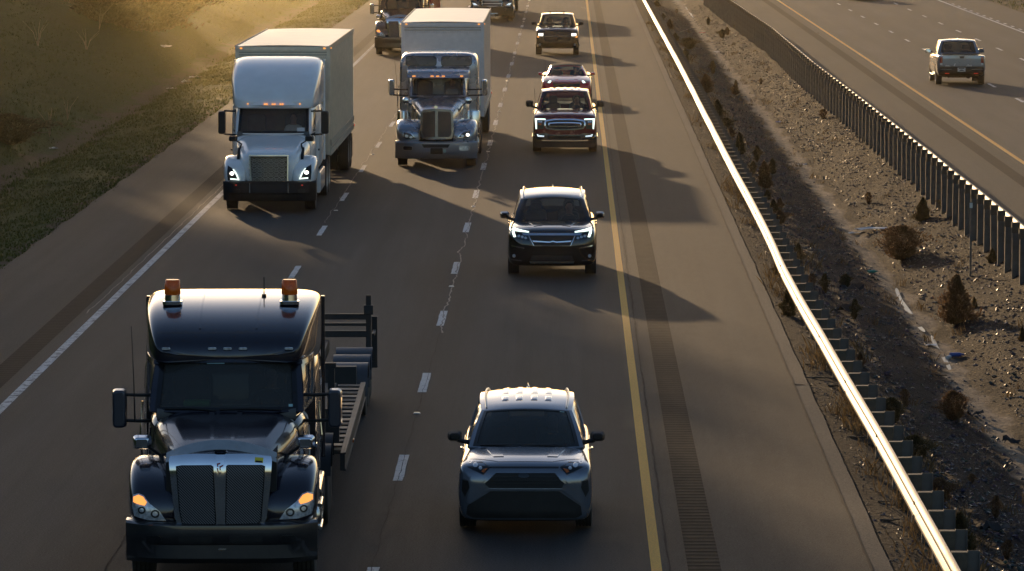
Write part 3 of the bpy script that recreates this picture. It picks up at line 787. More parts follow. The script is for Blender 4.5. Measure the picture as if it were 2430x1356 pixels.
def stick(u, v, L, r, label, rz, m='rust', name='stick'):
    p = on_ground(u, v); R = random.Random(int(u)); mb = MB()
    pts = [((i / 5 - .5) * L, R.gauss(0, L * .02), r + abs(R.gauss(0, r * .5))) for i in range(6)]
    mb.tube(pts, [r * (1 - .1 * i) for i in range(6)], 6); o = mb.build(name, M[m], loc=p); o.rotation_euler.z = rz; tag(o, label, 'stick')
def bottle(u, v, m, label, rz, s=1.0):
    p = on_ground(u, v); mb = MB(); mb.lathe([(.001, -.12), (.033, -.115), (.035, -.1), (.035, .03), (.03, .06), (.014, .095), (.013, .12), (.001, .121)], 'x', n=14)
    o = mb.build('bottle', m, loc=(p.x, p.y, p.z + .035)); o.rotation_euler.z = rz; o.scale = (s, s, s); tag(o, label, 'bottle')
bottle(2270, 846, M['blue'], 'crushed blue plastic bottle lying by the ditch puddle', .2, 1.3)
bottle(2070, 648, M['greenp'], 'green bottle lying in the silt of the median ditch', .5, 1.2)
bottle(2252, 852, M['pale'], 'clear bottle end beside the blue bottle', 1.2, 1.2)
scrap('paper_scrap', 'litter', 2210, 822, .3, .22, M['pale'], 'pale crumpled paper at the upper end of the puddle', 2)
scrap('plastic_sheet', 'litter', 2095, 545, 1.6, .35, M['pale'], 'torn pale plastic sheet strewn across the right bank of the ditch', 3, .5, .06)
scrap('plastic_sheet', 'litter', 2040, 555, .7, .22, M['pale'], 'small torn plastic sheet in the ditch bed left of the long one', 4, .3, .04)
scrap('paper_scrap', 'litter', 1903, 392, .35, .2, M['pale'], 'white scrap in the ditch bed, halfway up the median', 5, .2)
scrap('paper_scrap', 'litter', 1670, 79, .5, .2, M['red'], 'red scrap far up in the median ditch', 6, .1)
scrap('paper_scrap', 'litter', 1703, 125, .6, .3, M['pale'], 'white scrap on the ditch edge below the red scrap', 7)
scrap('paper_scrap', 'litter', 1848, 291, .25, .15, M['blue'], 'light blue scrap in the ditch beside the far bank', 8)
scrap('paper_scrap', 'litter', 444, 197, .4, .3, M['pale'], 'white scrap in the left ditch, nearest the white truck', 9, .2, .08)
scrap('paper_scrap', 'litter', 463, 186, .5, .25, M['pale'], 'long white scrap in the left ditch, behind the nearest', 10, .2, .08)
scrap('paper_scrap', 'litter', 392, 114, .5, .4, M['pale'], 'white scrap lying on the embankment grass', 11, .2, .1)
scrap('paper_scrap', 'litter', 406, 212, .4, .2, M['pale'], 'dirty white scrap in the left ditch, left of the others', 12, .2, .05)
scrap('paper_scrap', 'litter', 127, 355, .3, .2, M['pale'], 'pale scrap near the bramble by the left ditch', 13, .2, .05)
scrap('rubber_strip', 'tyre scrap', 300, 666, 1.15, .13, M['rubber'], 'dark flattened tyre strip lying across the white edge line', 14, .02, .01)
scrap('tyre_shred', 'tyre scrap', 2020, 692, .55, .22, M['rubber'], 'black tyre shred on the gravel left of the ditch', 15, .3, .12)
scrap('tyre_shred', 'tyre scrap', 2012, 741, .5, .2, M['rubber'], 'black tyre shred beside the slim cedar seedling', 16, .1, .1)
scrap('tyre_shred', 'tyre scrap', 2308, 990, .35, .2, M['rubber'], 'black tyre shred on the silt right of the rounded cedar', 17, .2, .1)
scrap('tyre_shred', 'tyre scrap', 2360, 1262, .4, .25, M['rubber'], 'dark shred on the gravel at the lower right', 18, .2, .12)
scrap('tyre_shred', 'tyre scrap', 2400, 1055, .3, .18, M['rubber'], 'dark shred in the silt near the right picture edge', 19, .2, .1)
for i, (u, v, L, r, rz, lb) in enumerate(((1945, 900, .75, .02, .05, 'long dark stick pointing from the guardrail verge onto the shoulder'), (1907, 918, .3, .018, .0, 'short dark stick on the shoulder below the long one'),
        (1925, 868, .22, .02, .3, 'brown chip on the verge above the long stick'), (2038, 1042, .45, .02, .2, 'forked dark stick on the verge under the guardrail'), (1985, 921, .3, .03, -.2, 'brown block of wood tucked under the guardrail'),
        (2112, 1238, .3, .02, .1, 'dark stick on the verge, second from the bottom'), (2098, 1194, .2, .015, .5, 'small dark chip on the verge above the bottom stick'), (1593, 500, .2, .03, .1, 'brown chip on the sunlit shoulder near the truck shadow'),
        (1935, 82, .5, .03, .1, 'dark stick on the far shoulder beside the rumble strip'), (1897, 70, .4, .03, .1, 'small dark stick on the far shoulder above the other'), (2218, 893, .5, .025, -.5, 'brown branch lying across the silt below the puddle'), (85, 318, 1.4, .02, .9, 'pale bent branch on the slope above the left ditch'))):
    stick(u, v, L, r, lb, rz, 'rust')
# studs between the dashes
M['stud'] = mat('reflector_plastic', (.55, .55, .5), .3)
def stud(x, y, label):
    mb = MB(); mb.box((0, 0, .009), (.12, .10, .018), taper=.7); o = mb.build('road_stud', M['stud'], loc=(x, y, .004), bevel=.003); tag(o, label, 'road stud', 'reflective studs between the lane dashes')
y0 = zc_to_y(681)
for k in range(-1, 9): stud(-2.52, y0 + 24.38 * k, '%s reflective stud on the line between the middle and right lanes' % ORD[k + 1])
y0 = zc_to_y(501)
for k in range(-1, 7): stud(-6.08, y0 + 24.38 * k, '%s reflective stud on the line between the left and middle lanes' % ORD[k + 1])
# delineator
p = on_ground(2303, 655); t = thing('marker_post', 'thin grey marker post standing on the right bank of the median', 'marker post', tuple(p))
mb = MB(); mb.box((0, 0, .86), (.045, .012, 1.78)); mb.box((-.018, .012, .86), (.008, .02, 1.78)); mb.box((.018, .012, .86), (.008, .02, 1.78)); mb.build('post', M['galv_dark'], t)
mb = MB(); mb.box((0, -.012, 1.66), (.07, .008, .12)); mb.build('reflector', M['stud'], t, bevel=.003)

# ------------------------------------------------------------------ trees on the embankment, beyond the frame: they shade the near left
def tree_crown(seed, n=2600, leaf=.42):
    R = random.Random(seed); mb = MB(); cl = []
    for i in range(34):
        a = R.uniform(0, 2 * pi); h = R.random(); r = (.33 * sin(pi * (h * .85 + .12))) * sqrt(R.random()); cl.append((V((cos(a) * r, sin(a) * r, .32 + h * .62)), R.uniform(.05, .12)))
    for _ in range(n):
        c, s = R.choice(cl); d = V((R.gauss(0, 1), R.gauss(0, 1), R.gauss(0, .8))); p = c + d * s * .55
        u = V((R.gauss(0, 1), R.gauss(0, 1), R.gauss(0, 1))).normalized(); w_ = u.orthogonal().normalized(); L = leaf / 14 * R.uniform(.5, 1.3)
        mb.add([p - u * L, p + w_ * L * .5, p + u * L, p - w_ * L * .5], [(0, 1, 2, 3)])
    mb_t = MB(); mb_t.tube([(0, 0, -.03), (.005, 0, .25), (0, .01, .6), (.01, 0, .9)], [.022, .016, .009, .003], 8)
    for c, s in cl[:16]: mb_t.tube([(0, 0, max(.15, c.z - .25)), c * .6 + V((0, 0, (c.z - .1) * .4)), c], [.008, .005, .002], 5)
    a = mb.mesh('crown', recalc=False); b = mb_t.mesh('trunk'); a.materials.append(M['leaves']); b.materials.append(M['twig']); return a, b
TR = [tree_crown(i) for i in range(3)]
def tree(x, y, h, i, rot=0, wid=1.0):
    t = thing('tree', TREE_LABEL, 'tree', (x, y, gz(x, y)), rot, 'trees on top of the embankment')
    a, b = TR[i % 3]
    c = bpy.data.objects.new('crown', a); link(c, t); c.scale = (h * wid, h * wid, h); k = bpy.data.objects.new('trunk', b); link(k, t); k.scale = (h, h, h)
TREE_LABEL = 'tall broadleaf tree on top of the grassy embankment'
for i, (x, y, h) in enumerate(TREES): tree(x, y, h, i, i * 1.3, 1.0 + .25 * (i % 3))
# ------------------------------------------------------------------ vehicle materials
M['tyre'] = mat('tyre_rubber', (.016, .016, .017), .75, var=.3, nscale=4, dust=.5, bump=.3, bscale=30)
M['rim'] = mat('wheel_alloy', (.45, .45, .46), .3, .9, dust=.4)
M['rim_dark'] = mat('dark_wheel_alloy', (.06, .06, .065), .35, .7, dust=.4)
M['chrome'] = mat('chrome', (.72, .74, .78), .10, 1.0, var=.05, nscale=3, dust=.25)
M['plastic'] = mat('black_plastic', (.012, .012, .013), .55, var=.2, nscale=5, dust=.2, bump=.1, spec=.3)
M['gloss_black'] = mat('gloss_black_trim', (.008, .008, .009), .12, var=.1)
M['mesh_dark'] = mat('grille_mesh', (.010, .010, .011), .6, .0, bump=.6, bscale=90)
M['interior'] = mat('dark_interior', (.08, .08, .078), .7, var=.2)
M['seat'] = mat('seat_fabric', (.09, .085, .08), .9, var=.2)
M['seal'] = mat('window_seal', (.008, .008, .009), .25)
M['glass'] = glass_mat('tinted_windscreen', (.72, .76, .74), 1.1, body=(.17, .175, .17), opac=.2)
M['glass_dark'] = glass_mat('dark_window_glass', (.5, .53, .51), 1.1, body=(.11, .11, .105), opac=.34)
M['mirror'] = mat('mirror_glass', (.8, .8, .82), .03, 1.0, var=.02)
M['lens'] = mat('clear_lamp_lens', (.55, .57, .60), .2, .4, coat=.6, var=.4, nscale=24)
M['lens_dark'] = mat('dark_lamp_housing', (.009, .0095, .011), .3, 0, coat=0, var=.5, nscale=22)
M['led'] = mat('white_running_lamp', (.9, .95, .9), .3, emit=(.84, 1, .88), estr=1.7)
M['led_hot'] = mat('lit_headlamp', (1, 1, .95), .3, emit=(1, .93, .8), estr=2.6)
M['led_soft'] = mat('dim_running_lamp', (.9, .9, .9), .3, emit=(.8, .92, 1), estr=.9)
M['amber_lit'] = mat('lit_amber_lamp', (1, .4, .05), .3, emit=(1, .36, .08), estr=1.25)
M['amber'] = mat('amber_lens', (.4, .09, .01), .2, coat=.3)
M['marker_lit'] = mat('lit_marker_lamp', (1, .35, .05), .3, emit=(1, .33, .05), estr=1.6)
M['red_lens'] = mat('red_lens', (.28, .012, .01), .15, coat=1.0)
M['red_refl'] = mat('red_reflector', (.6, .04, .03), .3, emit=(1, .08, .05), estr=.25)
M['skin'] = mat('skin', (.36, .21, .15), .55, var=.08); M['hair'] = mat('hair', (.03, .02, .015), .7, var=.3)
M['shirt_dark'] = mat('dark_shirt', (.05, .05, .06), .9, var=.2, bump=.2); M['shirt_pale'] = mat('pale_shirt', (.55, .55, .54), .9, var=.1); M['shirt_hi'] = mat('green_vest', (.12, .4, .1), .8, var=.1)
M['paper'] = mat('windscreen_sticker', (.35, .55, .55), .6); M['paper_white'] = mat('white_paper', (.6, .6, .58), .7)
M['yellow_sticker'] = mat('yellow_sticker', (.7, .6, .05), .6)
def paint(name, col, metal=.35, rough=.28, dust=.35): return mat(name, col, rough, metal, coat=.9, var=.05, nscale=2.5, dust=dust)

# ------------------------------------------------------------------ wheels
WCACHE = {}
def wheel_meshes(R, W, style, rimmat):
    key = (R, W, style)
    if key in WCACHE: return WCACHE[key]
    rr = R * (.66 if style != 'truck' else .57); w = W / 2; mb = MB(); prof = [(rr * .97, -w * .75), (rr * 1.02, -w * .92), (R * .86, -w), (R * .965, -w * .92)]
    for i in range(5):
        c = (-.8 + .4 * i) * w; g = R * .965
        prof += [(R, c - .16 * w), (R, c + .10 * w), (g, c + .12 * w), (g, c + .22 * w)]
    prof = prof[:-2] + [(R * .965, w * .92), (R * .86, w), (rr * 1.02, w * .92), (rr * .97, w * .75)]
    mb.lathe(prof, 'x', n=36); ty = mb.mesh('wheel'); 
    mb = MB()
    if style == 'truck':
        mb.lathe([(.02, w * .25), (.09, w * .28), (.10, w * .62), (.13, w * .62), (.14, w * .15), (rr * .78, w * .05), (rr * .9, w * .8), (rr * 1.0, w * .9), (rr * 1.0, w * .7), (rr * .95, -w * .6), (.02, -w * .5)], 'x', n=30)
        for k in range(10): a = 2 * pi * k / 10; mb.cyl((w * .1, cos(a) * .17, sin(a) * .17), (w * .3, cos(a) * .17, sin(a) * .17), .018, n=6)
    else:
        mb.lathe([(.01, w * .55), (.04, w * .6), (.06, w * .5), (.06, w * .1), (rr * .8, -w * .1), (rr * .86, w * .6), (rr, w * .88), (rr, w * .7), (rr * .95, -w * .7), (.02, -w * .6)], 'x', n=30)
        for k in range(5 if style == 'car' else 6):
            a = 2 * pi * k / (5 if style == 'car' else 6); c = (w * .55, cos(a) * rr * .5, sin(a) * rr * .5)
            mb.box(c, (.03, .07, rr * .86), (-a + pi / 2 + pi / 2 * 0 - pi / 2 * 0, 0, 0) if False else (a - pi / 2 + 0, 0, 0) if True else None)
    rm = mb.mesh('rim')
    for me, m in ((ty, M['tyre']), (rm, rimmat)):
        me.materials.append(m)
        for p in me.polygons: p.use_smooth = True
        me.set_sharp_from_angle(angle=radians(35))
    WCACHE[key] = (ty, rm); return ty, rm
def wheel(parent, x, y, R=.36, W=.23, style='car', m=None, steer=0):
    ty, rm = wheel_meshes(R, W, style, m or M['rim'])
    o = bpy.data.objects.new('wheel', ty); link(o, parent); o.location = (x, y, R)
    o.rotation_euler = (random.uniform(0, 6), 0, pi if x < 0 else 0)
    r = bpy.data.objects.new('rim', rm); link(r, o); return o

# ------------------------------------------------------------------ car bodies
def car_body(name, st, m, parent, arches=(), cavity=None, keep_mesh=None, sub=2):
    """st: stations (y, half width, bottom, shoulder, centre height[, shoulder fullness])"""
    mb = MB(); rings = []
    for s in st:
        y, hw, zb, zs, zt = s[:5]; sf = s[5] if len(s) > 5 else .9; h = zs - zb
        P = [(0, zb), (hw * .8, zb), (hw * .955, zb + .05 * h), (hw, zb + .33 * h), (hw * .995, zb + .66 * h), (hw * .975, zs - .05 * h), (hw * sf, zs + .35 * (zt - zs)), (hw * .52, zs + .88 * (zt - zs)), (0, zt)]
        rings.append([V((x, y, z)) for x, z in P] + [V((-x, y, z)) for x, z in P[-2:0:-1]])
    n = 16; vs = [p for r in rings for p in r]; fs = []
    for i in range(len(rings) - 1):
        for k in range(n): a = i * n + k; b = i * n + (k + 1) % n; fs.append((a, b, b + n, a + n))
    for base in (0, (len(rings) - 1) * n):
        fs.append((base, base + 1, base + 15))
        for k in range(1, 7): fs.append((base + k, base + k + 1, base + 16 - k - 1, base + 16 - k))
        fs.append((base + 7, base + 8, base + 9))
    mb.add(vs, fs); me = mb.mesh(name)
    me = baked(me, [('SUBSURF', {'levels': sub, 'render_levels': sub})])
    full = bvh_of(me)
    # side rocker flattening is left to the loft; wheel wells and cabin are cut out
    cutters = []
    if arches:
        c = MB()
        for (y, R, zc) in arches:
            for sx in (-1, 1):
                c2 = MB(); c2.cyl((sx * (st[len(st) // 2][1] - .30), y, zc), (sx * 1.6, y, zc), R, n=28)
                c.add(c2.v, c2.f)
        cutters.append(c)
    if cavity:
        c = MB(); c.box(((cavity[0] + cavity[1]) / 2, (cavity[2] + cavity[3]) / 2, (cavity[4] + cavity[5]) / 2), (cavity[1] - cavity[0], cavity[3] - cavity[2], cavity[5] - cavity[4])); cutters.append(c)
    for c in cutters:
        cm = c.mesh('cut'); co_ = bpy.data.objects.new('cut', cm); COL.objects.link(co_)
        me = baked(me, [('BOOLEAN', {'object': co_, 'operation': 'DIFFERENCE', 'solver': 'EXACT'})]); bpy.data.objects.remove(co_)
    me.materials.clear()
    o = finish(me, name, m, parent, ang=32)
    return o, full
def lerp(a, b, t): return a + (b - a) * t
def greenhouse(parent, G, pm, roofname='cabin_frame', glassm=None, sidem=None, windows=((.05, .40), (.45, .74)), rear=True, seal=.018):
    glassm = glassm or M['glass']; sidem = sidem or M['glass_dark']
    g = dict(bulge=.12, bulger=.08, crown=.05, arch=.02, bowb=.05, bowt=.03, vm=(.04, .95), um=.05, sv=(.06, .9), rv=(.08, .9), ru=.07, thick=.03); g.update(G)
    def sh(u, v):
        s = 2 * u - 1; return V((s * lerp(g['wf0'], g['wf1'], v), lerp(g['yf0'], g['yf1'], v) + g['bulge'] * s * s, lerp(g['zb'], g['zf1'], v) - g['crown'] * s * s * v + .03 * sin(pi * v)))
    def roof(u, v):
        s = 2 * u - 1
        return V((s * (lerp(g['wf1'], g['wr1'], v) + g['bowt'] * 4 * v * (1 - v)), lerp(g['yf1'] + g['bulge'] * s * s, g['yr1'] - g['bulger'] * s * s, v), lerp(g['zf1'], g['zr1'], v) + g['arch'] * 4 * v * (1 - v) - g['crown'] * s * s))
    def rear_(u, v):
        s = 2 * u - 1; return V((s * lerp(g['wr0'], g['wr1'], v), lerp(g['yr0'], g['yr1'], v) - g['bulger'] * s * s, lerp(g['zbr'], g['zr1'], v) - g['crown'] * s * s * v))
    def side(sg):
        def fn(u, v):
            xb = lerp(g['wf0'], g['wr0'], u) + g['bowb'] * 4 * u * (1 - u); xt = lerp(g['wf1'], g['wr1'], u) + g['bowt'] * 4 * u * (1 - u)
            yb = lerp(g['yf0'] + g['bulge'], g['yr0'] - g['bulger'], u); yt = lerp(g['yf1'] + g['bulge'], g['yr1'] - g['bulger'], u)
            zb = lerp(g['zb'], g['zbr'], u); zt = lerp(g['zf1'], g['zr1'], u) + g['arch'] * 4 * u * (1 - u) - g['crown']
            return V((sg * (lerp(xb, xt, v) + .015 * sin(pi * v)), lerp(yb, yt, v), lerp(zb, zt, v)))
        return fn
    shell = MB()
    def cells(fn, holes, nu=12, nv=6):
        us = set(i / nu for i in range(nu + 1)); vs = set(i / nv for i in range(nv + 1))
        for h in holes: us |= {h[0], h[1]}; vs |= {h[2], h[3]}
        def clean(L, keep):
            L = sorted(L); out = []
            for a in L:
                if out and a - out[-1] < .012:
                    if a in keep: out[-1] = a
                    continue
                out.append(a)
            return out
        ku = {x for h in holes for x in h[:2]}; kv = {x for h in holes for x in h[2:4]}
        us = clean(us, ku); vs = clean(vs, kv); vv = [fn(u, v) for v in vs for u in us]; n = len(us); ff = []
        for j in range(len(vs) - 1):
            for i in range(n - 1):
                cu, cv = (us[i] + us[i + 1]) / 2, (vs[j] + vs[j + 1]) / 2
                if any(h[0] < cu < h[1] and h[2] < cv < h[3] for h in holes): continue
                ff.append((j * n + i, j * n + i + 1, (j + 1) * n + i + 1, (j + 1) * n + i))
        shell.add(vv, ff)
    def pane(name, fn, h, m, inward, nm=None):
        su = seal * (h[1] - h[0]) / max(.2, (h[1] - h[0])); sv = seal * 1.6
        def f2(u, v): return fn(lerp(h[0], h[1], u), lerp(h[2], h[3], v)) + V(inward)
        mb = MB(); mb.grid(f2, 10, 6); o = mb.build(name, m, parent, recalc=False, ang=60)
        mb = MB(); a, b = .035, .06
        for (u0, u1, v0, v1) in ((0, 1, 0, b), (0, 1, 1 - b * .6, 1), (0, a, b, 1 - b * .6), (1 - a, 1, b, 1 - b * .6)):
            off = V(inward) * -.4
            mb.grid(lambda u, v: fn(lerp(h[0], h[1], lerp(u0, u1, u)), lerp(h[2], h[3], lerp(v0, v1, v))) + off, 8 if u1 - u0 > .5 else 1, 6 if v1 - v0 > .5 else 1)
        mb.build('window_seal', M['seal'], o, recalc=False, ang=60)
        return o
    hw = (g['um'], 1 - g['um'], g['vm'][0], g['vm'][1])
    cells(sh, [hw]); pane('windscreen', sh, hw, glassm, (0, .012, -.004))
    cells(roof, [], 12, 8)
    for sg in (-1, 1):
        fn = side(sg); hs = [(a, b, g['sv'][0], g['sv'][1]) for a, b in windows]
        cells(fn, hs)
        for h in hs: pane('side_window', fn, h, sidem, (-sg * .012, 0, 0))
    hr = (g['ru'], 1 - g['ru'], g['rv'][0], g['rv'][1])
    cells(rear_, [hr] if rear else [])
    if rear: pane('rear_window', rear_, hr, sidem if not G.get('rear_clear') else glassm, (0, -.012, 0))
    me = shell.mesh(roofname, merge=.004)
    fr = finish(me, roofname, pm, parent, ang=50, solid=g['thick'])
    return dict(sh=sh, roof=roof, rear=rear_, side=side, frame=fr, g=g)
def interior(parent, yf, w, zbelt, rows=1, ysteer=None, xd=.36, seatdy=1.05, low=.55):
    mb = MB(); mb.rbox((0, yf + .28, zbelt - .06), (w * 1.8, .5, .22), .08, 'x'); mb.build('dashboard', M['interior'], parent, bevel=.02)
    for r in range(rows):
        for sx in (-1, 1):
            ys = yf + seatdy + r * .85
            mb = MB(); mb.rbox((sx * .37, ys + .12, (low + zbelt + .22) / 2), (.48, .14, zbelt + .22 - low), .12, 'y', r=(radians(-12), 0, 0)); s = mb.build('seat', M['seat'], parent, bevel=.03)
            mb = MB(); mb.rbox((sx * .37, ys + .20, zbelt + .33), (.26, .10, .18), .07, 'y', r=(radians(-8), 0, 0)); mb.build('headrest', M['seat'], s, bevel=.02)
    mb = MB(); c = V((xd, yf + .58, zbelt + .02)); pts = []
    for k in range(21):
        a = 2 * pi * k / 20; pts.append(c + V((cos(a) * .185, sin(a) * .185 * .35, sin(a) * .185 * .94)))
    mb.tube(pts, .014, 6); mb.box(c, (.3, .02, .05)); mb.build('steering_wheel', M['interior'], parent)
def mirror_pair(parent, x, y, z, w=.2, h=.15, d=.12, m=None, arm=.12, shape='car'):
    for sg in (-1, 1):
        mb = MB(); mb.rbox((sg * (x + w / 2), y, z), (w, d, h), min(w, h) * .38, 'y', 5)
        # taper the forward face so that the housing is rounded to the front
        n0 = len(mb.v) // 2; c = V((sg * (x + w / 2), y, z))
        mb.v = [tuple(c + V(((V(v) - c).x * (.62 if (V(v) - c).y < 0 else 1), (V(v) - c).y, (V(v) - c).z * (.62 if (V(v) - c).y < 0 else 1)))) for v in mb.v]
        o = mb.build('side_mirror', m or M['plastic'], parent, bevel=.02, bseg=3)
        mb = MB(); mb.rbox((sg * (x + w / 2), y + d / 2 + .003, z), (w * .84, .006, h * .8), min(w, h) * .3, 'y', 4); mb.build('mirror_glass', M['mirror'], o)
        mb = MB(); mb.tube([(sg * (x + w * .3), y, z - h * .3), (sg * (x - arm * .3), y + .01, z - h * .5), (sg * (x - arm), y + .03, z - h * .62)], [.035, .03, .04], 8); mb.build('mirror_arm', M['plastic'], o)
def wipers(parent, gh, n=2, m=None):
    sh = gh['sh']
    for (u0, u1) in ((.10, .44), (.46, .86)):
        mb = MB(); a = sh(u1, .03) + V((0, -.02, .01)); b = sh(u0, .06) + V((0, -.02, .0)); c = sh((u0 + u1) / 2, .075) + V((0, -.025, 0))
        mb.tube([a, c, b], .008, 5); mb.build('wiper', M['plastic'], parent)
def sharkfin(parent, x, y, z, m, s=1.0):
    mb = MB(); mb.loft([[V((x + sx * .03 * s, y - .09 * s, z)), V((x + sx * .0, y - .085 * s, z + .003)), V((x - sx * .03 * s, y - .09 * s, z))] for sx in (1,)] + [[V((x + .028 * s, y, z)), V((x, y + .02 * s, z + .045 * s)), V((x - .028 * s, y, z))], [V((x + .02 * s, y + .08 * s, z)), V((x, y + .09 * s, z + .07 * s)), V((x - .02 * s, y + .08 * s, z))]])
    mb.build('antenna', m, parent)

# ------------------------------------------------------------------ people (drivers)
def finger_pts(base, d, side, up, L, curl, n=4):
    P = [base]; a = 0; p = base
    for i in range(n - 1): a += curl; p = p + (d * cos(a) - up * sin(a)) * (L / (n - 1)); P.append(p)
    return P
def person(label, loc, shirt, scale=1.0, cat='person', hair='hair', parentless=True):
    """seated driver facing -y, hands closed on a wheel in front; origin at the hips"""
    t = thing('person', label, cat, loc, 0)
    v = [V((0, 0, 0)), V((0, .03, .16)), V((0, .06, .34)), V((0, .07, .46)), V((0, .06, .56)), V((0, .045, .63)), V((0, .03, .72)), V((0, .02, .80))]
    r = [.15, .14, .155, .13, .058, .075, .085, .06]; e = [(i, i + 1) for i in range(7)]
    def chain(start, pts, rad):
        k = start
        for p, rr in zip(pts, rad): v.append(V(p)); r.append(rr); e.append((k, len(v) - 1)); k = len(v) - 1
        return k
    for sg in (-1, 1):
        chain(3, [(sg * .17, .06, .46), (sg * .235, -.04, .26), (sg * .20, -.24, .26), (sg * .155, -.40, .345)], [.07, .052, .042, .03])
        chain(0, [(sg * .11, -.05, .0), (sg * .16, -.45, .06), (sg * .15, -.62, -.32), (sg * .15, -.74, -.37)], [.10, .075, .052, .045])
    me = bpy.data.meshes.new('body'); me.from_pydata([tuple(p) for p in v], e, [])
    o = bpy.data.objects.new('tmp', me); COL.objects.link(o); md = o.modifiers.new('s', 'SKIN')
    for i, sv in enumerate(me.skin_vertices[0].data): sv.radius = (r[i], r[i] * .82); sv.use_root = (i == 0)
    md = o.modifiers.new('u', 'SUBSURF'); md.levels = md.render_levels = 2
    dg = bpy.context.evaluated_depsgraph_get(); dg.update(); bm_ = bpy.data.meshes.new_from_object(o.evaluated_get(dg)); bpy.data.objects.remove(o)
    # face: brow, nose, chin, ears are added as shaped lumps merged in the same mesh
    mb = MB(); mb.v = [tuple(q.co) for q in bm_.vertices]; mb.f = [tuple(p.vertices) for p in bm_.polygons]
    def lump(c, rx, ry, rz):
        mb2 = MB(); mb2.lathe([(.05, -1), (.6, -.8), (.95, -.3), (.95, .3), (.6, .8), (.05, 1)], 'z', n=10); mb.add([V(c) + V((p[0] * rx, p[1] * ry, p[2] * rz)) for p in mb2.v], mb2.f)
    lump((0, .02, .735), .078, .095, .115); lump((0, -.08, .72), .014, .022, .03); lump((0, -.055, .655), .04, .035, .025); lump((0, -.07, .685), .028, .012, .008)
    for sg in (-1, 1): lump((sg * .08, .02, .72), .012, .025, .035); lump((sg * .03, -.068, .745), .012, .01, .008)
    # hands: palm, four unequal fingers curled over the wheel, thumb from the side
    for sg in (-1, 1):
        w_ = V((sg * .155, -.40, .345)); d = V((-sg * .15, -1, .12)).normalized(); up = V((0, .1, 1)).normalized(); sd = d.cross(up).normalized()
        lump(w_ + d * .05, .04, .055, .022)
        for q, (off, L) in enumerate(((-.03, .062), (-.01, .075), (.01, .072), (.03, .056))):
            P = finger_pts(w_ + d * .09 + sd * off, d, sd, up, L, .7); m2 = MB(); m2.tube(P, [.010, .0095, .009, .007], 6); mb.add(m2.v, m2.f)
        P = finger_pts(w_ + d * .035 - sd * sg * .035, (d * .6 - sd * sg * .8).normalized(), sd, up, .06, .5); m2 = MB(); m2.tube(P, [.012, .011, .010, .008], 6); mb.add(m2.v, m2.f)
    mb.build('body', M['skin'], t, ang=80)
    # shirt: follows the torso and sleeves
    keep = [p for p in bm_.polygons if -.02 < p.center.z < .535 and p.center.y > -.33]
    idx = {}; mb = MB()
    for p in keep:
        f = []
        for vi in p.vertices:
            if vi not in idx: idx[vi] = len(mb.v); q = bm_.vertices[vi]; mb.v.append(tuple(q.co + q.normal * .012))
            f.append(idx[vi])
        mb.f.append(tuple(f))
    mb.build('shirt', shirt, t, recalc=False, ang=80)
    mb = MB(); mb.lathe([(.001, .125), (.045, .115), (.075, .08), (.09, .03), (.09, -.02)], 'z', c=(0, .03, .745), n=14)
    mb.v = [(x, y + (0.012 if z < .78 else 0) + (.02 if y < -.02 and z < .79 else 0), z) for x, y, z in mb.v]; mb.build('hair', M[hair], t, ang=60)
    t.scale = (scale,) * 3
    return t
def conv(u0, v0, k, cx, s):
    """front view spots measured in an enlarged crop -> (x, z) of the car's own front"""
    return lambda pts: [((a - cx) / k / s, CAM_H - (b / k + v0 + 343) / s) for a, b in pts]
def place(t, u_c, row, dy=0):
    """put a vehicle so that the middle between its front tyre contacts falls on that spot"""
    zc = 109390 / (row + 343); Y = zc_to_y(row); X = (u_c - 1350) / (row + 343) * CAM_H * cos(PITCH) / cos(PITCH)
    t.location = (X, Y - dy, 0.006); return zc
def sidepair(fn, *a, **k): return
def hood_panel(t, bvh, y0, y1, w0, w1, m, off=.005): 
    pts = [(-w0, y0), (w0, y0), (w1, y1), (-w1, y1)]
    return decal('hood', bvh, smooth_poly(pts, 1), m, t, view='top', off=off, step=.12, depth=.012)
def doors(t, bvh, ys, z0, z1, m, zh=None):
    for sg, vw in ((1, 'right'), (-1, 'left')):
        for (a, b) in ys:
            o = decal('door', bvh, [(a, z0), (b, z0), (b, z1), (a, z1)], m, t, view=vw, off=.004, step=.15, depth=.012)
            if zh:
                p = bvh.ray_cast(V((sg * 60, b - .15, zh)), V((-sg, 0, 0)))[0]
                mb = MB(); mb.rbox(p + V((sg * .02, 0, 0)), (.03, .18, .03), .012, 'y'); mb.build('handle', m, o, bevel=.004)
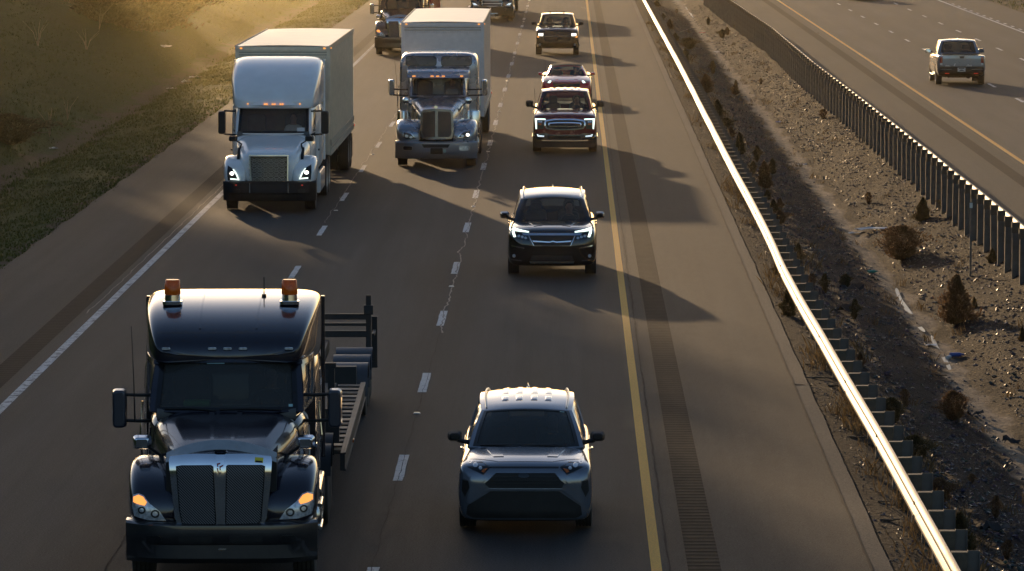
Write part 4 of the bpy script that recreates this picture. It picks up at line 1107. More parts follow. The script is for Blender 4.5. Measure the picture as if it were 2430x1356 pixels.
# ================================================================== grey compact SUV, front lane
def grey_suv():
    t = thing('suv', 'grey compact SUV with black mirrors nearest the camera in the right lane', 'SUV'); zc = place(t, 1249, 1250, dy=.93); s = 11815 / (zc - .9)
    pm = paint('grey_metallic_paint', (.17, .19, .23), .5, .15, dust=.1)
    st = [(.0, .70, .30, .70, .76, .95), (.025, .82, .22, .82, .86, .96), (.09, .895, .18, .91, .94, .96), (.20, .92, .17, .955, .99, .95), (.45, .93, .18, .975, 1.03, .92), (.9, .93, .20, 1.0, 1.07, .87), (1.25, .93, .22, 1.02, 1.10, .84),
          (1.7, .925, .22, 1.04, 1.10, .84), (2.6, .925, .22, 1.05, 1.10, .86), (3.6, .93, .22, 1.06, 1.12, .88), (4.3, .91, .26, 1.06, 1.12, .88), (4.52, .85, .32, 1.02, 1.06, .9), (4.6, .74, .4, .92, .96, .9)]
    b, bv = car_body('body', st, pm, t, arches=[(.93, .44, .36), (3.62, .44, .36)], cavity=(-.74, .74, 1.32, 4.1, .5, 1.6))
    c = conv(1040, 880, 3.39, 712, s)
    G = dict(zb=1.06, yf0=1.10, wf0=.80, yf1=1.92, wf1=.635, zf1=1.54, yr1=4.15, wr1=.60, zr1=1.58, yr0=4.42, wr0=.78, zbr=1.08, bulge=.16, crown=.055, arch=.095, um=.035, vm=(.03, .965), bowb=.045, bowt=.05)
    g = greenhouse(t, G, pm, windows=((.07, .34), (.38, .66), (.70, .88)), glassm=M['glass_dark'])
    interior(t, 1.15, .74, 1.02, rows=2)
    decal('grille', bv, c([(480, 820), (945, 820), (1025, 905), (1005, 940), (420, 940), (385, 905)]), M['mesh_dark'], t, off=.003)
    for r_ in (850, 878, 906): decal('grille_slat', bv, c([(430, r_), (985, r_), (985, r_ + 8), (430, r_ + 8)]), M['plastic'], t, off=.012, depth=.01)
    band('grille_surround', bv, c([(470, 806), (955, 806), (1045, 900), (1015, 958), (410, 958), (368, 900)]), .022, pm, t, off=.022)
    decal('emblem', bv, c(ellipse(700, 838, 46, 19, 18)), M['gloss_black'], t, off=.02, step=.03)
    decal('lower_grille', bv, c([(430, 966), (985, 966), (1160, 1085), (1170, 1160), (1120, 1185), (290, 1185), (235, 1160), (245, 1085)]), M['plastic'], t, off=.006)
    decal('hood_gap', bv, c([(420, 770), (985, 770), (980, 784), (425, 784)]), M['seal'], t, off=.004, depth=.01)
    for i in range(2):
        q = (lambda P: P) if i == 0 else (lambda P: [(1424 - a, b_) for a, b_ in reversed(P)])
        h = decal('headlight', bv, c(q([(228, 690), (300, 715), (432, 775), (375, 832), (222, 765)])), M['lens_dark'], t, off=.010)
        for (x, y, r_) in ((262, 738, 20), (308, 762, 20), (350, 782, 15)): decal('lamp_lens', bv, c(q(ellipse(x, y, r_, r_ * .8, 10))), M['lens'], h, off=.017, step=.03, depth=.008)
        decal('turn_signal', bv, c(q([(372, 790), (408, 782), (378, 818), (358, 808)])), M['amber'], h, off=.017, step=.03, depth=.008)
        decal('bumper_panel', bv, c(q([(215, 782), (372, 842), (388, 866), (364, 905), (404, 958), (256, 1072), (236, 1050), (266, 935), (254, 880), (206, 868)])), pm, t, off=.020, depth=.02)
        decal('side_vent', bv, c(q([(205, 880), (250, 885), (262, 935), (225, 1015), (198, 965)])), M['plastic'], t, off=.006)
    hood_panel(t, bv, .22, 1.12, .74, .80, pm)
    for sg in (-1, 1):   # raised ribs on the bonnet
        decal('hood_rib', bv, [(sg * .30, .45), (sg * .44, .45), (sg * .56, 1.08), (sg * .40, 1.08)] if sg > 0 else [(-.44, .45), (-.30, .45), (-.40, 1.08), (-.56, 1.08)], pm, t, view='top', off=.014, depth=.01, step=.1)
    mirror_pair(t, .89, 1.45, 1.19, .21, .15, .14)
    wipers(t, g)
    rf = g['roof']
    for sg in (0, 1):
        mb = MB(); mb.tube([rf(.06 + .88 * sg, .03 + .9 * k / 8) + V((0, 0, .006 if k in (0, 8) else .03)) for k in range(9)], .014, 6); mb.build('roof_rail', M['rim'], t)
    for u in (.27, .42, .58, .73):
        for (v0, v1) in ((.17, .30), (.40, .85)):
            mb = MB(); mb.grid(lambda a, b_: rf(u - .035 + .07 * a, v0 + (v1 - v0) * b_) + V((0, 0, .002 + .010 * min(1, 6 * min(a, 1 - a, b_ * 1.0, 1 - b_)))), 6, 6); mb.build('roof_rib', pm, t, recalc=False)
    p = rf(.5, .96); sharkfin(t, p.x, p.y, p.z, pm, 1.1)
    mb = MB(); mb.grid(lambda a, b_: g['sh'](.86 + .05 * a, .93 - .025 + .03 * b_) + V((0, .004, 0)), 2, 2); mb.build('sticker', M['paper'], t, recalc=False)
    mb = MB(); mb.grid(lambda a, b_: g['sh'](.945 + .012 * a, .36 + .07 * b_) + V((0, .004, 0)), 2, 2); mb.build('sticker', M['paper'], t, recalc=False)
    doors(t, bv, ((1.45, 2.5), (2.52, 3.25)), .42, 1.0, pm, .92)
    for sx in (-1, 1):
        for y in (.93, 3.62): wheel(t, sx * .80, y, .36, .235)
        decal('rocker_trim', bv, [(1.4, .2), (3.15, .2), (3.15, .34), (1.4, .34)], M['plastic'], t, view='right' if sx > 0 else 'left', off=.012)
    mb = MB(); mb.box((0, 2.2, .24), (1.5, 3.6, .1)); mb.build('underbody', M['plastic'], t)
    person('driver of the grey compact SUV with one hand up on the wheel', (t.location.x + .37, t.location.y + 2.02, .62), M['shirt_dark'])
    return t
grey_suv()
# ================================================================== black mid-size SUV
def black_suv():
    t = thing('suv', 'black SUV with lit L-shaped running lights in the right lane', 'SUV'); zc = place(t, 1311, 650, dy=.95); s = 11815 / (zc - .9)
    pm = paint('black_paint', (.006, .0065, .008), .05, .09, dust=.1)
    st = [(.0, .66, .40, .66, .70, .92), (.03, .80, .30, .82, .86, .94), (.10, .93, .24, .95, 1.00, .94), (.25, .98, .22, 1.01, 1.07, .93), (.6, .998, .24, 1.05, 1.12, .9), (1.0, .998, .26, 1.09, 1.15, .88), (1.3, .995, .28, 1.12, 1.17, .86),
          (2.0, .99, .28, 1.12, 1.17, .86), (3.2, .995, .28, 1.13, 1.18, .88), (4.3, .99, .30, 1.14, 1.18, .88), (4.85, .93, .36, 1.12, 1.15, .9), (4.95, .82, .42, 1.0, 1.04, .9)]
    b, bv = car_body('body', st, pm, t, arches=[(.95, .46, .385), (3.78, .46, .385)], cavity=(-.80, .80, 1.36, 4.5, .55, 1.7))
    c = conv(1160, 400, 4.843, 728, s)
    G = dict(zb=1.12, yf0=1.18, wf0=.86, yf1=1.92, wf1=.70, zf1=1.65, yr1=4.55, wr1=.66, zr1=1.66, yr0=4.8, wr0=.80, zbr=1.14, bulge=.14, crown=.06, arch=.10, um=.04, vm=(.03, .95), bowb=.05, bowt=.05, rear_clear=True, rv=(.15, .9))
    g = greenhouse(t, G, pm, windows=((.06, .30), (.34, .62), (.66, .9)))
    interior(t, 1.22, .80, 1.06, rows=2)
    decal('grille', bv, c([(450, 760), (1000, 760), (940, 885), (520, 885)]), M['mesh_dark'], t, off=.004)
    decal('grille_bar', bv, c([(380, 742), (1075, 742), (1060, 768), (400, 768)]), M['chrome'], t, off=.03, depth=.03)
    decal('grille_bar', bv, c([(500, 825), (705, 838), (740, 826), (775, 838), (955, 825), (940, 842), (775, 850), (740, 840), (705, 850), (515, 842)]), M['chrome'], t, off=.028, depth=.03)
    band('grille_surround', bv, c([(450, 762), (1000, 762), (942, 890), (520, 890)]), .010, M['chrome'], t, off=.02)
    decal('lower_grille', bv, c([(500, 1000), (960, 1000), (985, 1065), (475, 1065)]), M['mesh_dark'], t, off=.004)
    decal('bumper_guard', bv, c([(470, 1070), (985, 1070), (975, 1092), (480, 1092)]), M['rim'], t, off=.02)
    decal('bumper_trim', bv, c([(470, 970), (980, 970), (1005, 992), (450, 992)]), pm, t, off=.02)
    for i in range(2):
        q = (lambda P: P) if i == 0 else (lambda P: [(1452 - a, b_) for a, b_ in reversed(P)])
        h = decal('headlight', bv, c(q([(258, 685), (455, 722), (470, 830), (330, 800), (265, 780)])), M['lens_dark'], t, off=.008)
        decal('running_light', bv, c(q([(262, 690), (300, 696), (462, 724), (462, 738), (300, 722), (292, 724), (314, 786), (286, 790), (266, 740)])), M['led'], h, off=.018, step=.04, depth=.01)
        for (x, y) in ((345, 775), (385, 785), (425, 797)): decal('lamp_lens', bv, c(q(ellipse(x, y, 17, 15, 10))), M['lens'], h, off=.014, step=.03, depth=.008)
        decal('fog_light', bv, c(q(ellipse(290, 1005, 20, 21, 12))), M['lens'], t, off=.012, step=.03)
        decal('bumper_strip', bv, c(q([(235, 1042), (380, 1056), (378, 1066), (238, 1054)])), M['chrome'], t, off=.014)
        decal('bumper_strip', bv, c(q([(255, 880), (410, 910), (410, 920), (262, 896)])), M['chrome'], t, off=.012)
    hood_panel(t, bv, .30, 1.2, .80, .86, pm)
    for sg in (-1, 1):
        P = [(.22, .5), (.40, .42), (.56, 1.15), (.30, 1.15)]; decal('hood_rib', bv, P if sg > 0 else [(-a, b_) for a, b_ in reversed(P)], pm, t, view='top', off=.016, depth=.01, step=.1)
    mirror_pair(t, .95, 1.50, 1.26, .22, .17, .15, m=pm)
    wipers(t, g); rf = g['roof']
    for sg in (0, 1):
        mb = MB(); mb.tube([rf(.05 + .9 * sg, .03 + .9 * k / 8) + V((0, 0, .0 if k in (0, 8) else .05)) for k in range(9)], .017, 6); mb.build('roof_rail', M['chrome'], t)
    p = rf(.5, .96); sharkfin(t, p.x, p.y, p.z, pm, 1.2)
    mb = MB(); mb.grid(lambda a, b_: g['sh'](.90 + .03 * a, .90 + .04 * b_) + V((0, .004, 0)), 2, 2); mb.build('sticker', M['blue'], t, recalc=False)
    doors(t, bv, ((1.5, 2.65), (2.67, 3.4)), .45, 1.07, pm, 1.0)
    for sx in (-1, 1):
        for y in (.95, 3.78): wheel(t, sx * .855, y, .385, .25, m=M['rim'])
    mb = MB(); mb.box((0, 2.4, .32), (1.5, 3.6, .12)); mb.build('underbody', M['plastic'], t)
    person('driver of the black SUV, a dark figure behind the windscreen', (t.location.x + .38, t.location.y + 2.10, .68), M['shirt_dark'])
    return t
black_suv()
# ================================================================== pickups
def pickup(label, u_c, row, pm, kind, who=None):
    t = thing('pickup_truck', label, 'pickup truck'); zc = place(t, u_c, row, dy=.95); s = 11815 / (zc - .9)
    w = 1.01
    st = [(.0, .80, .50, .84, .88, .95), (.04, .93, .42, 1.02, 1.06, .95), (.12, .98, .40, 1.12, 1.18, .95), (.3, 1.0, .40, 1.18, 1.25, .94), (.9, 1.012, .42, 1.22, 1.30, .92), (1.35, 1.01, .44, 1.26, 1.33, .88), (2.0, 1.0, .44, 1.28, 1.33, .88),
          (3.4, 1.0, .44, 1.29, 1.33, .9), (3.75, 1.0, .46, 1.29, 1.32, .93), (4.6, 1.01, .48, 1.29, 1.32, .95), (5.6, 1.01, .52, 1.29, 1.32, .95), (5.75, .98, .56, 1.27, 1.30, .95)]
    b, bv = car_body('body', st, pm, t, arches=[(.97, .50, .41), (4.65, .50, .41)], cavity=(-.82, .82, 1.45, 3.45, .7, 1.9))
    # load bed opening
    mb = MB(); mb.box((0, 4.65, 1.335), (1.7, 1.9, .02)); mb.build('bed_cover', M['plastic'], t)
    G = dict(zb=1.27, yf0=1.32, wf0=.86, yf1=2.0, wf1=.70, zf1=1.86, yr1=3.45, wr1=.70, zr1=1.88, yr0=3.62, wr0=.84, zbr=1.28, bulge=.11, crown=.04, arch=.03, um=.045, vm=(.03, .94), bowb=.05, bowt=.04, rear_clear=True, rv=(.1, .85))
    g = greenhouse(t, G, pm, windows=((.08, .46), (.51, .88)))
    interior(t, 1.35, .82, 1.20, rows=2, low=.8)
    wipers(t, g)
    hood_panel(t, bv, .2, 1.34, .84, .88, pm)
    if kind == 'red':
        c = conv(1200, 0, 3.568, 503, s)
        decal('grille', bv, c([(345, 1010), (660, 1010), (672, 1055), (650, 1098), (355, 1098), (335, 1055)]), M['mesh_dark'], t, off=.004)
        band('grille_surround', bv, c(smooth_poly([(340, 1005), (665, 1005), (685, 1055), (655, 1103), (350, 1103), (325, 1055)], 1)), .045, M['chrome'], t, off=.035, depth=.04)
        band('grille_bar', bv, c(smooth_poly([(368, 1035), (640, 1035), (645, 1055), (636, 1075), (372, 1075), (362, 1055)], 1)), .028, M['chrome'], t, off=.03, depth=.03)
        decal('front_bumper', bv, c([(235, 1132), (345, 1128), (380, 1140), (630, 1140), (660, 1128), (768, 1132), (765, 1172), (650, 1190), (355, 1190), (240, 1172)]), M['chrome'], t, off=.05, depth=.08)
        decal('lower_grille', bv, c([(370, 1152), (635, 1152), (640, 1186), (360, 1186)]), M['mesh_dark'], t, off=.056, depth=.02)
        decal('air_dam', bv, c([(240, 1195), (765, 1195), (750, 1250), (255, 1250)]), M['plastic'], t, off=.02)
        for i in range(2):
            q = (lambda P: P) if i == 0 else (lambda P: [(1006 - a, b_) for a, b_ in reversed(P)])
            h = decal('headlight', bv, c(q([(250, 1004), (338, 1008), (322, 1092), (258, 1094)])), M['lens_dark'], t, off=.01)
            decal('running_light', bv, c(q([(248, 1004), (338, 1006), (338, 1016), (266, 1015), (266, 1092), (256, 1094)])), M['led'], h, off=.022, step=.06, depth=.01)
            decal('turn_signal', bv, c(q([(275, 1042), (306, 1044), (304, 1060), (277, 1058)])), M['amber_lit'] if False else M['amber'], h, off=.018, step=.05, depth=.01)
            decal('lamp_lens', bv, c(q([(275, 1022), (310, 1024), (309, 1038), (276, 1036)])), M['lens'], h, off=.018, step=.05, depth=.01)
            decal('fog_light', bv, c(q([(266, 1136), (290, 1146), (328, 1150), (326, 1160), (272, 1156)])), M['led_soft'], t, off=.062, step=.05, depth=.02)
        mirror_pair(t, .99, 1.62, 1.46, .25, .22, .14)
        rf = g['roof']
        for u in (.2, .35, .5, .65, .8):
            mb = MB(); mb.grid(lambda a, b_: rf(u - .04 + .08 * a, .15 + .8 * b_) + V((0, 0, .002 + .014 * min(1, 6 * min(a, 1 - a, b_, 1 - b_)))), 6, 6); mb.build('roof_rib', pm, t, recalc=False)
        for u in (.28, .72): p = rf(u, .5); sharkfin(t, p.x, p.y, p.z + .003, M['plastic'], .8)
        mb = MB(); mb.tube([(-.93, 1.3, 1.25), (-.95, 1.32, 1.95)], .005, 5); mb.build('antenna', M['plastic'], t)
        P = [(.25, .45), (.42, .4), (.62, 1.3), (.40, 1.3)]
    else:
        c = conv(1200, 0, 3.568, 440, s)
        decal('grille', bv, c([(318, 285), (340, 265), (540, 265), (560, 285), (550, 345), (330, 345)]), M['mesh_dark'], t, off=.006)
        decal('grille_bar', bv, c([(432, 268), (450, 268), (448, 342), (434, 342)]), M['gloss_black'], t, off=.02)
        decal('grille_bar', bv, c([(325, 302), (555, 302), (553, 312), (327, 312)]), M['gloss_black'], t, off=.02)
        decal('emblem', bv, c([(430, 270), (452, 270), (458, 284), (441, 298), (424, 284)]), M['lens_dark'], t, off=.028, step=.05)
        decal('front_bumper', bv, c([(268, 352), (330, 362), (550, 362), (612, 352), (612, 398), (560, 412), (320, 412), (268, 398)]), M['gloss_black'], t, off=.05, depth=.08)
        for i in range(2):
            q = (lambda P: P) if i == 0 else (lambda P: [(880 - a, b_) for a, b_ in reversed(P)])
            h = decal('headlight', bv, c(q([(268, 282), (322, 282), (318, 322), (270, 322)])), M['lens_dark'], t, off=.01)
            decal('lamp_lens', bv, c(q([(280, 284), (320, 284), (318, 306), (280, 304)])), M['led_hot'], h, off=.02, step=.06, depth=.01)
            decal('turn_signal', bv, c(q([(268, 306), (284, 308), (284, 320), (270, 318)])), M['amber_lit'], h, off=.02, step=.06, depth=.01)
            decal('fog_light', bv, c(q(ellipse(291, 380, 10, 11, 10))), M['lens'], t, off=.06, step=.05)
        mirror_pair(t, .99, 1.60, 1.43, .24, .18, .14)
        mb = MB(); mb.rbox((-.02, 2.06, 1.955), (.78, .08, .05), .02, 'x'); mb.build('light_bar', M['plastic'], t, bevel=.01)
        for sx in (-.34, .30):
            mb = MB(); mb.box((sx, 2.08, 1.91), (.05, .05, .07)); mb.build('light_bar_foot', M['plastic'], t)
        P = [(.15, .35), (.38, .35), (.52, 1.3), (.28, 1.3)]
    for sg in (-1, 1): decal('hood_rib', bv, P if sg > 0 else [(-a, b_) for a, b_ in reversed(P)], pm, t, view='top', off=.02, depth=.01, step=.12)
    doors(t, bv, ((1.6, 2.6), (2.63, 3.55)), .58, 1.22, pm, 1.14)
    for sx in (-1, 1):
        for y in (.97, 4.65): wheel(t, sx * .87, y, .41, .27, 'pickup', M['rim'])
        mb = MB(); mb.rbox((sx * .97, 2.5, .42), (.14, 2.0, .05), .02, 'y'); mb.build('running_board', M['chrome'] if kind == 'red' else M['plastic'], t)
    mb = MB(); mb.box((0, 2.9, .52), (.9, 5.0, .16)); mb.box((0, 1.0, .42), (1.5, .14, .12)); mb.box((0, 4.65, .40), (1.5, .16, .16)); mb.build('chassis', M['plastic'], t)
    if who: person(who, (t.location.x + .38, t.location.y + 2.28, .84), M['shirt_dark'])
    return t
pickup('dark red pickup with chrome grille and lit C-shaped lamps, ahead of the red convertible', 1341, 360, paint('dark_red_paint', (.17, .016, .018), .3, .22), 'red', 'driver of the dark red pickup in dark clothes')
pickup('black pickup with lit headlights and a roof light bar, farthest in the right lane', 1323, 130, paint('black_pickup_paint', (.010, .011, .013), .1, .18), 'black', 'driver of the black pickup with the roof light bar')
# ================================================================== red convertible
def convertible():
    t = thing('convertible', 'red sports convertible with its brown soft top up, behind the dark red pickup', 'convertible'); zc = place(t, 1345, 243, dy=.85); s = 11815 / (zc - .8)
    pm = paint('red_paint', (.62, .02, .022), .1, .22)
    st = [(.0, .62, .30, .52, .56, .92), (.04, .78, .22, .64, .67, .94), (.14, .90, .18, .74, .77, .94), (.35, .94, .17, .82, .84, .93), (.8, .955, .19, .89, .93, .9), (1.2, .955, .2, .93, .98, .88), (1.6, .95, .2, .95, 1.0, .86), (2.4, .95, .2, .96, 1.0, .86),
          (3.4, .96, .2, .98, 1.01, .88), (4.2, .955, .24, .99, 1.02, .9), (4.65, .9, .3, .97, 1.0, .9), (4.78, .8, .4, .9, .94, .9)]
    b, bv = car_body('body', st, pm, t, arches=[(.85, .42, .345), (3.57, .42, .345)], cavity=(-.74, .74, 1.62, 3.3, .4, 1.6))
    top = mat('soft_top_fabric', (.09, .06, .04), .85, var=.15, bump=.3)
    G = dict(zb=.96, yf0=1.45, wf0=.76, yf1=2.12, wf1=.56, zf1=1.33, yr1=3.1, wr1=.56, zr1=1.37, yr0=3.7, wr0=.74, zbr=1.0, bulge=.16, crown=.06, arch=.03, um=.04, vm=(.03, .94), rear_clear=True, rv=(.25, .8))
    g = greenhouse(t, G, pm, windows=((.08, .42), (.46, .68)))
    rf = g['roof']; mb = MB(); mb.grid(lambda a, b_: rf(a, b_) + V((0, 0, .012)), 12, 8); mb.build('soft_top', top, t, recalc=False, solid=.01)
    interior(t, 1.5, .72, .90, rows=1, low=.45); wipers(t, g)
    c = conv(1200, 0, 3.568, 518, s)
    hood_panel(t, bv, .2, 1.45, .72, .80, pm)
    decal('grille', bv, c([(400, 700), (425, 686), (612, 686), (638, 700), (625, 735), (412, 735)]), M['mesh_dark'], t, off=.006)
    band('grille_surround', bv, c([(396, 700), (423, 682), (614, 682), (642, 700), (628, 738), (408, 738)]), .012, M['plastic'], t, off=.015)
    for i in range(2):
        q = (lambda P: P) if i == 0 else (lambda P: [(1036 - a, b_) for a, b_ in reversed(P)])
        h = decal('headlight', bv, c(q([(322, 680), (392, 688), (378, 710), (322, 698)])), M['lens_dark'], t, off=.008)
        decal('running_light', bv, c(q([(372, 686), (390, 688), (376, 706), (356, 703)])), M['led'], h, off=.02, step=.05, depth=.01)
    P = [(.3, .5), (.42, .45), (.55, 1.42), (.42, 1.42)]
    for sg in (-1, 1): decal('hood_rib', bv, P if sg > 0 else [(-a, b_) for a, b_ in reversed(P)], pm, t, view='top', off=.014, depth=.01, step=.12)
    mirror_pair(t, .90, 1.72, 1.03, .18, .12, .12, m=pm)
    mb = MB(); mb.tube([(-.78, 1.2, .95), (-.80, 1.24, 1.5)], .004, 5); mb.build('antenna', M['plastic'], t)
    doors(t, bv, ((1.7, 2.9),), .35, .92, pm, .85)
    for sx in (-1, 1):
        for y in (.85, 3.57): wheel(t, sx * .83, y, .345, .25, m=M['rim_dark'])
    mb = MB(); mb.box((0, 2.3, .22), (1.4, 3.6, .08)); mb.build('underbody', M['plastic'], t)
    person('driver of the red convertible under the soft top', (t.location.x + .36, t.location.y + 2.45, .46), M['shirt_dark'], .95)
convertible()
# ================================================================== silver pickup driving away + car just above the frame
def silver_pickup():
    t = thing('pickup_truck', 'silver pickup seen from behind on the opposite carriageway', 'pickup truck')
    zc = 109390 / (201 + 343); t.location = ((2281 - 1350) / (201 + 343) * CAM_H, zc_to_y(201) - 1.05 + .25, .006); s = 11815 / (zc - 1.0)
    pm = paint('silver_paint', (.30, .31, .34), .6, .25, dust=.2)
    # built facing +y: the rear end is at y = 0
    st = [(.0, .86, .56, 1.14, 1.17, .95), (.05, .94, .46, 1.19, 1.21, .95), (.2, .985, .36, 1.21, 1.22, .95), (.7, .995, .32, 1.21, 1.22, .95), (1.7, .995, .3, 1.20, 1.215, .93), (2.0, .99, .3, 1.19, 1.22, .9), (3.6, .99, .3, 1.15, 1.20, .88), (4.1, .985, .3, 1.12, 1.17, .9),
          (4.7, .97, .28, 1.05, 1.10, .92), (5.1, .94, .26, .98, 1.03, .94), (5.3, .8, .34, .84, .88, .94)]
    b, bv = car_body('body', st, pm, t, arches=[(1.05, .46, .39), (4.23, .46, .39)], cavity=(-.8, .8, 1.95, 3.75, .6, 1.7))
    G = dict(zb=1.2, yf0=1.72, wf0=.86, yf1=2.02, wf1=.69, zf1=1.76, yr1=3.3, wr1=.68, zr1=1.74, yr0=4.05, wr0=.84, zbr=1.14, bulge=.07, crown=.05, arch=.04, um=.07, vm=(.08, .9), bowb=.05, bowt=.05, rear_clear=True)
    g = greenhouse(t, G, pm, windows=((.06, .42), (.47, .85)), glassm=M['glass_dark'])
    for o in list(t.children):
        if o.name.startswith('windscreen'): o.name = 'back_window'
        elif o.name.startswith('rear_window'): o.name = 'windscreen'
    for r in range(2):
        for sx in (-1, 1):
            mb = MB(); mb.rbox((sx * .37, 2.25 + r * .9, 1.05), (.48, .14, .6), .12, 'y'); q = mb.build('seat', M['seat'], t, bevel=.03)
            mb = MB(); mb.rbox((sx * .37, 2.22 + r * .9, 1.45), (.26, .1, .18), .06, 'y'); mb.build('headrest', M['seat'], q, bevel=.02)
    mb = MB(); mb.rbox((0, 3.75, 1.12), (1.5, .4, .2), .08, 'x'); mb.build('dashboard', M['interior'], t)
    c = conv(2180, 70, 7.136, 770, s)
    decal('tailgate', bv, c([(450, 435), (1092, 440), (1092, 622), (450, 622)]), pm, t, off=.012, depth=.02)
    decal('tonneau_edge', bv, c([(440, 405), (1075, 405), (1075, 430), (440, 430)]), M['plastic'], t, off=.014)
    decal('tailgate_handle', bv, c([(730, 452), (818, 452), (806, 490), (742, 490)]), M['plastic'], t, off=.024, step=.04)
    decal('rear_bumper', bv, c([(400, 630), (1145, 630), (1150, 800), (1100, 850), (440, 850), (390, 800)]), M['plastic'], t, off=.035, depth=.06)
    for x0 in (412, 942): decal('bumper_step', bv, c([(x0, 672), (x0 + 188, 672), (x0 + 188, 686), (x0, 686)]), M['chrome'], t, off=.05)
    for x0 in (488, 980): decal('reflector', bv, c([(x0, 741), (x0 + 72, 741), (x0 + 72, 756), (x0, 756)]), M['red_refl'], t, off=.045)
    pl = decal('licence_plate', bv, c([(700, 650), (834, 650), (834, 716), (700, 716)]), M['pale'], t, off=.05)
    decal('plate_picture', bv, c([(718, 655), (815, 655), (815, 668), (718, 668)]), M['plastic'], pl, off=.054, depth=.002); decal('plate_picture', bv, c([(728, 700), (740, 684), (775, 680), (808, 694), (806, 702)]), M['plastic'], pl, off=.054, depth=.002)
    decal('emblem', bv, c(ellipse(734, 556, 11, 9, 10)), M['chrome'], t, off=.03, step=.03)
    for i in range(2):
        q = (lambda P: P) if i == 0 else (lambda P: [(1542 - a, b_) for a, b_ in reversed(P)])
        h = decal('tail_light', bv, c(q([(398, 470), (446, 465), (446, 612), (404, 606), (396, 560)])), M['red_lens'], t, off=.014)
        decal('reversing_light', bv, c(q([(404, 572), (444, 572), (444, 610), (406, 604)])), M['lens'], h, off=.022, step=.05)
    for sg in (-1, 1):
        mb = MB(); mb.rbox((sg * 1.09, 3.7, 1.26), (.24, .14, .17), .06, 'y', 5); o = mb.build('side_mirror', pm, t, bevel=.02); mb = MB(); mb.rbox((sg * 1.09, 3.625, 1.26), (.2, .006, .13), .05, 'y'); mb.build('mirror_glass', M['mirror'], o)
        mb = MB(); mb.box((sg * .96, 3.72, 1.22), (.1, .05, .05)); mb.build('mirror_arm', M['plastic'], o)
        for y in (1.05, 4.23): wheel(t, sg * .86, y, .39, .25)
        mb = MB(); mb.rbox((sg * .98, 2.6, .36), (.13, 1.8, .05), .02, 'y'); mb.build('running_board', M['chrome'], t)
    p = g['roof'](.5, .12); sharkfin(t, p.x, p.y, p.z, pm, 1.0)
    mb = MB(); mb.box((0, 2.6, .42), (1.0, 4.3, .16)); mb.box((0, 1.05, .36), (1.4, .14, .14)); mb.cyl((-.5, .35, .34), (-.5, 1.4, .34), .05); mb.cyl((.3, .4, .36), (.3, .8, .36), .1, n=12); mb.build('chassis', M['plastic'], t)
    doors(t, bv, ((2.05, 2.9), (2.92, 3.95)), .5, 1.1, pm, 1.02)
silver_pickup()
def top_car():
    t = thing('car', 'dark car cut off by the top picture edge on the opposite carriageway', 'car'); t.location = (18.85, zc_to_y(1) - .6, .006)
    pm = paint('dark_grey_paint', (.04, .042, .045), .3, .25)
    st = [(.0, .7, .4, .9, .95, .92), (.05, .82, .3, 1.0, 1.02, .93), (.3, .9, .24, 1.02, 1.04, .92), (1.2, .91, .22, 1.0, 1.03, .9), (3.4, .91, .22, .96, .99, .9), (4.2, .88, .22, .86, .9, .92), (4.55, .7, .3, .7, .74, .92)]
    b, bv = car_body('body', st, pm, t, arches=[(.95, .4, .33), (3.65, .4, .33)], cavity=(-.7, .7, 1.2, 3.0, .5, 1.4))
    greenhouse(t, dict(zb=1.0, yf0=.5, wf0=.76, yf1=1.15, wf1=.58, zf1=1.42, yr1=2.5, wr1=.58, zr1=1.42, yr0=3.3, wr0=.76, zbr=.96), pm, glassm=M['glass_dark'])
    for sx in (-1, 1):
        for y in (.95, 3.65): wheel(t, sx * .8, y, .33, .21)
        decal('tail_light', bv, [(sx * .55, .82), (sx * .84, .82), (sx * .84, .95), (sx * .55, .95)] if sx > 0 else [(-.84, .82), (-.55, .82), (-.55, .95), (-.84, .95)], M['red_lens'], t, off=.02)
top_car()
# ================================================================== lorries
def rsec(x0, x1, z0, z1, y, r=.3, n=16, px=0.0):
    """rounded section between x0..x1, z0..z1 at depth y"""
    cx, cz, a, b = (x0 + x1) / 2, (z0 + z1) / 2, (x1 - x0) / 2, (z1 - z0) / 2; out = []
    e = 2 / max(.15, r * 2 + .001)
    for k in range(n):
        an = 2 * pi * k / n + pi / n; c, s = cos(an), sin(an)
        q = r * 2
        out.append(V((cx + a * (abs(c) ** q) * (1 if c > 0 else -1), y, cz + b * (abs(s) ** q) * (1 if s > 0 else -1))))
    return out
def loft_part(name, secs, m, t, sub=1, mirror=False, cut=None, ang=40, r=.25, n=16):
    """secs: (y, x0, x1, z0, z1)"""
    outs = []
    for sg in ((1, -1) if mirror else (1,)):
        mb = MB(); mb.loft([rsec(x0 if sg > 0 else -x1, x1 if sg > 0 else -x0, z0, z1, y, r, n) for y, x0, x1, z0, z1 in secs])
        me = mb.mesh(name); me = baked(me, [('SUBSURF', {'levels': sub, 'render_levels': sub})]) if sub else me
        if cut:
            c = MB(); xs = sorted((cut[3] * sg, cut[4] * sg)); c.cyl((xs[0], cut[0], cut[1]), (xs[1], cut[0], cut[1]), cut[2], n=32)
            cm = c.mesh('cut'); co_ = bpy.data.objects.new('cut', cm); COL.objects.link(co_)
            me = baked(me, [('BOOLEAN', {'object': co_, 'operation': 'DIFFERENCE', 'solver': 'EXACT'})]); bpy.data.objects.remove(co_)
        me.materials.clear(); o = finish(me, name, m, t, ang=ang); outs.append((o, bvh_of(me)))
    return outs if mirror else outs[0]
def virt(fn, x0, x1, z0, z1, n=14):
    mb = MB(); mb.grid(lambda a, b: fn(lerp(x0, x1, a), lerp(z0, z1, b)), n, n); me = mb.mesh('v', recalc=False); return bvh_of(me)
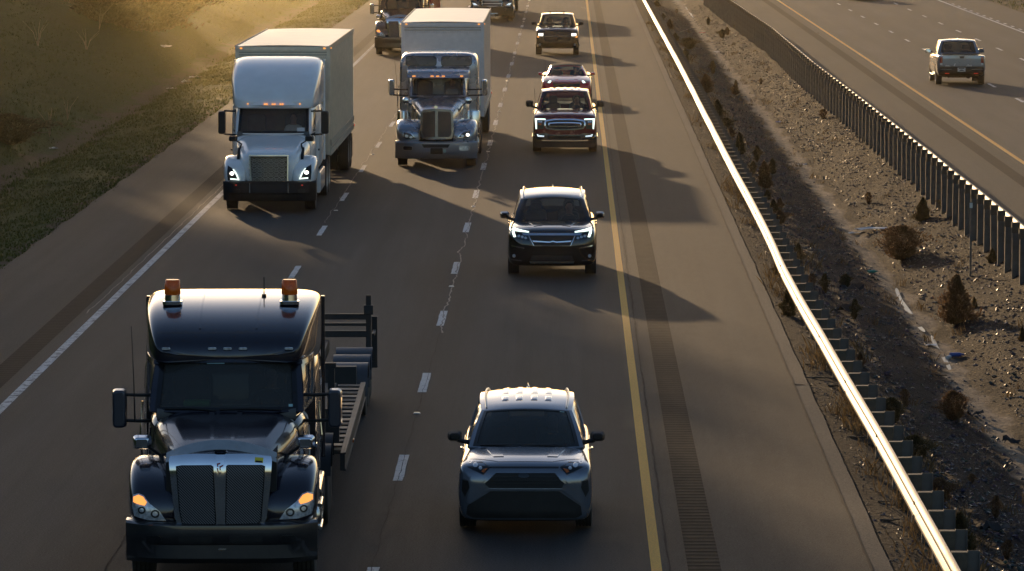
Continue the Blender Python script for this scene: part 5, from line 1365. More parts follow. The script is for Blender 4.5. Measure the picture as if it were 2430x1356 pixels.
def truck_mirror(t, x, y, z, w, h, m, cab_x, zs=(.35, -.3), pole=True, shell=None):
    for sg in (-1, 1):
        mb = MB(); mb.rbox((sg * x, y, z), (w, .17, h), .06, 'y', 5)
        c = V((sg * x, y, z)); mb.v = [tuple(c + V(((V(v) - c).x * (.8 if (V(v) - c).y < 0 else 1), (V(v) - c).y, (V(v) - c).z * (.93 if (V(v) - c).y < 0 else 1)))) for v in mb.v]
        o = mb.build('side_mirror', m, t, bevel=.025, bseg=3)
        mb = MB(); mb.rbox((sg * x, y + .088, z), (w * .85, .006, h * .9), .04, 'y'); mb.build('mirror_glass', M['mirror'], o)
        for dz in zs:
            mb = MB(); mb.tube([(sg * (x - w * .3), y + .02, z + dz * h), (sg * (cab_x + (x - cab_x) * .4), y + .04, z + dz * h - .01), (sg * cab_x, y + .14, z + dz * h - .02)], .022 if len(zs) > 1 else .016, 8); mb.build('mirror_arm', M['plastic'], o)
def hood_mirror(t, x, y, z, w, h, m, base, style='box'):
    for sg in (-1, 1):
        mb = MB()
        if style == 'round': mb.lathe([(.01, -.08), (.07, -.07), (.105, -.02), (.11, .03), (.10, .05), (.01, .052)], 'y', c=(sg * x, y, z), n=20)
        else:
            mb.rbox((sg * x, y, z), (w, .14, h), .05, 'y', 5); c = V((sg * x, y, z)); mb.v = [tuple(c + V(((V(v) - c).x * (.72 if (V(v) - c).y < 0 else 1), (V(v) - c).y, (V(v) - c).z * (.7 if (V(v) - c).y < 0 else 1)))) for v in mb.v]
        o = mb.build('hood_mirror', m, t, bevel=.02 if style != 'round' else 0, bseg=3)
        mb = MB(); bx, by, bz = base; mb.tube([(sg * (x - w * .3), y + .03, z - h * .3), (sg * (x - w * .9), y + .08, z - h * .9), (sg * bx, by, bz)], [.02, .022, .028], 8); mb.build('mirror_arm', M['plastic'], o)
def tractor_rear(t, yt, yb, M_t, R=.51, hw=1.24, rim=None, fr=(2.0, 9.0)):
    mb = MB()
    for sx in (-.43, .43): mb.box((sx, (fr[0] + fr[1]) / 2, .86), (.09, fr[1] - fr[0], .28))
    for y in (3, 4.5, 6, 7.2, fr[1] - .1): mb.box((0, y, .86), (.8, .12, .2))
    mb.build('chassis', M['plastic'], t)
    for y in yt:
        for sg in (-1, 1):
            wheel(t, sg * (hw - .15), y, R, .28, 'truck', rim or M['rim']); wheel(t, sg * (hw - .48), y, R, .28, 'truck', rim or M['rim'])
        mb = MB(); mb.cyl((-1.1, y, R), (1.1, y, R), .09, n=12); mb.lathe([(.02, -.2), (.2, -.15), (.24, 0), (.2, .15), (.02, .2)], 'x', c=(0, y, R), n=16); mb.build('axle', M['plastic'], t)
    for sg in (-1, 1):
        mb = MB(); mb.box((sg * (hw - .32), yt[-1] + .75, .62), (.6, .012, .72)); mb.build('mud_flap', M['tyre'], t)
    mb = MB(); mb.lathe([(.02, 0), (.48, 0), (.5, .02), (.5, .05), (.02, .06)], 'z', c=(0, (yt[0] + yt[1]) / 2, 1.06), n=28); mb.box((0, (yt[0] + yt[1]) / 2, 1.03), (.8, .5, .06)); mb.build('fifth_wheel', M['plastic'], t)
def tank_side(t, y0, y1, m, x=.98, r=.31, z=.66, steps=True):
    for sg in (-1, 1):
        mb = MB(); mb.lathe([(.01, y0), (r * .8, y0 + .005), (r * .95, y0 + .03), (r, y0 + .06), (r, y1 - .06), (r * .95, y1 - .03), (r * .8, y1 - .005), (.01, y1)], 'y', c=(sg * x, 0, z), n=28); o = mb.build('fuel_tank', m, t)
        for yy in (lerp(y0, y1, .2), lerp(y0, y1, .8)):
            mb = MB(); mb.lathe([(r, yy - .03), (r + .012, yy - .03), (r + .012, yy + .03), (r, yy + .03)], 'y', c=(sg * x, 0, z), n=28); mb.build('tank_strap', M['chrome'], o)
        if steps:
            for k, zz in enumerate((.44, .86)):
                mb = MB(); mb.rbox((sg * (x + .14), (y0 + y1) / 2, zz), (.26, (y1 - y0) * .8, .03), .01, 'y'); mb.build('step', M['chrome'], o)
def front_axle(t, y, R=.51, x=1.03, rim=None):
    for sg in (-1, 1): wheel(t, sg * x, y, R, .29, 'truck', rim or M['rim'])
    mb = MB(); mb.cyl((-1, y, R - .05), (1, y, R - .05), .06, n=10); mb.box((0, y - .1, .62), (.9, .9, .3)); mb.build('axle', M['plastic'], t)
def strip_lamps(t, sh, us, v, m, w=.045, dy=-.02):
    for u in us:
        p = sh(u, v); mb = MB(); mb.rbox(p + V((0, dy, 0)), (w * 2.2, .04, .028), .012, 'y'); mb.build('marker_lamp', m, t, bevel=.004)
def box_trailer(label, X, Y0, L, skin, roofm, ribs=True, W=2.59, z0=1.10, z1=4.08, rot=0, band=True, wheels=(10.6, 11.9)):
    t = thing('box_trailer', label, 'trailer', (X, Y0, .006), rot)
    hw = W / 2
    mb = MB(); mb.box((0, L / 2, (z0 + z1) / 2), (W - .04, L, z1 - z0 - .02)); mb.build('trailer_box', skin, t, bevel=.02)
    mb = MB(); mb.grid(lambda a, b: V(((a - .5) * (W - .07), .04 + (L - .08) * b, z1 - .008 + .03 * (1 - (2 * a - 1) ** 2) + .012 * abs(sin(b * L / 1.2 * pi)) ** 8 * .6)), 8, 96); mb.build('roof', roofm, t, recalc=False)
    for sg in (-1, 1):
        mb = MB(); mb.box((sg * (hw - .012), L / 2, z1 - .05), (.034, L + .01, .14)); mb.build('top_rail', M['galv'], t, bevel=.006)
        mb = MB(); mb.box((sg * (hw - .012), L / 2, z0 + .08), (.045, L + .01, .2)); mb.box((sg * hw, L / 2, z0 + .16), (.045, L * .995, .022)); mb.box((sg * hw, L / 2, z0 + .02), (.045, L * .995, .022)); mb.build('bottom_rail', M['galv'], t, bevel=.004)
        if ribs:
            n = int(L / .41)
            for i in range(1, n):
                mb = MB(); y = i * L / n; mb.prism([(y - .055, 0), (y - .035, .022), (y + .035, .022), (y + .055, 0)], z0 + .2, z1 - .12, 'yz') if False else None
                vs = []
                for zz in (z0 + .19, z1 - .125):
                    for dy, dx in ((-.06, 0), (-.035, .022), (.035, .022), (.06, 0)): vs.append((sg * (hw - .021 + dx), y + dy, zz))
                mb.add(vs, [(0, 1, 5, 4), (1, 2, 6, 5), (2, 3, 7, 6)]); mb.build('side_rib', skin, t)
            mb = MB(); mb.box((sg * (hw + .012), L / 2, z0 + .32), (.02, L * .985, .16)); mb.build('scuff_band', M['galv'], t, bevel=.004)
        else:
            n = int(L / 1.22)
            for i in range(1, n): mb = MB(); mb.box((sg * (hw - .018), i * L / n, (z0 + z1) / 2), (.012, .05, z1 - z0 - .3)); mb.build('side_seam', M['galv'], t)
    mb = MB(); mb.box((0, -.008, z1 - .07), (W - .02, .03, .12)); mb.build('front_header', skin, t, bevel=.006)
    if band:
        for zz in (z1 - .17, z1 - .24): mb = MB(); mb.box((0, -.004, zz), (W - .12, .014, .03)); mb.build('header_strip', M['galv'], t, bevel=.003)
        mb = MB()
        n = 44
        for i in range(n):
            x = (i + .5) / n * (W - .2) - (W - .2) / 2; mb.cyl((x, -.022, z1 - .30), (x, .0, z1 - .30), .010, n=5)
        r_ = mb.build('rivets', M['galv'], t); r_['kind'] = 'stuff'
    for sx in (-1, 1):
        mb = MB(); mb.box((sx * (hw - .05), -.004, (z0 + z1) / 2), (.10, .016, z1 - z0)); mb.build('corner_post', skin, t, bevel=.006)
        mb = MB(); mb.rbox((sx * (hw - .16), -.03, z1 - .06), (.06, .03, .035), .012, 'y'); mb.build('marker_lamp', M['marker_lit'], t)
        mb = MB(); mb.rbox((sx * (hw + .012), .2, z1 - .06), (.03, .06, .035), .012, 'x'); mb.build('marker_lamp', M['marker_lit'], t)
        mb = MB(); mb.rbox((sx * (hw + .02), L - .12, z0 + .1), (.03, .1, .05), .012, 'x'); mb.build('side_lamp', M['red_refl'], t)
        for k, y in enumerate(wheels):
            for xx in (hw - .16, hw - .48): wheel(t, sx * xx, y, .51, .28, 'truck', M['rim'])
        mb = MB(); mb.box((sx * .5, 2.6, .62), (.12, .12, 1.0)); mb.box((sx * .5, 2.6, .12), (.3, .26, .04)); mb.build('landing_leg', M['plastic'], t)
        mb = MB(); mb.box((sx * .55, (wheels[0] + wheels[1]) / 2, .92), (.12, 3.2, .26)); mb.build('bogie_rail', M['plastic'], t)
        mb = MB(); mb.box((sx * (hw - .32), wheels[-1] + .78, .62), (.6, .012, .7)); mb.build('mud_flap', M['tyre'], t)
        mb = MB(); mb.box((sx * .4, L - .06, .75), (.08, .08, .6)); mb.build('underride_leg', M['galv'], t)
    mb = MB(); mb.box((0, L - .06, .5), (W - .2, .09, .1)); mb.build('underride_bar', M['galv'], t, bevel=.008)
    for y in wheels: mb = MB(); mb.cyl((-1.1, y, .51), (1.1, y, .51), .07, n=10); mb.build('axle', M['plastic'], t)
    return t
def t_lamps(t, pts, m, y0, w=.055, name='marker_lamp'):
    for x, y, z in pts: mb = MB(); mb.rbox((x, y, z), (w * 2, .05, .03), .012, 'y'); mb.build(name, m, t, bevel=.004)

M['mesh_diag'] = None
def diag_mesh(name):
    m, t, b = new_mat(name); g = t.n('ShaderNodeTexCoord').outputs['Object']; s = t.n('ShaderNodeSeparateXYZ', {0: g})
    d = t.math('ADD', s.outputs[0], s.outputs[2]); w_ = t.ramp(t.math('SINE', t.math('MULTIPLY', d, 2 * pi / .034)), -.3, .5)
    d2 = t.math('SUBTRACT', s.outputs[0], s.outputs[2]); w2 = t.ramp(t.math('SINE', t.math('MULTIPLY', d2, 2 * pi / .034)), .2, .9, 1, .65)
    c = t.mix(t.math('MULTIPLY', w_, w2), (.008, .008, .009), (.16, .165, .18)); t.nt.links.new(c, b.inputs['Base Color'])
    b.inputs['Metallic'].default_value = .6; b.inputs['Roughness'].default_value = .4
    bp = t.n('ShaderNodeBump', {'Height': w_, 'Strength': .5, 'Distance': .01}); t.nt.links.new(bp.outputs[0], b.inputs['Normal']); return m
M['mesh_diag'] = diag_mesh('diagonal_grille_mesh')
def mesh_plain(name, col): return mat(name, col, .4, .5, bump=.5, bscale=80)

def aero_truck(label, X, Y, rot, pm, who=None, extras='beacons', lights=None):
    """long nosed aerodynamic tractor with a divided upright grille"""
    t = thing('semi_truck', label, 'semi truck', (X, Y, .006), rot); s = 188.7
    c = conv(290, 1020, 4.035, 934.5, s)
    # bonnet
    hood, hb = loft_part('hood', [(.26, -.54, .54, .80, 1.68), (.30, -.60, .60, .80, 1.745), (.48, -.66, .66, .8, 1.81), (.9, -.76, .76, .8, 1.90), (1.4, -.88, .88, .8, 2.01), (1.85, -.97, .97, .8, 2.10), (1.95, -.97, .97, .9, 2.10)], pm, t, sub=1, r=.22, n=20)
    for sg in (-1, 1):
        P = [(sg * .10, .45), (sg * .14, .45), (sg * .22, 1.8), (sg * .15, 1.8)]
        decal('hood_crease', hb, P if sg > 0 else list(reversed(P)), pm, t, view='top', off=.016, depth=.01, step=.15)
    # wings
    fen = loft_part('fender', [(.20, .50, 1.00, .82, 1.02), (.26, .50, 1.12, .80, 1.18), (.45, .54, 1.18, .78, 1.36), (.75, .66, 1.215, .78, 1.49), (1.1, .70, 1.23, .78, 1.57), (1.5, .74, 1.22, .78, 1.575), (1.85, .80, 1.19, .78, 1.47), (2.1, .86, 1.14, .8, 1.28), (2.15, .88, 1.12, .82, 1.2)],
                    pm, t, sub=1, mirror=True, cut=(1.22, .50, .60, .86, 1.6), r=.26)
    fb = {1: fen[0][1], -1: fen[1][1]}
    for sg in (-1, 1):
        big = lambda P: [(240 + (a - 240) * 1.16, 770 + (b_ - 770) * 1.14) for a, b_ in P]
        q = big if sg < 0 else (lambda P: [(1900 - a, b_ - 12) for a, b_ in reversed(big(P))])
        h = decal('headlight', fb[sg], c(q([(100, 668), (150, 650), (195, 665), (240, 725), (330, 795), (382, 875), (230, 868), (115, 838), (92, 760)])), M['lens'], t, off=.012, step=.04)
        decal('turn_signal', fb[sg], c(q([(106, 680), (150, 660), (190, 675), (222, 718), (205, 746), (150, 735), (106, 722)])), M['amber_lit'], h, off=.022, step=.03, depth=.01)
        for (a, b_, r_) in ((180, 785, 42), (292, 815, 46)): decal('lamp_bowl', fb[sg], c(q(ellipse(a, b_, r_ * .8, r_ * .75, 14))), M['lens_dark'], h, off=.020, step=.03, depth=.008); 
        for (a, b_, r_) in ((180, 785, 24), (292, 815, 28)): decal('lamp_lens', fb[sg], c(q(ellipse(a, b_, r_ * .8, r_ * .75, 12))), M['lens'], h, off=.026, step=.03, depth=.006)
        mb = MB(); mb.prism([(.30, .85), (.52, .82), (.62, 1.55), (.95, 1.62), (.9, 1.75), (.35, 1.65)], sg * .62, sg * .70, 'yz'); mb.build('inner_panel', M['plastic'], t)
    # grille on a curved, leaning surface
    vb = virt(lambda x, z: V((x, .06 + (z - .8) * .015 + 1.3 * max(0, z - 1.50) ** 2 + .05 * (x / .65) ** 2, z)), -.9, .9, .6, 2.0, 28)
    decal('grille_surround', vb, c([(436, 300), (445, 262), (600, 240), (860, 228), (890, 215), (985, 215), (1005, 228), (1250, 240), (1418, 264), (1428, 300), (1410, 560), (1375, 850), (1345, 920), (1290, 962), (575, 962), (520, 920), (492, 850), (465, 600)]), M['chrome'], t, off=.0, depth=.16, step=.07)
    for P in ([(505, 352), (560, 342), (845, 338), (868, 352), (893, 900), (880, 916), (585, 918), (560, 900), (535, 780)], [(988, 350), (1005, 336), (1330, 340), (1364, 352), (1355, 500), (1325, 880), (1290, 912), (995, 916), (978, 900)]):
        g = decal('grille', vb, c(P), M['mesh_diag'], t, off=.008, depth=.01, step=.1); band('grille_rim', vb, c(P), .012, M['gloss_black'], g, off=.016, depth=.012)
    decal('grille_bar', vb, c([(895, 240), (978, 240), (972, 500), (968, 880), (905, 880), (900, 500)]), M['chrome'], t, off=.035, depth=.04, step=.08)
    decal('hood_ornament', vb, c(smooth_poly([(868, 205), (885, 160), (910, 148), (960, 148), (985, 165), (992, 205), (975, 215), (885, 215)], 1)), pm, t, off=.05, depth=.16, step=.05)
    e = decal('emblem', vb, c([(893, 300), (970, 285), (975, 340), (950, 400), (925, 430), (905, 390), (890, 340)]), M['chrome'], t, off=.044, depth=.01, step=.04)
    for P in ([(900, 320), (935, 312), (935, 325), (915, 332), (918, 350), (905, 352)], [(925, 345), (965, 330), (962, 345), (938, 360), (940, 385), (928, 385)], [(900, 365), (915, 362), (918, 415), (908, 400)]): decal('emblem_letter', vb, c(P), M['red_lens'], e, off=.05, depth=.006, step=.05)
    # bug deflector: a smoked lip above the grille
    mb = MB()
    def defl(a, b):
        x = (2 * a - 1) * .70; return V((x, .14 + .20 * (x / .7) ** 2 - .05 * (1 - b) + .10 * b, 1.755 - .16 * (x / .7) ** 2 + b * .105 + .03 * (1 - (x / .7) ** 2)))
    mb.grid(defl, 16, 4); mb.build('bug_deflector', mat('smoked_deflector', (.28, .30, .32), .22, 0, coat=.6, dust=.2), t, solid=.01, recalc=False)
    if extras == 'beacons': decal('yellow_sticker', vb, c([(1266, 268), (1346, 275), (1342, 322), (1262, 314)]), M['yellow_sticker'], t, off=.006, depth=.004); decal('sticker_print', vb, c([(1272, 298), (1336, 304), (1335, 318), (1270, 312)]), M['plastic'], t, off=.012, depth=.003)
    # bumper
    mb = MB(); rings = []
    for k in range(25):
        x = -1.215 + 2.43 * k / 24; q = abs(x) / 1.215; y = .02 + .34 * q ** 5
        dpt = .30; rings.append([V((x, y + .06, .85)), V((x, y + .01, .82)), V((x, y, .74)), V((x, y + .01, .60)), V((x, y + .035, .57)), V((x, y + .03, .40)), V((x, y + .10, .33)), V((x, y + dpt, .33)), V((x, y + dpt, .85))])
    mb.loft(rings); bump = mb.build('front_bumper', paint(pm.name + '_bumper', (.010, .010, .013), .1, .35, .3), t); bbv = bvh_of(bump.data)
    for sx in (-1, 1):
        P = rrect(sx * .32, .64, .42, .10, .03); decal('air_intake', bbv, P, M['plastic'], t, off=.004); decal('fog_light', bbv, rrect(sx * .85, .64, .2, .10, .04), M['lens_dark'], t, off=.008)
    decal('emblem_plate', bbv, rrect(.02, .52, .1, .02, .008), M['chrome'], t, off=.01)
    # cab
    cab, cb = loft_part('cab', [(1.80, -.97, .97, .9, 2.0), (1.9, -1.01, 1.01, .86, 2.08), (2.6, -1.06, 1.06, .86, 2.08), (3.3, -1.12, 1.12, .86, 2.08)], pm, t, sub=1, r=.16, n=20)
    G = dict(zb=2.06, yf0=1.74, wf0=1.0, yf1=2.34, wf1=.95, zf1=2.70, yr1=3.3, wr1=1.10, zr1=2.74, yr0=3.3, wr0=1.10, zbr=2.06, bulge=.20, bulger=0, crown=.04, arch=0, um=.035, vm=(.03, .95), bowb=.0, bowt=.02)
    g = greenhouse(t, G, pm, windows=((.20, .48), (.52, .8)), rear=False, glassm=M['glass_dark'])
    mb = MB(); mb.grid(lambda a, b: g['sh'](-.01 + 1.02 * a, .93 + .10 * b) + V((0, -.02 - .03 * b, 0)), 12, 3); mb.build('visor', pm, t, recalc=False, solid=.01)
    roof, rb = loft_part('roof_fairing', [(2.30, -.86, .86, 2.66, 2.76), (2.34, -.93, .93, 2.64, 2.88), (2.46, -.98, .98, 2.64, 3.00), (2.75, -1.04, 1.04, 2.62, 3.15), (3.2, -1.10, 1.10, 2.6, 3.28), (3.8, -1.15, 1.15, 2.5, 3.37), (4.6, -1.18, 1.18, 2.5, 3.41), (5.02, -1.18, 1.18, 2.5, 3.40), (5.06, -1.14, 1.14, 2.55, 3.35)], pm, t, sub=1, r=.12, n=32)
    sl_, sb_ = loft_part('sleeper', [(3.25, -1.14, 1.14, .98, 2.7), (3.35, -1.18, 1.18, .96, 2.7), (5.0, -1.19, 1.19, .96, 2.7), (5.06, -1.16, 1.16, 1.0, 2.65)], pm, t, sub=1, r=.12, n=20)
    band('roof_seam', rb, [(-.93, 3.02), (.93, 3.02), (.93, 3.035), (-.93, 3.035)], .004, M['seal'], t, off=.003, depth=.004)
    for sg in (-1, 1):
        P = [(sg * .36, 2.6), (sg * .38, 2.6), (sg * .40, 4.6), (sg * .38, 4.6)]; decal('roof_crease', rb, P if sg > 0 else list(reversed(P)), pm, t, view='top', off=.012, depth=.01, step=.15)
    mb = MB(); mb.tube([(x, 2.40 + .06 * (x / .98) ** 2 - .0 + .30 * abs(x / .98) ** 6 * .5, 3.02) for x in [i * .1 - .95 for i in range(20)]], .006, 4)
    # side details, mostly seen on the side towards the road centre
    for sg, vw in ((1, 'right'), (-1, 'left')):
        d = decal('door', cb, [(2.0, 1.0), (3.1, 1.0), (3.1, 2.0), (2.0, 2.0)], pm, t, view=vw, off=.006, step=.2, depth=.012)
        mb = MB(); mb.rbox((sg * 1.13, 2.98, 1.5), (.04, .16, .05), .015, 'y'); mb.build('handle', M['chrome'], d)
        sg_ = decal('sleeper_window', sb_, rrect(4.0, 2.2, .5, .42, .08), M['glass_dark'], t, view=vw, off=.006)
        decal('sleeper_locker', sb_, rrect(4.3, 1.3, .7, .4, .04), pm, t, view=vw, off=.006)
        mb = MB(); mb.rbox((sg * 1.14, 4.1, .62), (.12, 1.9, .56), .05, 'y'); mb.build('side_skirt', pm, t, bevel=.01)
        mb = MB(); mb.tube([(sg * 1.17, 3.28, 1.15), (sg * 1.20, 3.26, 1.6), (sg * 1.17, 3.28, 2.05)], .016, 6); mb.build('grab_rail', M['chrome'], t)
        mb = MB(); mb.rbox((sg * 1.18, 4.95, 2.2), (.06, .10, 2.2), .02, 'z'); mb.build('cab_extender', pm, t, bevel=.01)
        for zz in (.50, .80): mb = MB(); mb.rbox((sg * 1.12, 2.55, zz), (.22, .75, .04), .015, 'y'); mb.build('step', M['chrome'], t)
    tank_side(t, 2.25, 3.05, M['chrome'], x=.92, r=.29, z=.62, steps=False)
    truck_mirror(t, 1.40, 2.10, 2.08, .20, .52, paint(pm.name + '_mirror', (.02, .024, .04), .2, .35, .2) if extras == 'beacons' else M['chrome'], .98)
    hood_mirror(t, 1.045, 1.05, 1.76, .25, .19, M['chrome'], (.74, .9, 1.42))
    wipers(t, g)
    front_axle(t, 1.22); tractor_rear(t, (6.35, 7.65), None, None, hw=1.24, fr=(2.2, 8.2))
    for sg in (-1, 1):
        for y in (6.35, 7.65):   # half fenders over the drive wheels
            mb = MB(); mb.grid(lambda a, b: V((sg * (.62 + .64 * b), y + cos(pi * (.12 + .76 * a)) * .60, .51 + sin(pi * (.12 + .76 * a)) * .60)), 12, 1); mb.build('wheel_fender', M['plastic'], t, solid=.012, recalc=False)
    mb = MB(); mb.box((0, 5.5, 1.05), (1.6, .6, .05)); mb.box((.55, 5.3, 1.5), (.06, .06, 1.2)); mb.box((-.55, 5.3, 1.5), (.06, .06, 1.2)); mb.box((0, 5.3, 1.9), (1.2, .05, .3)); mb.build('deck_plate', M['plastic'], t)
    # interior
    mb = MB(); mb.rbox((0, 2.12, 2.02), (1.8, .5, .16), .06, 'x'); mb.build('dashboard', M['interior'], t)
    for sx in (-.5, .5):
        mb = MB(); mb.rbox((sx, 3.0, 2.05), (.5, .16, .9), .1, 'y'); q = mb.build('seat', M['seat'], t, bevel=.03); mb = MB(); mb.rbox((sx, 3.0, 2.58), (.28, .12, .18), .06, 'y'); mb.build('headrest', M['seat'], q)
    mb = MB(); mb.tube([(.5 + cos(a / 10 * pi) * .22, 2.42 + sin(a / 10 * pi) * .08, 2.12 + sin(a / 10 * pi) * .17) for a in range(21)], .014, 6); mb.build('steering_wheel', M['interior'], t)
    if lights == 'visor':
        for i in range(22):
            if i in (10, 11): continue
            p = g['sh'](.03 + .94 * i / 21, .985); mb = MB(); mb.rbox(p + V((0, -.09, .01)), (.03, .03, .022), .008, 'y'); mb.build('marker_lamp', M['marker_lit'], t)
    else:
        for x in (-.80, -.20, 0, .20, .80):
            p = rb.ray_cast(V((x, -5, 2.84)), V((0, 1, 0)))[0]
            if p: mb = MB(); mb.rbox(p + V((0, -.01, 0)), (.11, .05, .035), .015, 'y'); mb.build('marker_lamp', M['lens'], t, bevel=.005)
    if extras == 'beacons':
        for x, yy in ((-.775, 3.5), (.775, 3.5)):
            zt_ = rb.ray_cast(V((x, yy, 9)), V((0, 0, -1)))[0].z
            b_ = MB(); b_.rbox((x, yy, zt_ + .02), (.26, .26, .05), .05, 'z'); b_.cyl((x, yy, zt_ + .03), (x, yy, zt_ + .13), .105, .10, n=20); base = b_.build('beacon_base', M['chrome'], t, bevel=.006)
            b_ = MB(); b_.lathe([(.105, .13), (.108, .16), (.098, .31), (.085, .325), (.01, .33)], 'z', c=(x, yy, zt_), n=24); b_.build('beacon_dome', AMBER_DOME, base)
            b_ = MB(); b_.lathe([(.01, .13), (.05, .14), (.055, .22), (.04, .26), (.01, .265)], 'z', c=(x, yy, zt_), n=14); b_.build('beacon_reflector', M['chrome'], base)
        z_ = rb.ray_cast(V((.42, 4.0, 9)), V((0, 0, -1)))[0].z
        mb = MB(); mb.cyl((.42, 4.0, z_ - .02), (.42, 4.0, z_ + .03), .03, n=10); mb.tube([(.42, 4.0, z_), (.42, 4.0, z_ + .26)], .008, 5); mb.build('antenna', M['plastic'], t)
        mb = MB(); mb.tube([(-1.20, 2.12, 1.90), (-1.21, 2.12, 2.4), (-1.24, 2.14, 3.15)], [.012, .008, .004], 6); mb.build('antenna', M['plastic'], t)
        # lettering and spanner painted on the sleeper side
        W_ = M['pale']
        P = [(2.56, 1.30), (2.66, 1.30), (2.66, 1.90), (2.56, 1.90)]
        sp = decal('spanner_logo', cb, P, W_, t, view='right', off=.012, depth=.003, step=.3)
        for zc_ in (1.24, 1.96):
            ring = ellipse(2.61, zc_, .12, .09, 16)
            for qd in ring2(ring, .05): decal('spanner_logo', cb, qd, W_, sp, view='right', off=.012, depth=.003, step=.3)
        decal('sign_panel', cb, rrect(2.90, 1.62, .40, .30, .02), mat('grey_sign_paint', (.20, .21, .24), .4), t, view='right', off=.012, depth=.004, step=.3)
        cu = bpy.data.curves.new('ort', 'FONT'); cu.body = 'ort'; cu.size = .26; cu.extrude = .003; cu.align_x = 'CENTER'
        tmp = bpy.data.objects.new('tmp', cu); COL.objects.link(tmp); dg = bpy.context.evaluated_depsgraph_get(); dg.update(); tm = bpy.data.meshes.new_from_object(tmp.evaluated_get(dg)); bpy.data.objects.remove(tmp)
        tm.transform(Matrix.Rotation(pi / 2, 4, 'Z') @ Matrix.Rotation(pi / 2, 4, 'X')); o = finish(tm, 'lettering', M['plastic'], t); o.location = (1.135, 2.90, 1.53)
        decal('door_notice', cb, [(2.55, 1.06), (2.95, 1.06), (2.95, 1.24), (2.55, 1.24)], M['paper_white'], t, view='right', off=.014, depth=.004, step=.3)
        mb = MB(); mb.grid(lambda a, b: g['sh'](.905 + .06 * a, .06 + .07 * b) + V((0, .004, 0)), 2, 2); mb.build('sticker', M['paper'], t, recalc=False)
        mb = MB(); mb.grid(lambda a, b: g['sh'](.36 + .12 * a, .90 + .025 * b) + V((0, .004, 0)), 2, 2); mb.build('sticker', M['paper'], t, recalc=False)
        mb = MB(); mb.rbox((-.45, 2.2, 2.14), (.35, .2, .08), .03, 'x'); v_ = mb.build('green_vest', M['shirt_hi'], None, bevel=.02); v_.location = (X, Y, .006); tag(v_, 'green safety vest lying on the dashboard of the dark blue truck', 'vest')
    if who: person(who, (X + .48, Y + 2.82, 1.72), M['shirt_dark'])
    return t
m_, t_, b_ = new_mat('amber_dome')
b_.inputs['Base Color'].default_value = (.9, .22, .01, 1); b_.inputs['Roughness'].default_value = .15; b_.inputs['Coat Weight'].default_value = 1
nzz = t_.noise(t_.n('ShaderNodeTexCoord').outputs['Object'], 25, 2); cc = t_.mix(nzz, (.55, .10, .005), (1, .32, .03)); t_.nt.links.new(cc, b_.inputs['Base Color'])
tl_ = t_.n('ShaderNodeBsdfTranslucent', {'Color': cc}); mx_ = t_.n('ShaderNodeMixShader', {0: .6, 1: b_.outputs[0], 2: tl_.outputs[0]}); t_.nt.links.new(mx_.outputs[0], t_.nt.nodes['Material Output'].inputs['Surface'])
b_.inputs['Emission Color'].default_value = (1, .25, .02, 1); b_.inputs['Emission Strength'].default_value = .05
AMBER_DOME = m_
KX, KY = -4.42, zc_to_y(0) * 0 + (62.6 - CAM_H * sin(PITCH)) / cos(PITCH)
aero_truck('dark blue semi truck with two amber beacons on its roof, nearest truck', KX + .035, KY, .026, paint('dark_blue_paint', (.013, .012, .022), .3, .22, dust=.15), who='driver of the dark blue truck behind its dark windscreen')

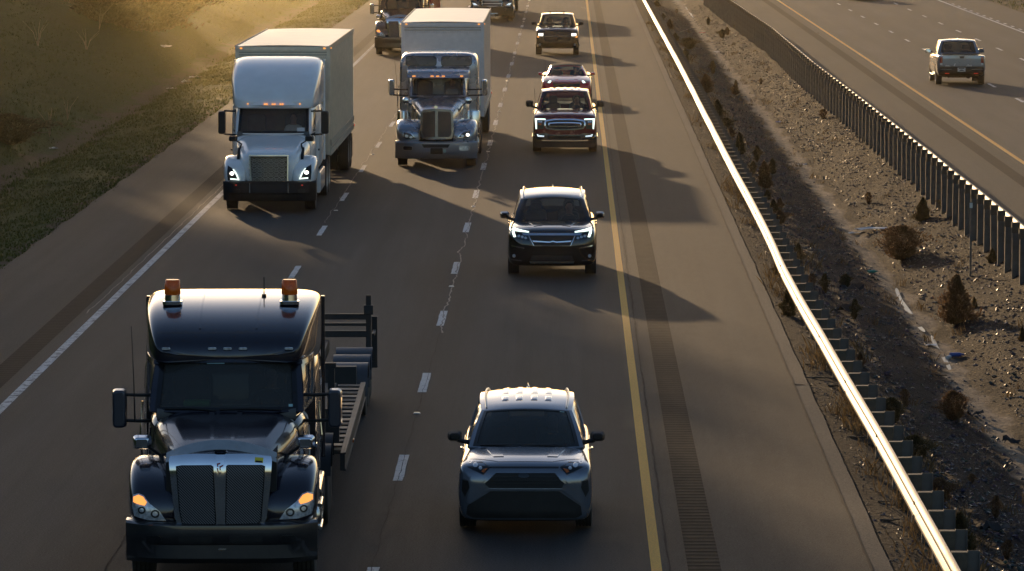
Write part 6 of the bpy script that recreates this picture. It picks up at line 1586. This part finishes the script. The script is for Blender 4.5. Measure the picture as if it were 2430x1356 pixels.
# ------------------------------------------------------------------ low loader behind it
def low_loader():
    t = thing('lowboy_trailer', 'empty black lowboy trailer hitched to the dark blue truck', 'trailer', (KX, KY, .006), .011)
    steel = mat('dark_trailer_steel', (.022, .022, .023), .6, .3, var=.3, nscale=3, dust=.25, bump=.3); wood = mat('deck_planks', (.028, .025, .02), .8, var=.35, nscale=3, bump=.4)
    mb = MB()
    for sx in (-.42, .42):
        mb.box((sx, 8.0, 1.30), (.14, 3.2, .22)); mb.box((sx, 9.5, 1.02), (.16, .25, .8)); mb.box((sx * 1.2, 14, .50), (.14, 9.0, .30))
    mb.box((0, 6.7, 1.24), (.95, .7, .10)); mb.box((0, 9.55, 1.0), (2.4, .18, .5)); mb.build('gooseneck', steel, t, bevel=.01)
    mb = MB(); mb.box((0, 13.9, .66), (1.7, 8.9, .05)); mb.build('deck', wood, t, bevel=.006)
    for sg in (-1, 1):
        mb = MB(); mb.box((sg * 1.27, 13.6, .56), (.07, 9.6, .26)); mb.box((sg * 1.30, 13.6, .68), (.04, 9.6, .03)); mb.box((sg * 1.30, 13.6, .44), (.04, 9.6, .03)); mb.build('side_rail', steel, t, bevel=.006)
        for k in range(17):
            y = 9.2 + k * .54; mb = MB(); mb.box((sg * 1.06, y, .67), (.36, .30, .06)); mb.build('crossmember', steel if k % 2 else wood, t, bevel=.006)
        for y in (19.75, 21.05, 22.3):
            for xx in (1.16, .86): wheel(t, sg * xx, y, .42, .27, 'truck', M['rim_dark'])
        for y in (19.75, 21.05, 22.3):
            mb = MB(); mb.grid(lambda a, b: V((sg * (.70 + .62 * b), y - cos(pi * (-.02 + .9 * a)) * .50, .40 + sin(pi * (-.02 + .9 * a)) * .46)), 14, 1); mb.build('wheel_fender', mat('fender_steel', (.07, .07, .078), .45, .5, dust=.4) if 'fender_steel' not in bpy.data.materials else bpy.data.materials['fender_steel'], t, solid=.015, recalc=False)
        mb = MB(); mb.box((sg * 1.22, 23.4, 1.05), (.09, .10, 1.25)); mb.box((sg * 1.22, 23.4, 1.42), (.16, .16, .16)); mb.build('rear_upright', steel, t, bevel=.006)
        mb = MB(); mb.box((sg * 1.30, 24.2, .78), (.10, .10, .9)); mb.box((sg * 1.30, 23.8, .98), (.05, .8, .05)); mb.build('rear_upright', steel, t, bevel=.006)
        mb = MB(); mb.box((sg * .62, 9.7, 1.42), (.10, .10, .86)); mb.box((sg * 1.08, 9.7, 1.40), (.10, .12, .84)); mb.build('front_upright', steel, t, bevel=.006)
        mb = MB(); mb.box((sg * .72, 10.9, 1.52), (.30, 2.4, .07), (-.14, 0, 0)); mb.build('stowed_ramp', wood, t, bevel=.006)
    for z, y, h in ((1.30, 23.4, .10), (1.16, 23.45, .05), (1.00, 23.4, .11)): mb = MB(); mb.box((0, y, z), (2.4, .10, h)); mb.build('rear_bar', steel, t, bevel=.006)
    mb = MB(); mb.box((0, 9.7, 1.86), (2.3, .12, .08)); mb.build('front_bar', steel, t, bevel=.006)
    mb = MB(); mb.box((0, 21, .82), (1.1, 4.4, .20)); mb.box((0, 19.0, .72), (2.3, .2, .34)); mb.build('rear_frame', steel, t, bevel=.01)
    for sg in (-1, 1): mb = MB(); mb.rbox((sg * 1.34, 11.4, .56), (.02, .12, .05), .015, 'x'); mb.build('side_lamp', M['amber'], t)
low_loader()

# ================================================================== white truck with high roof
def white_truck():
    X, Y = -7.79, (129.0 - CAM_H * sin(PITCH)) / cos(PITCH); t = thing('semi_truck', 'white high-roof semi truck with honeycomb grille in the left lane', 'semi truck', (X, Y, .006), .004); s = 91.6
    pm = paint('white_paint', (.84, .82, .80), .0, .3, .2); c = conv(480, 0, 2.608, (X * s + 1350 - 480) * 2.608, s)
    hood, hb = loft_part('hood', [(.20, -.58, .58, .72, 1.40), (.24, -.66, .66, .70, 1.49), (.45, -.78, .78, .7, 1.58), (.9, -.86, .86, .7, 1.68), (1.5, -.95, .95, .7, 1.82), (2.0, -1.02, 1.02, .7, 1.93), (2.1, -1.02, 1.02, .8, 1.93)], pm, t, sub=1, r=.24, n=20)
    fen = loft_part('fender', [(.16, .62, 1.04, .74, .98), (.22, .60, 1.15, .72, 1.15), (.45, .6, 1.20, .7, 1.30), (.8, .62, 1.235, .7, 1.40), (1.2, .66, 1.24, .7, 1.44), (1.6, .72, 1.22, .7, 1.38), (2.0, .8, 1.17, .75, 1.2), (2.05, .82, 1.14, .8, 1.12)], pm, t, sub=1, mirror=True, cut=(1.22, .5, .60, .86, 1.6), r=.24)
    fb = {1: fen[0][1], -1: fen[1][1]}
    vb = virt(lambda x, z: V((x, .10 + (z - .7) * .05 + .04 * (x / .65) ** 2, z)), -.9, .9, .3, 1.9)
    decal('grille', vb, c([(290, 972), (520, 972), (518, 1128), (300, 1128)]), M['gloss_black'], t, off=.004, depth=.08)
    # honeycomb bars
    mb = MB()
    gm = mat('grey_honeycomb', (.30, .31, .33), .4, .5)
    gx0, gx1, gz1, gz0 = -.50, .48, 1.42, .80
    r_ = .042
    for j in range(9):
        zz = gz0 + (j + .5) * (gz1 - gz0) / 9.5; off = (j % 2) * r_ * 1.7
        for i in range(7):
            cx_ = gx0 + off + i * r_ * 3.45 + .04
            if cx_ > gx1 - .04: continue
            P = [(cx_ - r_ * 1.0, zz - .026), (cx_ + r_ * 1.0, zz - .026), (cx_ + r_ * 1.7, zz), (cx_ + r_ * 1.0, zz + .026), (cx_ - r_ * 1.0, zz + .026), (cx_ - r_ * 1.7, zz)]
            for q in ring2([(min(gx1, a), b_) for a, b_ in P], .007):
                d = decal_mb(vb, q, 'front', .016, .3, .01); mb.add(d.v, d.f)
    mb.build('honeycomb', gm, t, recalc=False)
    band('grille_frame', vb, c([(283, 964), (527, 964), (525, 1134), (293, 1134)]), .018, M['chrome'], t, off=.02, depth=.05)
    for sg in (-1, 1):
        q = (lambda P: P) if sg < 0 else (lambda P: [(808 + 8 - a, b_ - 6) for a, b_ in reversed(P)])
        h = decal('headlight', fb[sg], c(q([(148, 1030), (175, 1045), (205, 1085), (222, 1122), (150, 1122), (145, 1075)])), M['lens_dark'], t, off=.012, step=.05)
        decal('running_light', fb[sg], c(q([(166, 1108), (212, 1112), (198, 1080), (180, 1052), (186, 1052), (205, 1078), (222, 1120), (166, 1116)])), M['led'], h, off=.026, step=.05, depth=.01)
        decal('headlamp', fb[sg], c(q(ellipse(176, 1078, 14, 12, 10))), M['led_hot'], h, off=.024, step=.05, depth=.01)
        mb = MB(); mb.prism([(.35, 1.0), (.6, 1.1), (1.3, 1.5), (1.2, 1.62), (.7, 1.45)], sg * .80, sg * .87, 'yz'); mb.build('side_vent', M['plastic'], t)
    mb = MB(); rings = []
    for k in range(25):
        x = -1.21 + 2.42 * k / 24; q = abs(x) / 1.21; y = .0 + .30 * q ** 5; rings.append([V((x, y + .05, .80)), V((x, y, .77)), V((x, y, .50)), V((x, y + .04, .46)), V((x, y + .05, .34)), V((x, y + .10, .28)), V((x, y + .35, .28)), V((x, y + .35, .80))])
    mb.loft(rings); bu = mb.build('front_bumper', M['plastic'], t); bb = bvh_of(bu.data)
    for sx in (-1, 1):
        decal('bumper_strip', bb, [(sx * .50 - .012, .50), (sx * .50 + .012, .50), (sx * .50 + .012, .76), (sx * .50 - .012, .76)], M['chrome'], t, off=.012); decal('side_lamp', bb, rrect(sx * .86, .70, .05, .03, .01), M['red_refl'], t, off=.012, step=.05)
        decal('fog_light', bb, rrect(sx * .85, .55, .2, .1, .03), M['lens_dark'], t, off=.008)
    decal('lower_grille', bb, rrect(0, .60, .86, .22, .03), M['mesh_dark'], t, off=.006)
    cab, cb = loft_part('cab', [(1.95, -1.02, 1.02, .8, 1.85), (2.05, -1.05, 1.05, .78, 1.94), (2.8, -1.10, 1.10, .78, 1.95), (3.5, -1.16, 1.16, .78, 1.96)], pm, t, sub=1, r=.16, n=20)
    G = dict(zb=1.92, yf0=1.95, wf0=1.0, yf1=2.55, wf1=.97, zf1=2.62, yr1=3.5, wr1=1.15, zr1=2.66, yr0=3.5, wr0=1.15, zbr=1.93, bulge=.22, bulger=0, crown=.04, arch=0, um=.03, vm=(.03, .97), bowb=0, bowt=.02)
    g = greenhouse(t, G, pm, windows=((.18, .5),), rear=False)
    rf, rb = loft_part('roof_fairing', [(2.44, -.98, .98, 2.58, 2.76), (2.52, -1.04, 1.04, 2.56, 2.92), (2.75, -1.08, 1.08, 2.54, 3.12), (3.1, -1.13, 1.13, 2.5, 3.34), (3.7, -1.18, 1.18, 2.5, 3.62), (4.4, -1.21, 1.21, 2.5, 3.80), (5.1, -1.22, 1.22, 2.5, 3.87), (5.4, -1.22, 1.22, 2.5, 3.85), (5.44, -1.18, 1.18, 2.55, 3.8)], pm, t, sub=1, r=.14, n=24)
    for sg in (-1, 1):   # sculpted side scoops of the fairing
        mb = MB(); mb.loft([[V((sg * .86, 2.68, 2.86)), V((sg * 1.12, 2.95, 2.80)), V((sg * 1.12, 3.0, 2.95)), V((sg * .9, 2.75, 3.0))], [V((sg * .94, 3.2, 3.25)), V((sg * 1.215, 3.6, 3.0)), V((sg * 1.215, 3.65, 3.4)), V((sg * .98, 3.3, 3.42))], [V((sg * 1.02, 4.1, 3.64)), V((sg * 1.225, 4.4, 3.4)), V((sg * 1.225, 4.5, 3.7)), V((sg * 1.04, 4.2, 3.77))]]); mb.build('roof_scoop', pm, t, sub=1)
    sp, sb_ = loft_part('sleeper', [(3.4, -1.17, 1.17, .85, 2.7), (3.5, -1.20, 1.20, .85, 2.7), (5.38, -1.22, 1.22, .85, 2.7), (5.44, -1.19, 1.19, .9, 2.65)], pm, t, sub=1, r=.12, n=20)
    mb = MB(); mb.grid(lambda a, b: V(((2 * a - 1) * 1.04, 2.36 + .26 * (2 * a - 1) ** 2 + .08 * b, 2.66 + .16 * b)), 14, 2); mb.build('visor', pm, t, recalc=False, solid=.03)
    for x in (-.75, -.69, -.24, -.18, -.03, .03, .18, .24, .69, .75): mb = MB(); mb.rbox((x, 2.35 + .26 * x * x / 1.08, 2.695), (.035, .05, .03), .01, 'y'); mb.build('marker_lamp', M['marker_lit'], t)
    for sg, vw in ((1, 'right'), (-1, 'left')):
        d = decal('door', cb, [(2.2, .95), (3.3, .95), (3.3, 1.86), (2.2, 1.86)], pm, t, view=vw, off=.006, step=.2, depth=.012); mb = MB(); mb.rbox((sg * 1.16, 3.1, 1.45), (.04, .16, .05), .015, 'y'); mb.build('handle', M['plastic'], d)
        for zz in (1.1, 1.55): decal('sleeper_locker', sb_, rrect(4.5, zz, .8, .36, .04), pm, t, view=vw, off=.006)
        decal('sleeper_window', sb_, rrect(4.2, 2.3, .45, .4, .08), M['glass_dark'], t, view=vw, off=.006)
        mb = MB(); mb.rbox((sg * 1.16, 4.0, .60), (.12, 2.6, .56), .05, 'y'); mb.build('side_skirt', pm, t, bevel=.01)
        mb = MB(); mb.rbox((sg * 1.2, 5.55, 2.4), (.05, .5, 2.7), .02, 'z'); mb.build('cab_extender', pm, t, bevel=.01)
    truck_mirror(t, 1.36, 2.15, 2.22, .21, .62, M['plastic'], 1.0, zs=(.5, -.5)); hood_mirror(t, 1.0, 1.15, 1.85, .24, .16, M['plastic'], (.84, 1.0, 1.50))
    wipers(t, g); front_axle(t, 1.22); tractor_rear(t, (6.6, 7.9), None, None, fr=(2.2, 8.6))
    mb = MB(); mb.rbox((0, 2.35, 1.9), (1.9, .5, .16), .06, 'x'); mb.build('dashboard', M['interior'], t)
    for sx in (-.5, .5):
        mb = MB(); mb.rbox((sx, 3.2, 1.95), (.5, .16, .9), .1, 'y'); q = mb.build('seat', M['seat'], t, bevel=.03); mb = MB(); mb.rbox((sx, 3.2, 2.46), (.28, .12, .18), .06, 'y'); mb.build('headrest', M['seat'], q)
    mb = MB(); mb.box((0, 3.42, 2.2), (2.1, .04, 1.1)); mb.build('cab_curtain', M['interior'], t)
    for (u0, v0, w_, h_, mm) in ((.815, .05, .10, .16, 'paper_white'), (.42, .04, .16, .035, 'paper')):
        mb = MB(); mb.grid(lambda a, b: g['sh'](u0 + w_ * a, v0 + h_ * b) + V((0, .006, 0)), 2, 2); mb.build('windscreen_paper', M[mm], t, recalc=False)
    person('driver of the white truck seated high behind the windscreen', (X + .48, Y + 3.0, 1.58), M['shirt_pale'])
    skin = mat('pale_trailer_skin', (.66, .58, .47), .3, .5, var=.08, dust=.15); rm = mat('trailer_roof_sheet', (.56, .54, .50), .38, .45, var=.1, nscale=1.2)
    box_trailer('white ribbed box trailer behind the white truck', X + .0, Y + 6.5, 13.4, skin, rm, ribs=True, rot=-.004, z1=4.07, wheels=(10.9, 12.2))
white_truck()

# ================================================================== grey truck with a two-window sleeper
def grey_truck():
    X, Y = -3.94, (147.4 - CAM_H * sin(PITCH)) / cos(PITCH); t = thing('semi_truck', 'metallic grey semi truck with two small windows above its visor', 'semi truck', (X, Y, .006)); s = 80.15
    pm = paint('metallic_grey_paint', (.30, .33, .38), .6, .27, .25); c = conv(480, 0, 2.608, (X * s + 1350 - 480) * 2.608, s)
    hood, hb = loft_part('hood', [(.18, -.42, .42, .8, 1.58), (.24, -.46, .46, .8, 1.65), (.5, -.54, .54, .8, 1.74), (1.0, -.64, .64, .8, 1.84), (1.5, -.74, .74, .8, 1.93), (1.95, -.82, .82, .8, 2.02), (2.1, -.84, .84, .9, 2.03)], pm, t, sub=1, r=.24, n=20)
    decal('hood_crease', hb, [(-.04, .3), (.04, .3), (.10, 1.9), (-.10, 1.9)], pm, t, view='top', off=.02, depth=.02, step=.15)
    fen = loft_part('fender', [(.14, .50, .98, .76, .98), (.20, .46, 1.12, .74, 1.12), (.45, .46, 1.19, .72, 1.28), (.8, .5, 1.23, .7, 1.38), (1.2, .55, 1.24, .7, 1.42), (1.6, .62, 1.22, .7, 1.36), (2.0, .74, 1.16, .75, 1.16), (2.05, .76, 1.13, .8, 1.08)], pm, t, sub=1, mirror=True, cut=(1.2, .5, .60, .86, 1.6), r=.28)
    fb = {1: fen[0][1], -1: fen[1][1]}
    vb = virt(lambda x, z: V((x, .04 + (z - .8) * .04 + .06 * (x / .5) ** 2, z)), -.8, .8, .3, 1.9)
    decal('grille_surround', vb, c([(1350, 700), (1365, 682), (1440, 674), (1535, 682), (1550, 700), (1556, 830), (1540, 862), (1362, 862), (1344, 830)]), mat('dark_chrome', (.20, .21, .23), .2, .9), t, off=.0, depth=.12)
    for P in ([(1364, 698), (1434, 688), (1440, 690), (1440, 850), (1372, 850), (1358, 825)], [(1458, 690), (1530, 694), (1538, 705), (1542, 825), (1530, 850), (1458, 850)]): decal('grille', vb, c(P), mesh_plain('brown_grille_mesh', (.07, .06, .055)) if 'brown_grille_mesh' not in bpy.data.materials else bpy.data.materials['brown_grille_mesh'], t, off=.01, depth=.01)
    decal('emblem', vb, c(ellipse(1445, 664, 12, 9, 12)), M['chrome'], t, off=.04, depth=.06)
    for sg in (-1, 1):
        q = (lambda P: P) if sg < 0 else (lambda P: [(2900 + 0 - a, b_ - 8) for a, b_ in reversed(P)])
        band('lamp_rim', fb[sg], c(q([(1240, 815), (1290, 828), (1322, 862), (1262, 866), (1240, 850)])), .016, M['chrome'], t, off=.02, depth=.02)
        h = decal('headlight', fb[sg], c(q([(1240, 815), (1290, 828), (1322, 862), (1262, 866), (1240, 850)])), M['lens_dark'], t, off=.012, step=.05)
        decal('headlamp', fb[sg], c(q(ellipse(1262 if sg < 0 else 1258, 845, 11, 10, 10))), M['led_hot'] if sg > 0 else M['lens'], h, off=.024, step=.05, depth=.01)
        decal('lamp_lens', fb[sg], c(q(ellipse(1290, 852, 10, 8, 10))), M['lens'], h, off=.024, step=.05, depth=.01)
    mb = MB(); rings = []
    for k in range(25):
        x = -1.22 + 2.44 * k / 24; q = abs(x) / 1.22; y = -.06 + .36 * q ** 4; rings.append([V((x, y + .06, .78)), V((x, y, .74)), V((x, y - .01, .5)), V((x, y + .04, .32)), V((x, y + .12, .26)), V((x, y + .3, .26)), V((x, y + .3, .78))])
    mb.loft(rings); bu = mb.build('front_bumper', pm, t); bb = bvh_of(bu.data)
    decal('air_intake', bb, [(-.42, .70), (.42, .70), (.36, .60), (-.36, .60)], M['plastic'], t, off=.006); decal('plate_holder', bb, rrect(.02, .50, .36, .18, .02), M['plastic'], t, off=.014)
    decal('sticker', bb, rrect(.26, .50, .08, .10, .02), M['paper'], t, off=.02)
    for sx in (-1, 1): band('lamp_rim', bb, rrect(sx * .84, .58, .30, .14, .05), .016, M['rim'], t, off=.014, depth=.02); decal('fog_light', bb, rrect(sx * .84, .58, .28, .12, .04), M['lens_dark'] if sx < 0 else M['lens'], t, off=.008)
    cab, cb = loft_part('cab', [(2.0, -.86, .86, .9, 1.95), (2.1, -.90, .90, .86, 2.02), (2.7, -.96, .96, .86, 2.04), (3.4, -1.0, 1.0, .86, 2.04)], pm, t, sub=1, r=.16, n=20)
    G = dict(zb=2.02, yf0=2.02, wf0=.84, yf1=2.42, wf1=.80, zf1=2.58, yr1=3.4, wr1=.98, zr1=2.62, yr0=3.4, wr0=.98, zbr=2.02, bulge=.14, bulger=0, crown=.03, arch=0, um=.04, vm=(.04, .93), bowb=0, bowt=.02)
    g = greenhouse(t, G, pm, windows=((.2, .55),), rear=False)
    rf, rb = loft_part('cab_roof', [(2.30, -.86, .86, 2.58, 2.68), (2.36, -.92, .92, 2.55, 2.76), (2.7, -.96, .96, 2.55, 2.84), (3.3, -1.0, 1.0, 2.55, 2.90), (3.6, -1.0, 1.0, 2.55, 2.90)], pm, t, sub=1, r=.15, n=20)
    mb = MB(); mb.grid(lambda a, b: V(((2 * a - 1) * .92, 2.12 + .14 * (2 * a - 1) ** 2 + .22 * b, 2.58 + .13 * b)), 14, 2); mb.build('visor', pm, t, recalc=False, solid=.02)
    for x in (-.72, -.17, 0, .17, .72): mb = MB(); mb.rbox((x, 2.12 + .14 * (x / .92) ** 2, 2.625), (.09, .04, .03), .01, 'y'); mb.build('marker_lamp', M['marker_lit'], t)
    sp, sb_ = loft_part('sleeper', [(3.30, -1.12, 1.12, .9, 3.16), (3.38, -1.19, 1.19, .88, 3.26), (3.7, -1.21, 1.21, .88, 3.30), (5.3, -1.21, 1.21, .88, 3.34), (5.36, -1.18, 1.18, .9, 3.28)], pm, t, sub=1, r=.13, n=28)
    for sx in (-1, 1):
        decal('sleeper_window', sb_, rrect(sx * .535, 3.03, .90, .26, .07), M['glass_dark'], t, off=.010, step=.1); band('window_rim', sb_, rrect(sx * .535, 3.03, .94, .30, .09), .02, M['seal'], t, off=.006)
        vw = 'right' if sx > 0 else 'left'; d = decal('door', cb, [(2.2, 1.0), (3.2, 1.0), (3.2, 1.96), (2.2, 1.96)], pm, t, view=vw, off=.006, step=.2, depth=.012); mb = MB(); mb.rbox((sx * 1.0, 3.05, 1.5), (.04, .14, .05), .015, 'y'); mb.build('handle', M['chrome'], d)
        mb = MB(); mb.lathe([(.01, 3.2), (.19, 3.22), (.2, 3.26), (.2, 4.1), (.19, 4.14), (.01, 4.16)], 'z', c=(sx * 1.06 + 0, 3.15, -2.6), n=24); mb.build('air_cleaner', M['chrome'], t)
        mb = MB(); mb.tube([(sx * 1.22, 3.4, 1.1), (sx * 1.25, 3.38, 1.7), (sx * 1.22, 3.4, 2.3)], .016, 6); mb.build('grab_rail', M['chrome'], t)
        mb = MB(); mb.rbox((sx * 1.14, 3.7, .55), (.14, 2.9, .5), .05, 'y'); mb.build('side_skirt', pm, t, bevel=.01)
    truck_mirror(t, 1.40, 2.25, 2.28, .19, .50, M['chrome'], .9, zs=(-.1, -.45)); hood_mirror(t, .93, 1.3, 1.93, .22, .2, M['chrome'], (.66, 1.2, 1.62), 'round')
    tank_side(t, 2.3, 3.2, M['chrome'], x=.95, r=.29, z=.6)
    wipers(t, g); front_axle(t, 1.2); tractor_rear(t, (7.1, 8.4), None, None, fr=(2.2, 9.0))
    mb = MB(); mb.tube([(-1.22, 2.6, 1.7), (-1.25, 2.6, 2.4), (-1.33, 2.62, 3.3)], [.012, .008, .004], 6); mb.build('antenna', M['plastic'], t)
    mb = MB(); mb.rbox((0, 2.4, 2.0), (1.6, .4, .12), .05, 'x'); mb.build('dashboard', M['interior'], t)
    for sx in (-.42, .42):
        mb = MB(); mb.rbox((sx, 3.15, 2.05), (.48, .14, .8), .1, 'y'); q = mb.build('seat', M['seat'], t, bevel=.03); mb = MB(); mb.rbox((sx, 3.15, 2.52), (.26, .1, .14), .05, 'y'); mb.build('headrest', M['seat'], q)
    mb = MB(); mb.tube([(.42 + cos(a / 10 * pi) * .21, 2.62 + sin(a / 10 * pi) * .08, 2.12 + sin(a / 10 * pi) * .16) for a in range(21)], .014, 6); mb.build('steering_wheel', M['interior'], t)
    person('driver of the metallic grey truck in a pale shirt', (X + .42, Y + 2.98, 1.70), M['shirt_pale'], .95)
    skin = mat('grey_trailer_skin', (.66, .63, .62), .35, .15, var=.06, dust=.1); rm = mat('bright_trailer_roof', (.60, .57, .52), .38, .4, var=.08, nscale=1.1)
    box_trailer('smooth white box trailer behind the metallic grey truck', X, Y + 8.0, 13.8, skin, rm, ribs=False, z1=4.05, wheels=(10.6, 11.9))
grey_truck()

# ================================================================== maroon truck behind, and the truck cut by the top edge
MX, MY = -7.80, zc_to_y(130) - 1.2
aero_truck('maroon semi truck with amber visor lights, half hidden behind a box trailer', MX, MY, .0, paint('maroon_paint', (.045, .012, .012), .3, .22, .3), extras='none', lights='visor')
rs = mat('red_trailer_skin', (.42, .03, .02), .4, .0, var=.1, dust=.2)
box_trailer('red box trailer behind the maroon truck at the top of the picture', MX, MY + 7.2, 14.5, rs, rs, ribs=True, wheels=(11.4, 12.7))
def green_truck():
    X, Y = -4.30, zc_to_y(50) - 1.2; t = thing('semi_truck', 'dark green semi truck with silver slatted grille cut off by the top picture edge', 'semi truck', (X, Y, .006)); s = 11815 / (109390 / 393 - 1.1)
    pm = paint('dark_green_paint', (.03, .04, .036), .4, .25, .4); c = conv(850, 0, 6.075, (X * s + 1350 - 850) * 6.075, s)
    loft_part('hood', [(.10, -.60, .60, .72, 1.5), (.16, -.68, .68, .70, 1.62), (.45, -.78, .78, .7, 1.72), (1.2, -.92, .92, .7, 1.86), (2.0, -1.02, 1.02, .7, 2.0), (2.1, -1.02, 1.02, .8, 2.0)], pm, t, sub=1, r=.24, n=20)
    fen = loft_part('fender', [(.16, .58, 1.04, .74, .98), (.22, .56, 1.15, .72, 1.2), (.45, .6, 1.20, .7, 1.36), (.8, .62, 1.235, .7, 1.45), (1.2, .66, 1.24, .7, 1.48), (1.6, .72, 1.22, .7, 1.40), (2.0, .8, 1.17, .75, 1.2), (2.05, .82, 1.14, .8, 1.12)], pm, t, sub=1, mirror=True, cut=(1.22, .5, .60, .86, 1.6), r=.24)
    vb = virt(lambda x, z: V((x, .03 + (z - .7) * .10 + .10 * (x / .65) ** 2, z)), -.9, .9, .3, 1.9)
    decal('grille', vb, c([(1780, -60), (2085, -60), (2060, 100), (2040, 190), (1830, 190), (1795, 100)]), M['mesh_dark'], t, off=.004, depth=.08)
    for (y0, x0, x1) in ((-35, 1780, 2080), (8, 1782, 2076), (48, 1788, 2070), (88, 1795, 2062)): decal('grille_bar', vb, c([(x0, y0), (x1, y0), (x1, y0 + 12), (x0, y0 + 12)]), M['rim'], t, off=.03, depth=.02)
    band('grille_frame', vb, c([(1772, -70), (2095, -70), (2068, 100), (2046, 198), (1822, 198), (1786, 100)]), .02, M['chrome'], t, off=.02, depth=.04)
    for sg, (o, b_) in zip((1, -1), fen):
        q = (lambda P: P) if sg < 0 else (lambda P: [(3850 - a, y) for a, y in reversed(P)])
        h = decal('headlight', b_, c(q([(1638, 42), (1680, 48), (1740, 90), (1700, 100), (1650, 80)])), M['lens'], t, off=.012); decal('running_light', b_, c(q([(1645, 50), (1680, 52), (1712, 74), (1670, 76)])), M['led_soft'], h, off=.024)
    mb = MB(); rings = []
    for k in range(21):
        x = -1.21 + .121 * k; q = abs(x) / 1.21; y = .30 * q ** 5; rings.append([V((x, y + .05, .86)), V((x, y, .82)), V((x, y, .5)), V((x, y + .05, .32)), V((x, y + .35, .28)), V((x, y + .35, .86))])
    mb.loft(rings); bu = mb.build('front_bumper', pm, t); decal('plate', bvh_of(bu.data), c([(1910, 210), (1965, 210), (1965, 245), (1910, 245)]), M['pale'], t, off=.01)
    cab, cb = loft_part('cab', [(1.95, -1.02, 1.02, .8, 1.9), (2.8, -1.10, 1.10, .78, 2.0), (5.2, -1.2, 1.2, .78, 2.0)], pm, t, sub=1, r=.16, n=20)
    g = greenhouse(t, dict(zb=1.96, yf0=1.95, wf0=1.0, yf1=2.55, wf1=.97, zf1=2.66, yr1=3.5, wr1=1.15, zr1=2.7, yr0=3.5, wr0=1.15, zbr=1.97, bulge=.22, bulger=0, crown=.04, arch=0, um=.03, vm=(.03, .97), bowb=0, bowt=.02), pm, windows=((.18, .5),), rear=False, glassm=M['glass_dark'])
    loft_part('roof_fairing', [(2.5, -1.0, 1.0, 2.6, 2.8), (3.0, -1.13, 1.13, 2.5, 3.3), (4.0, -1.2, 1.2, 2.0, 3.7), (5.2, -1.22, 1.22, 1.95, 3.9), (5.3, -1.2, 1.2, 1.95, 3.85)], pm, t, sub=1, r=.14, n=20)
    truck_mirror(t, 1.36, 2.2, 2.2, .2, .6, M['chrome'], 1.0); front_axle(t, 1.22); tractor_rear(t, (6.6, 7.9), None, None, fr=(2.2, 8.6)); tank_side(t, 2.4, 4.6, M['chrome'], x=.93, r=.31, z=.62)
    box_trailer('white box trailer behind the dark green truck, above the top picture edge', X, Y + 7.3, 14.5, bpy.data.materials['grey_trailer_skin'], bpy.data.materials['bright_trailer_roof'], ribs=False, wheels=(11.4, 12.7))
green_truck()
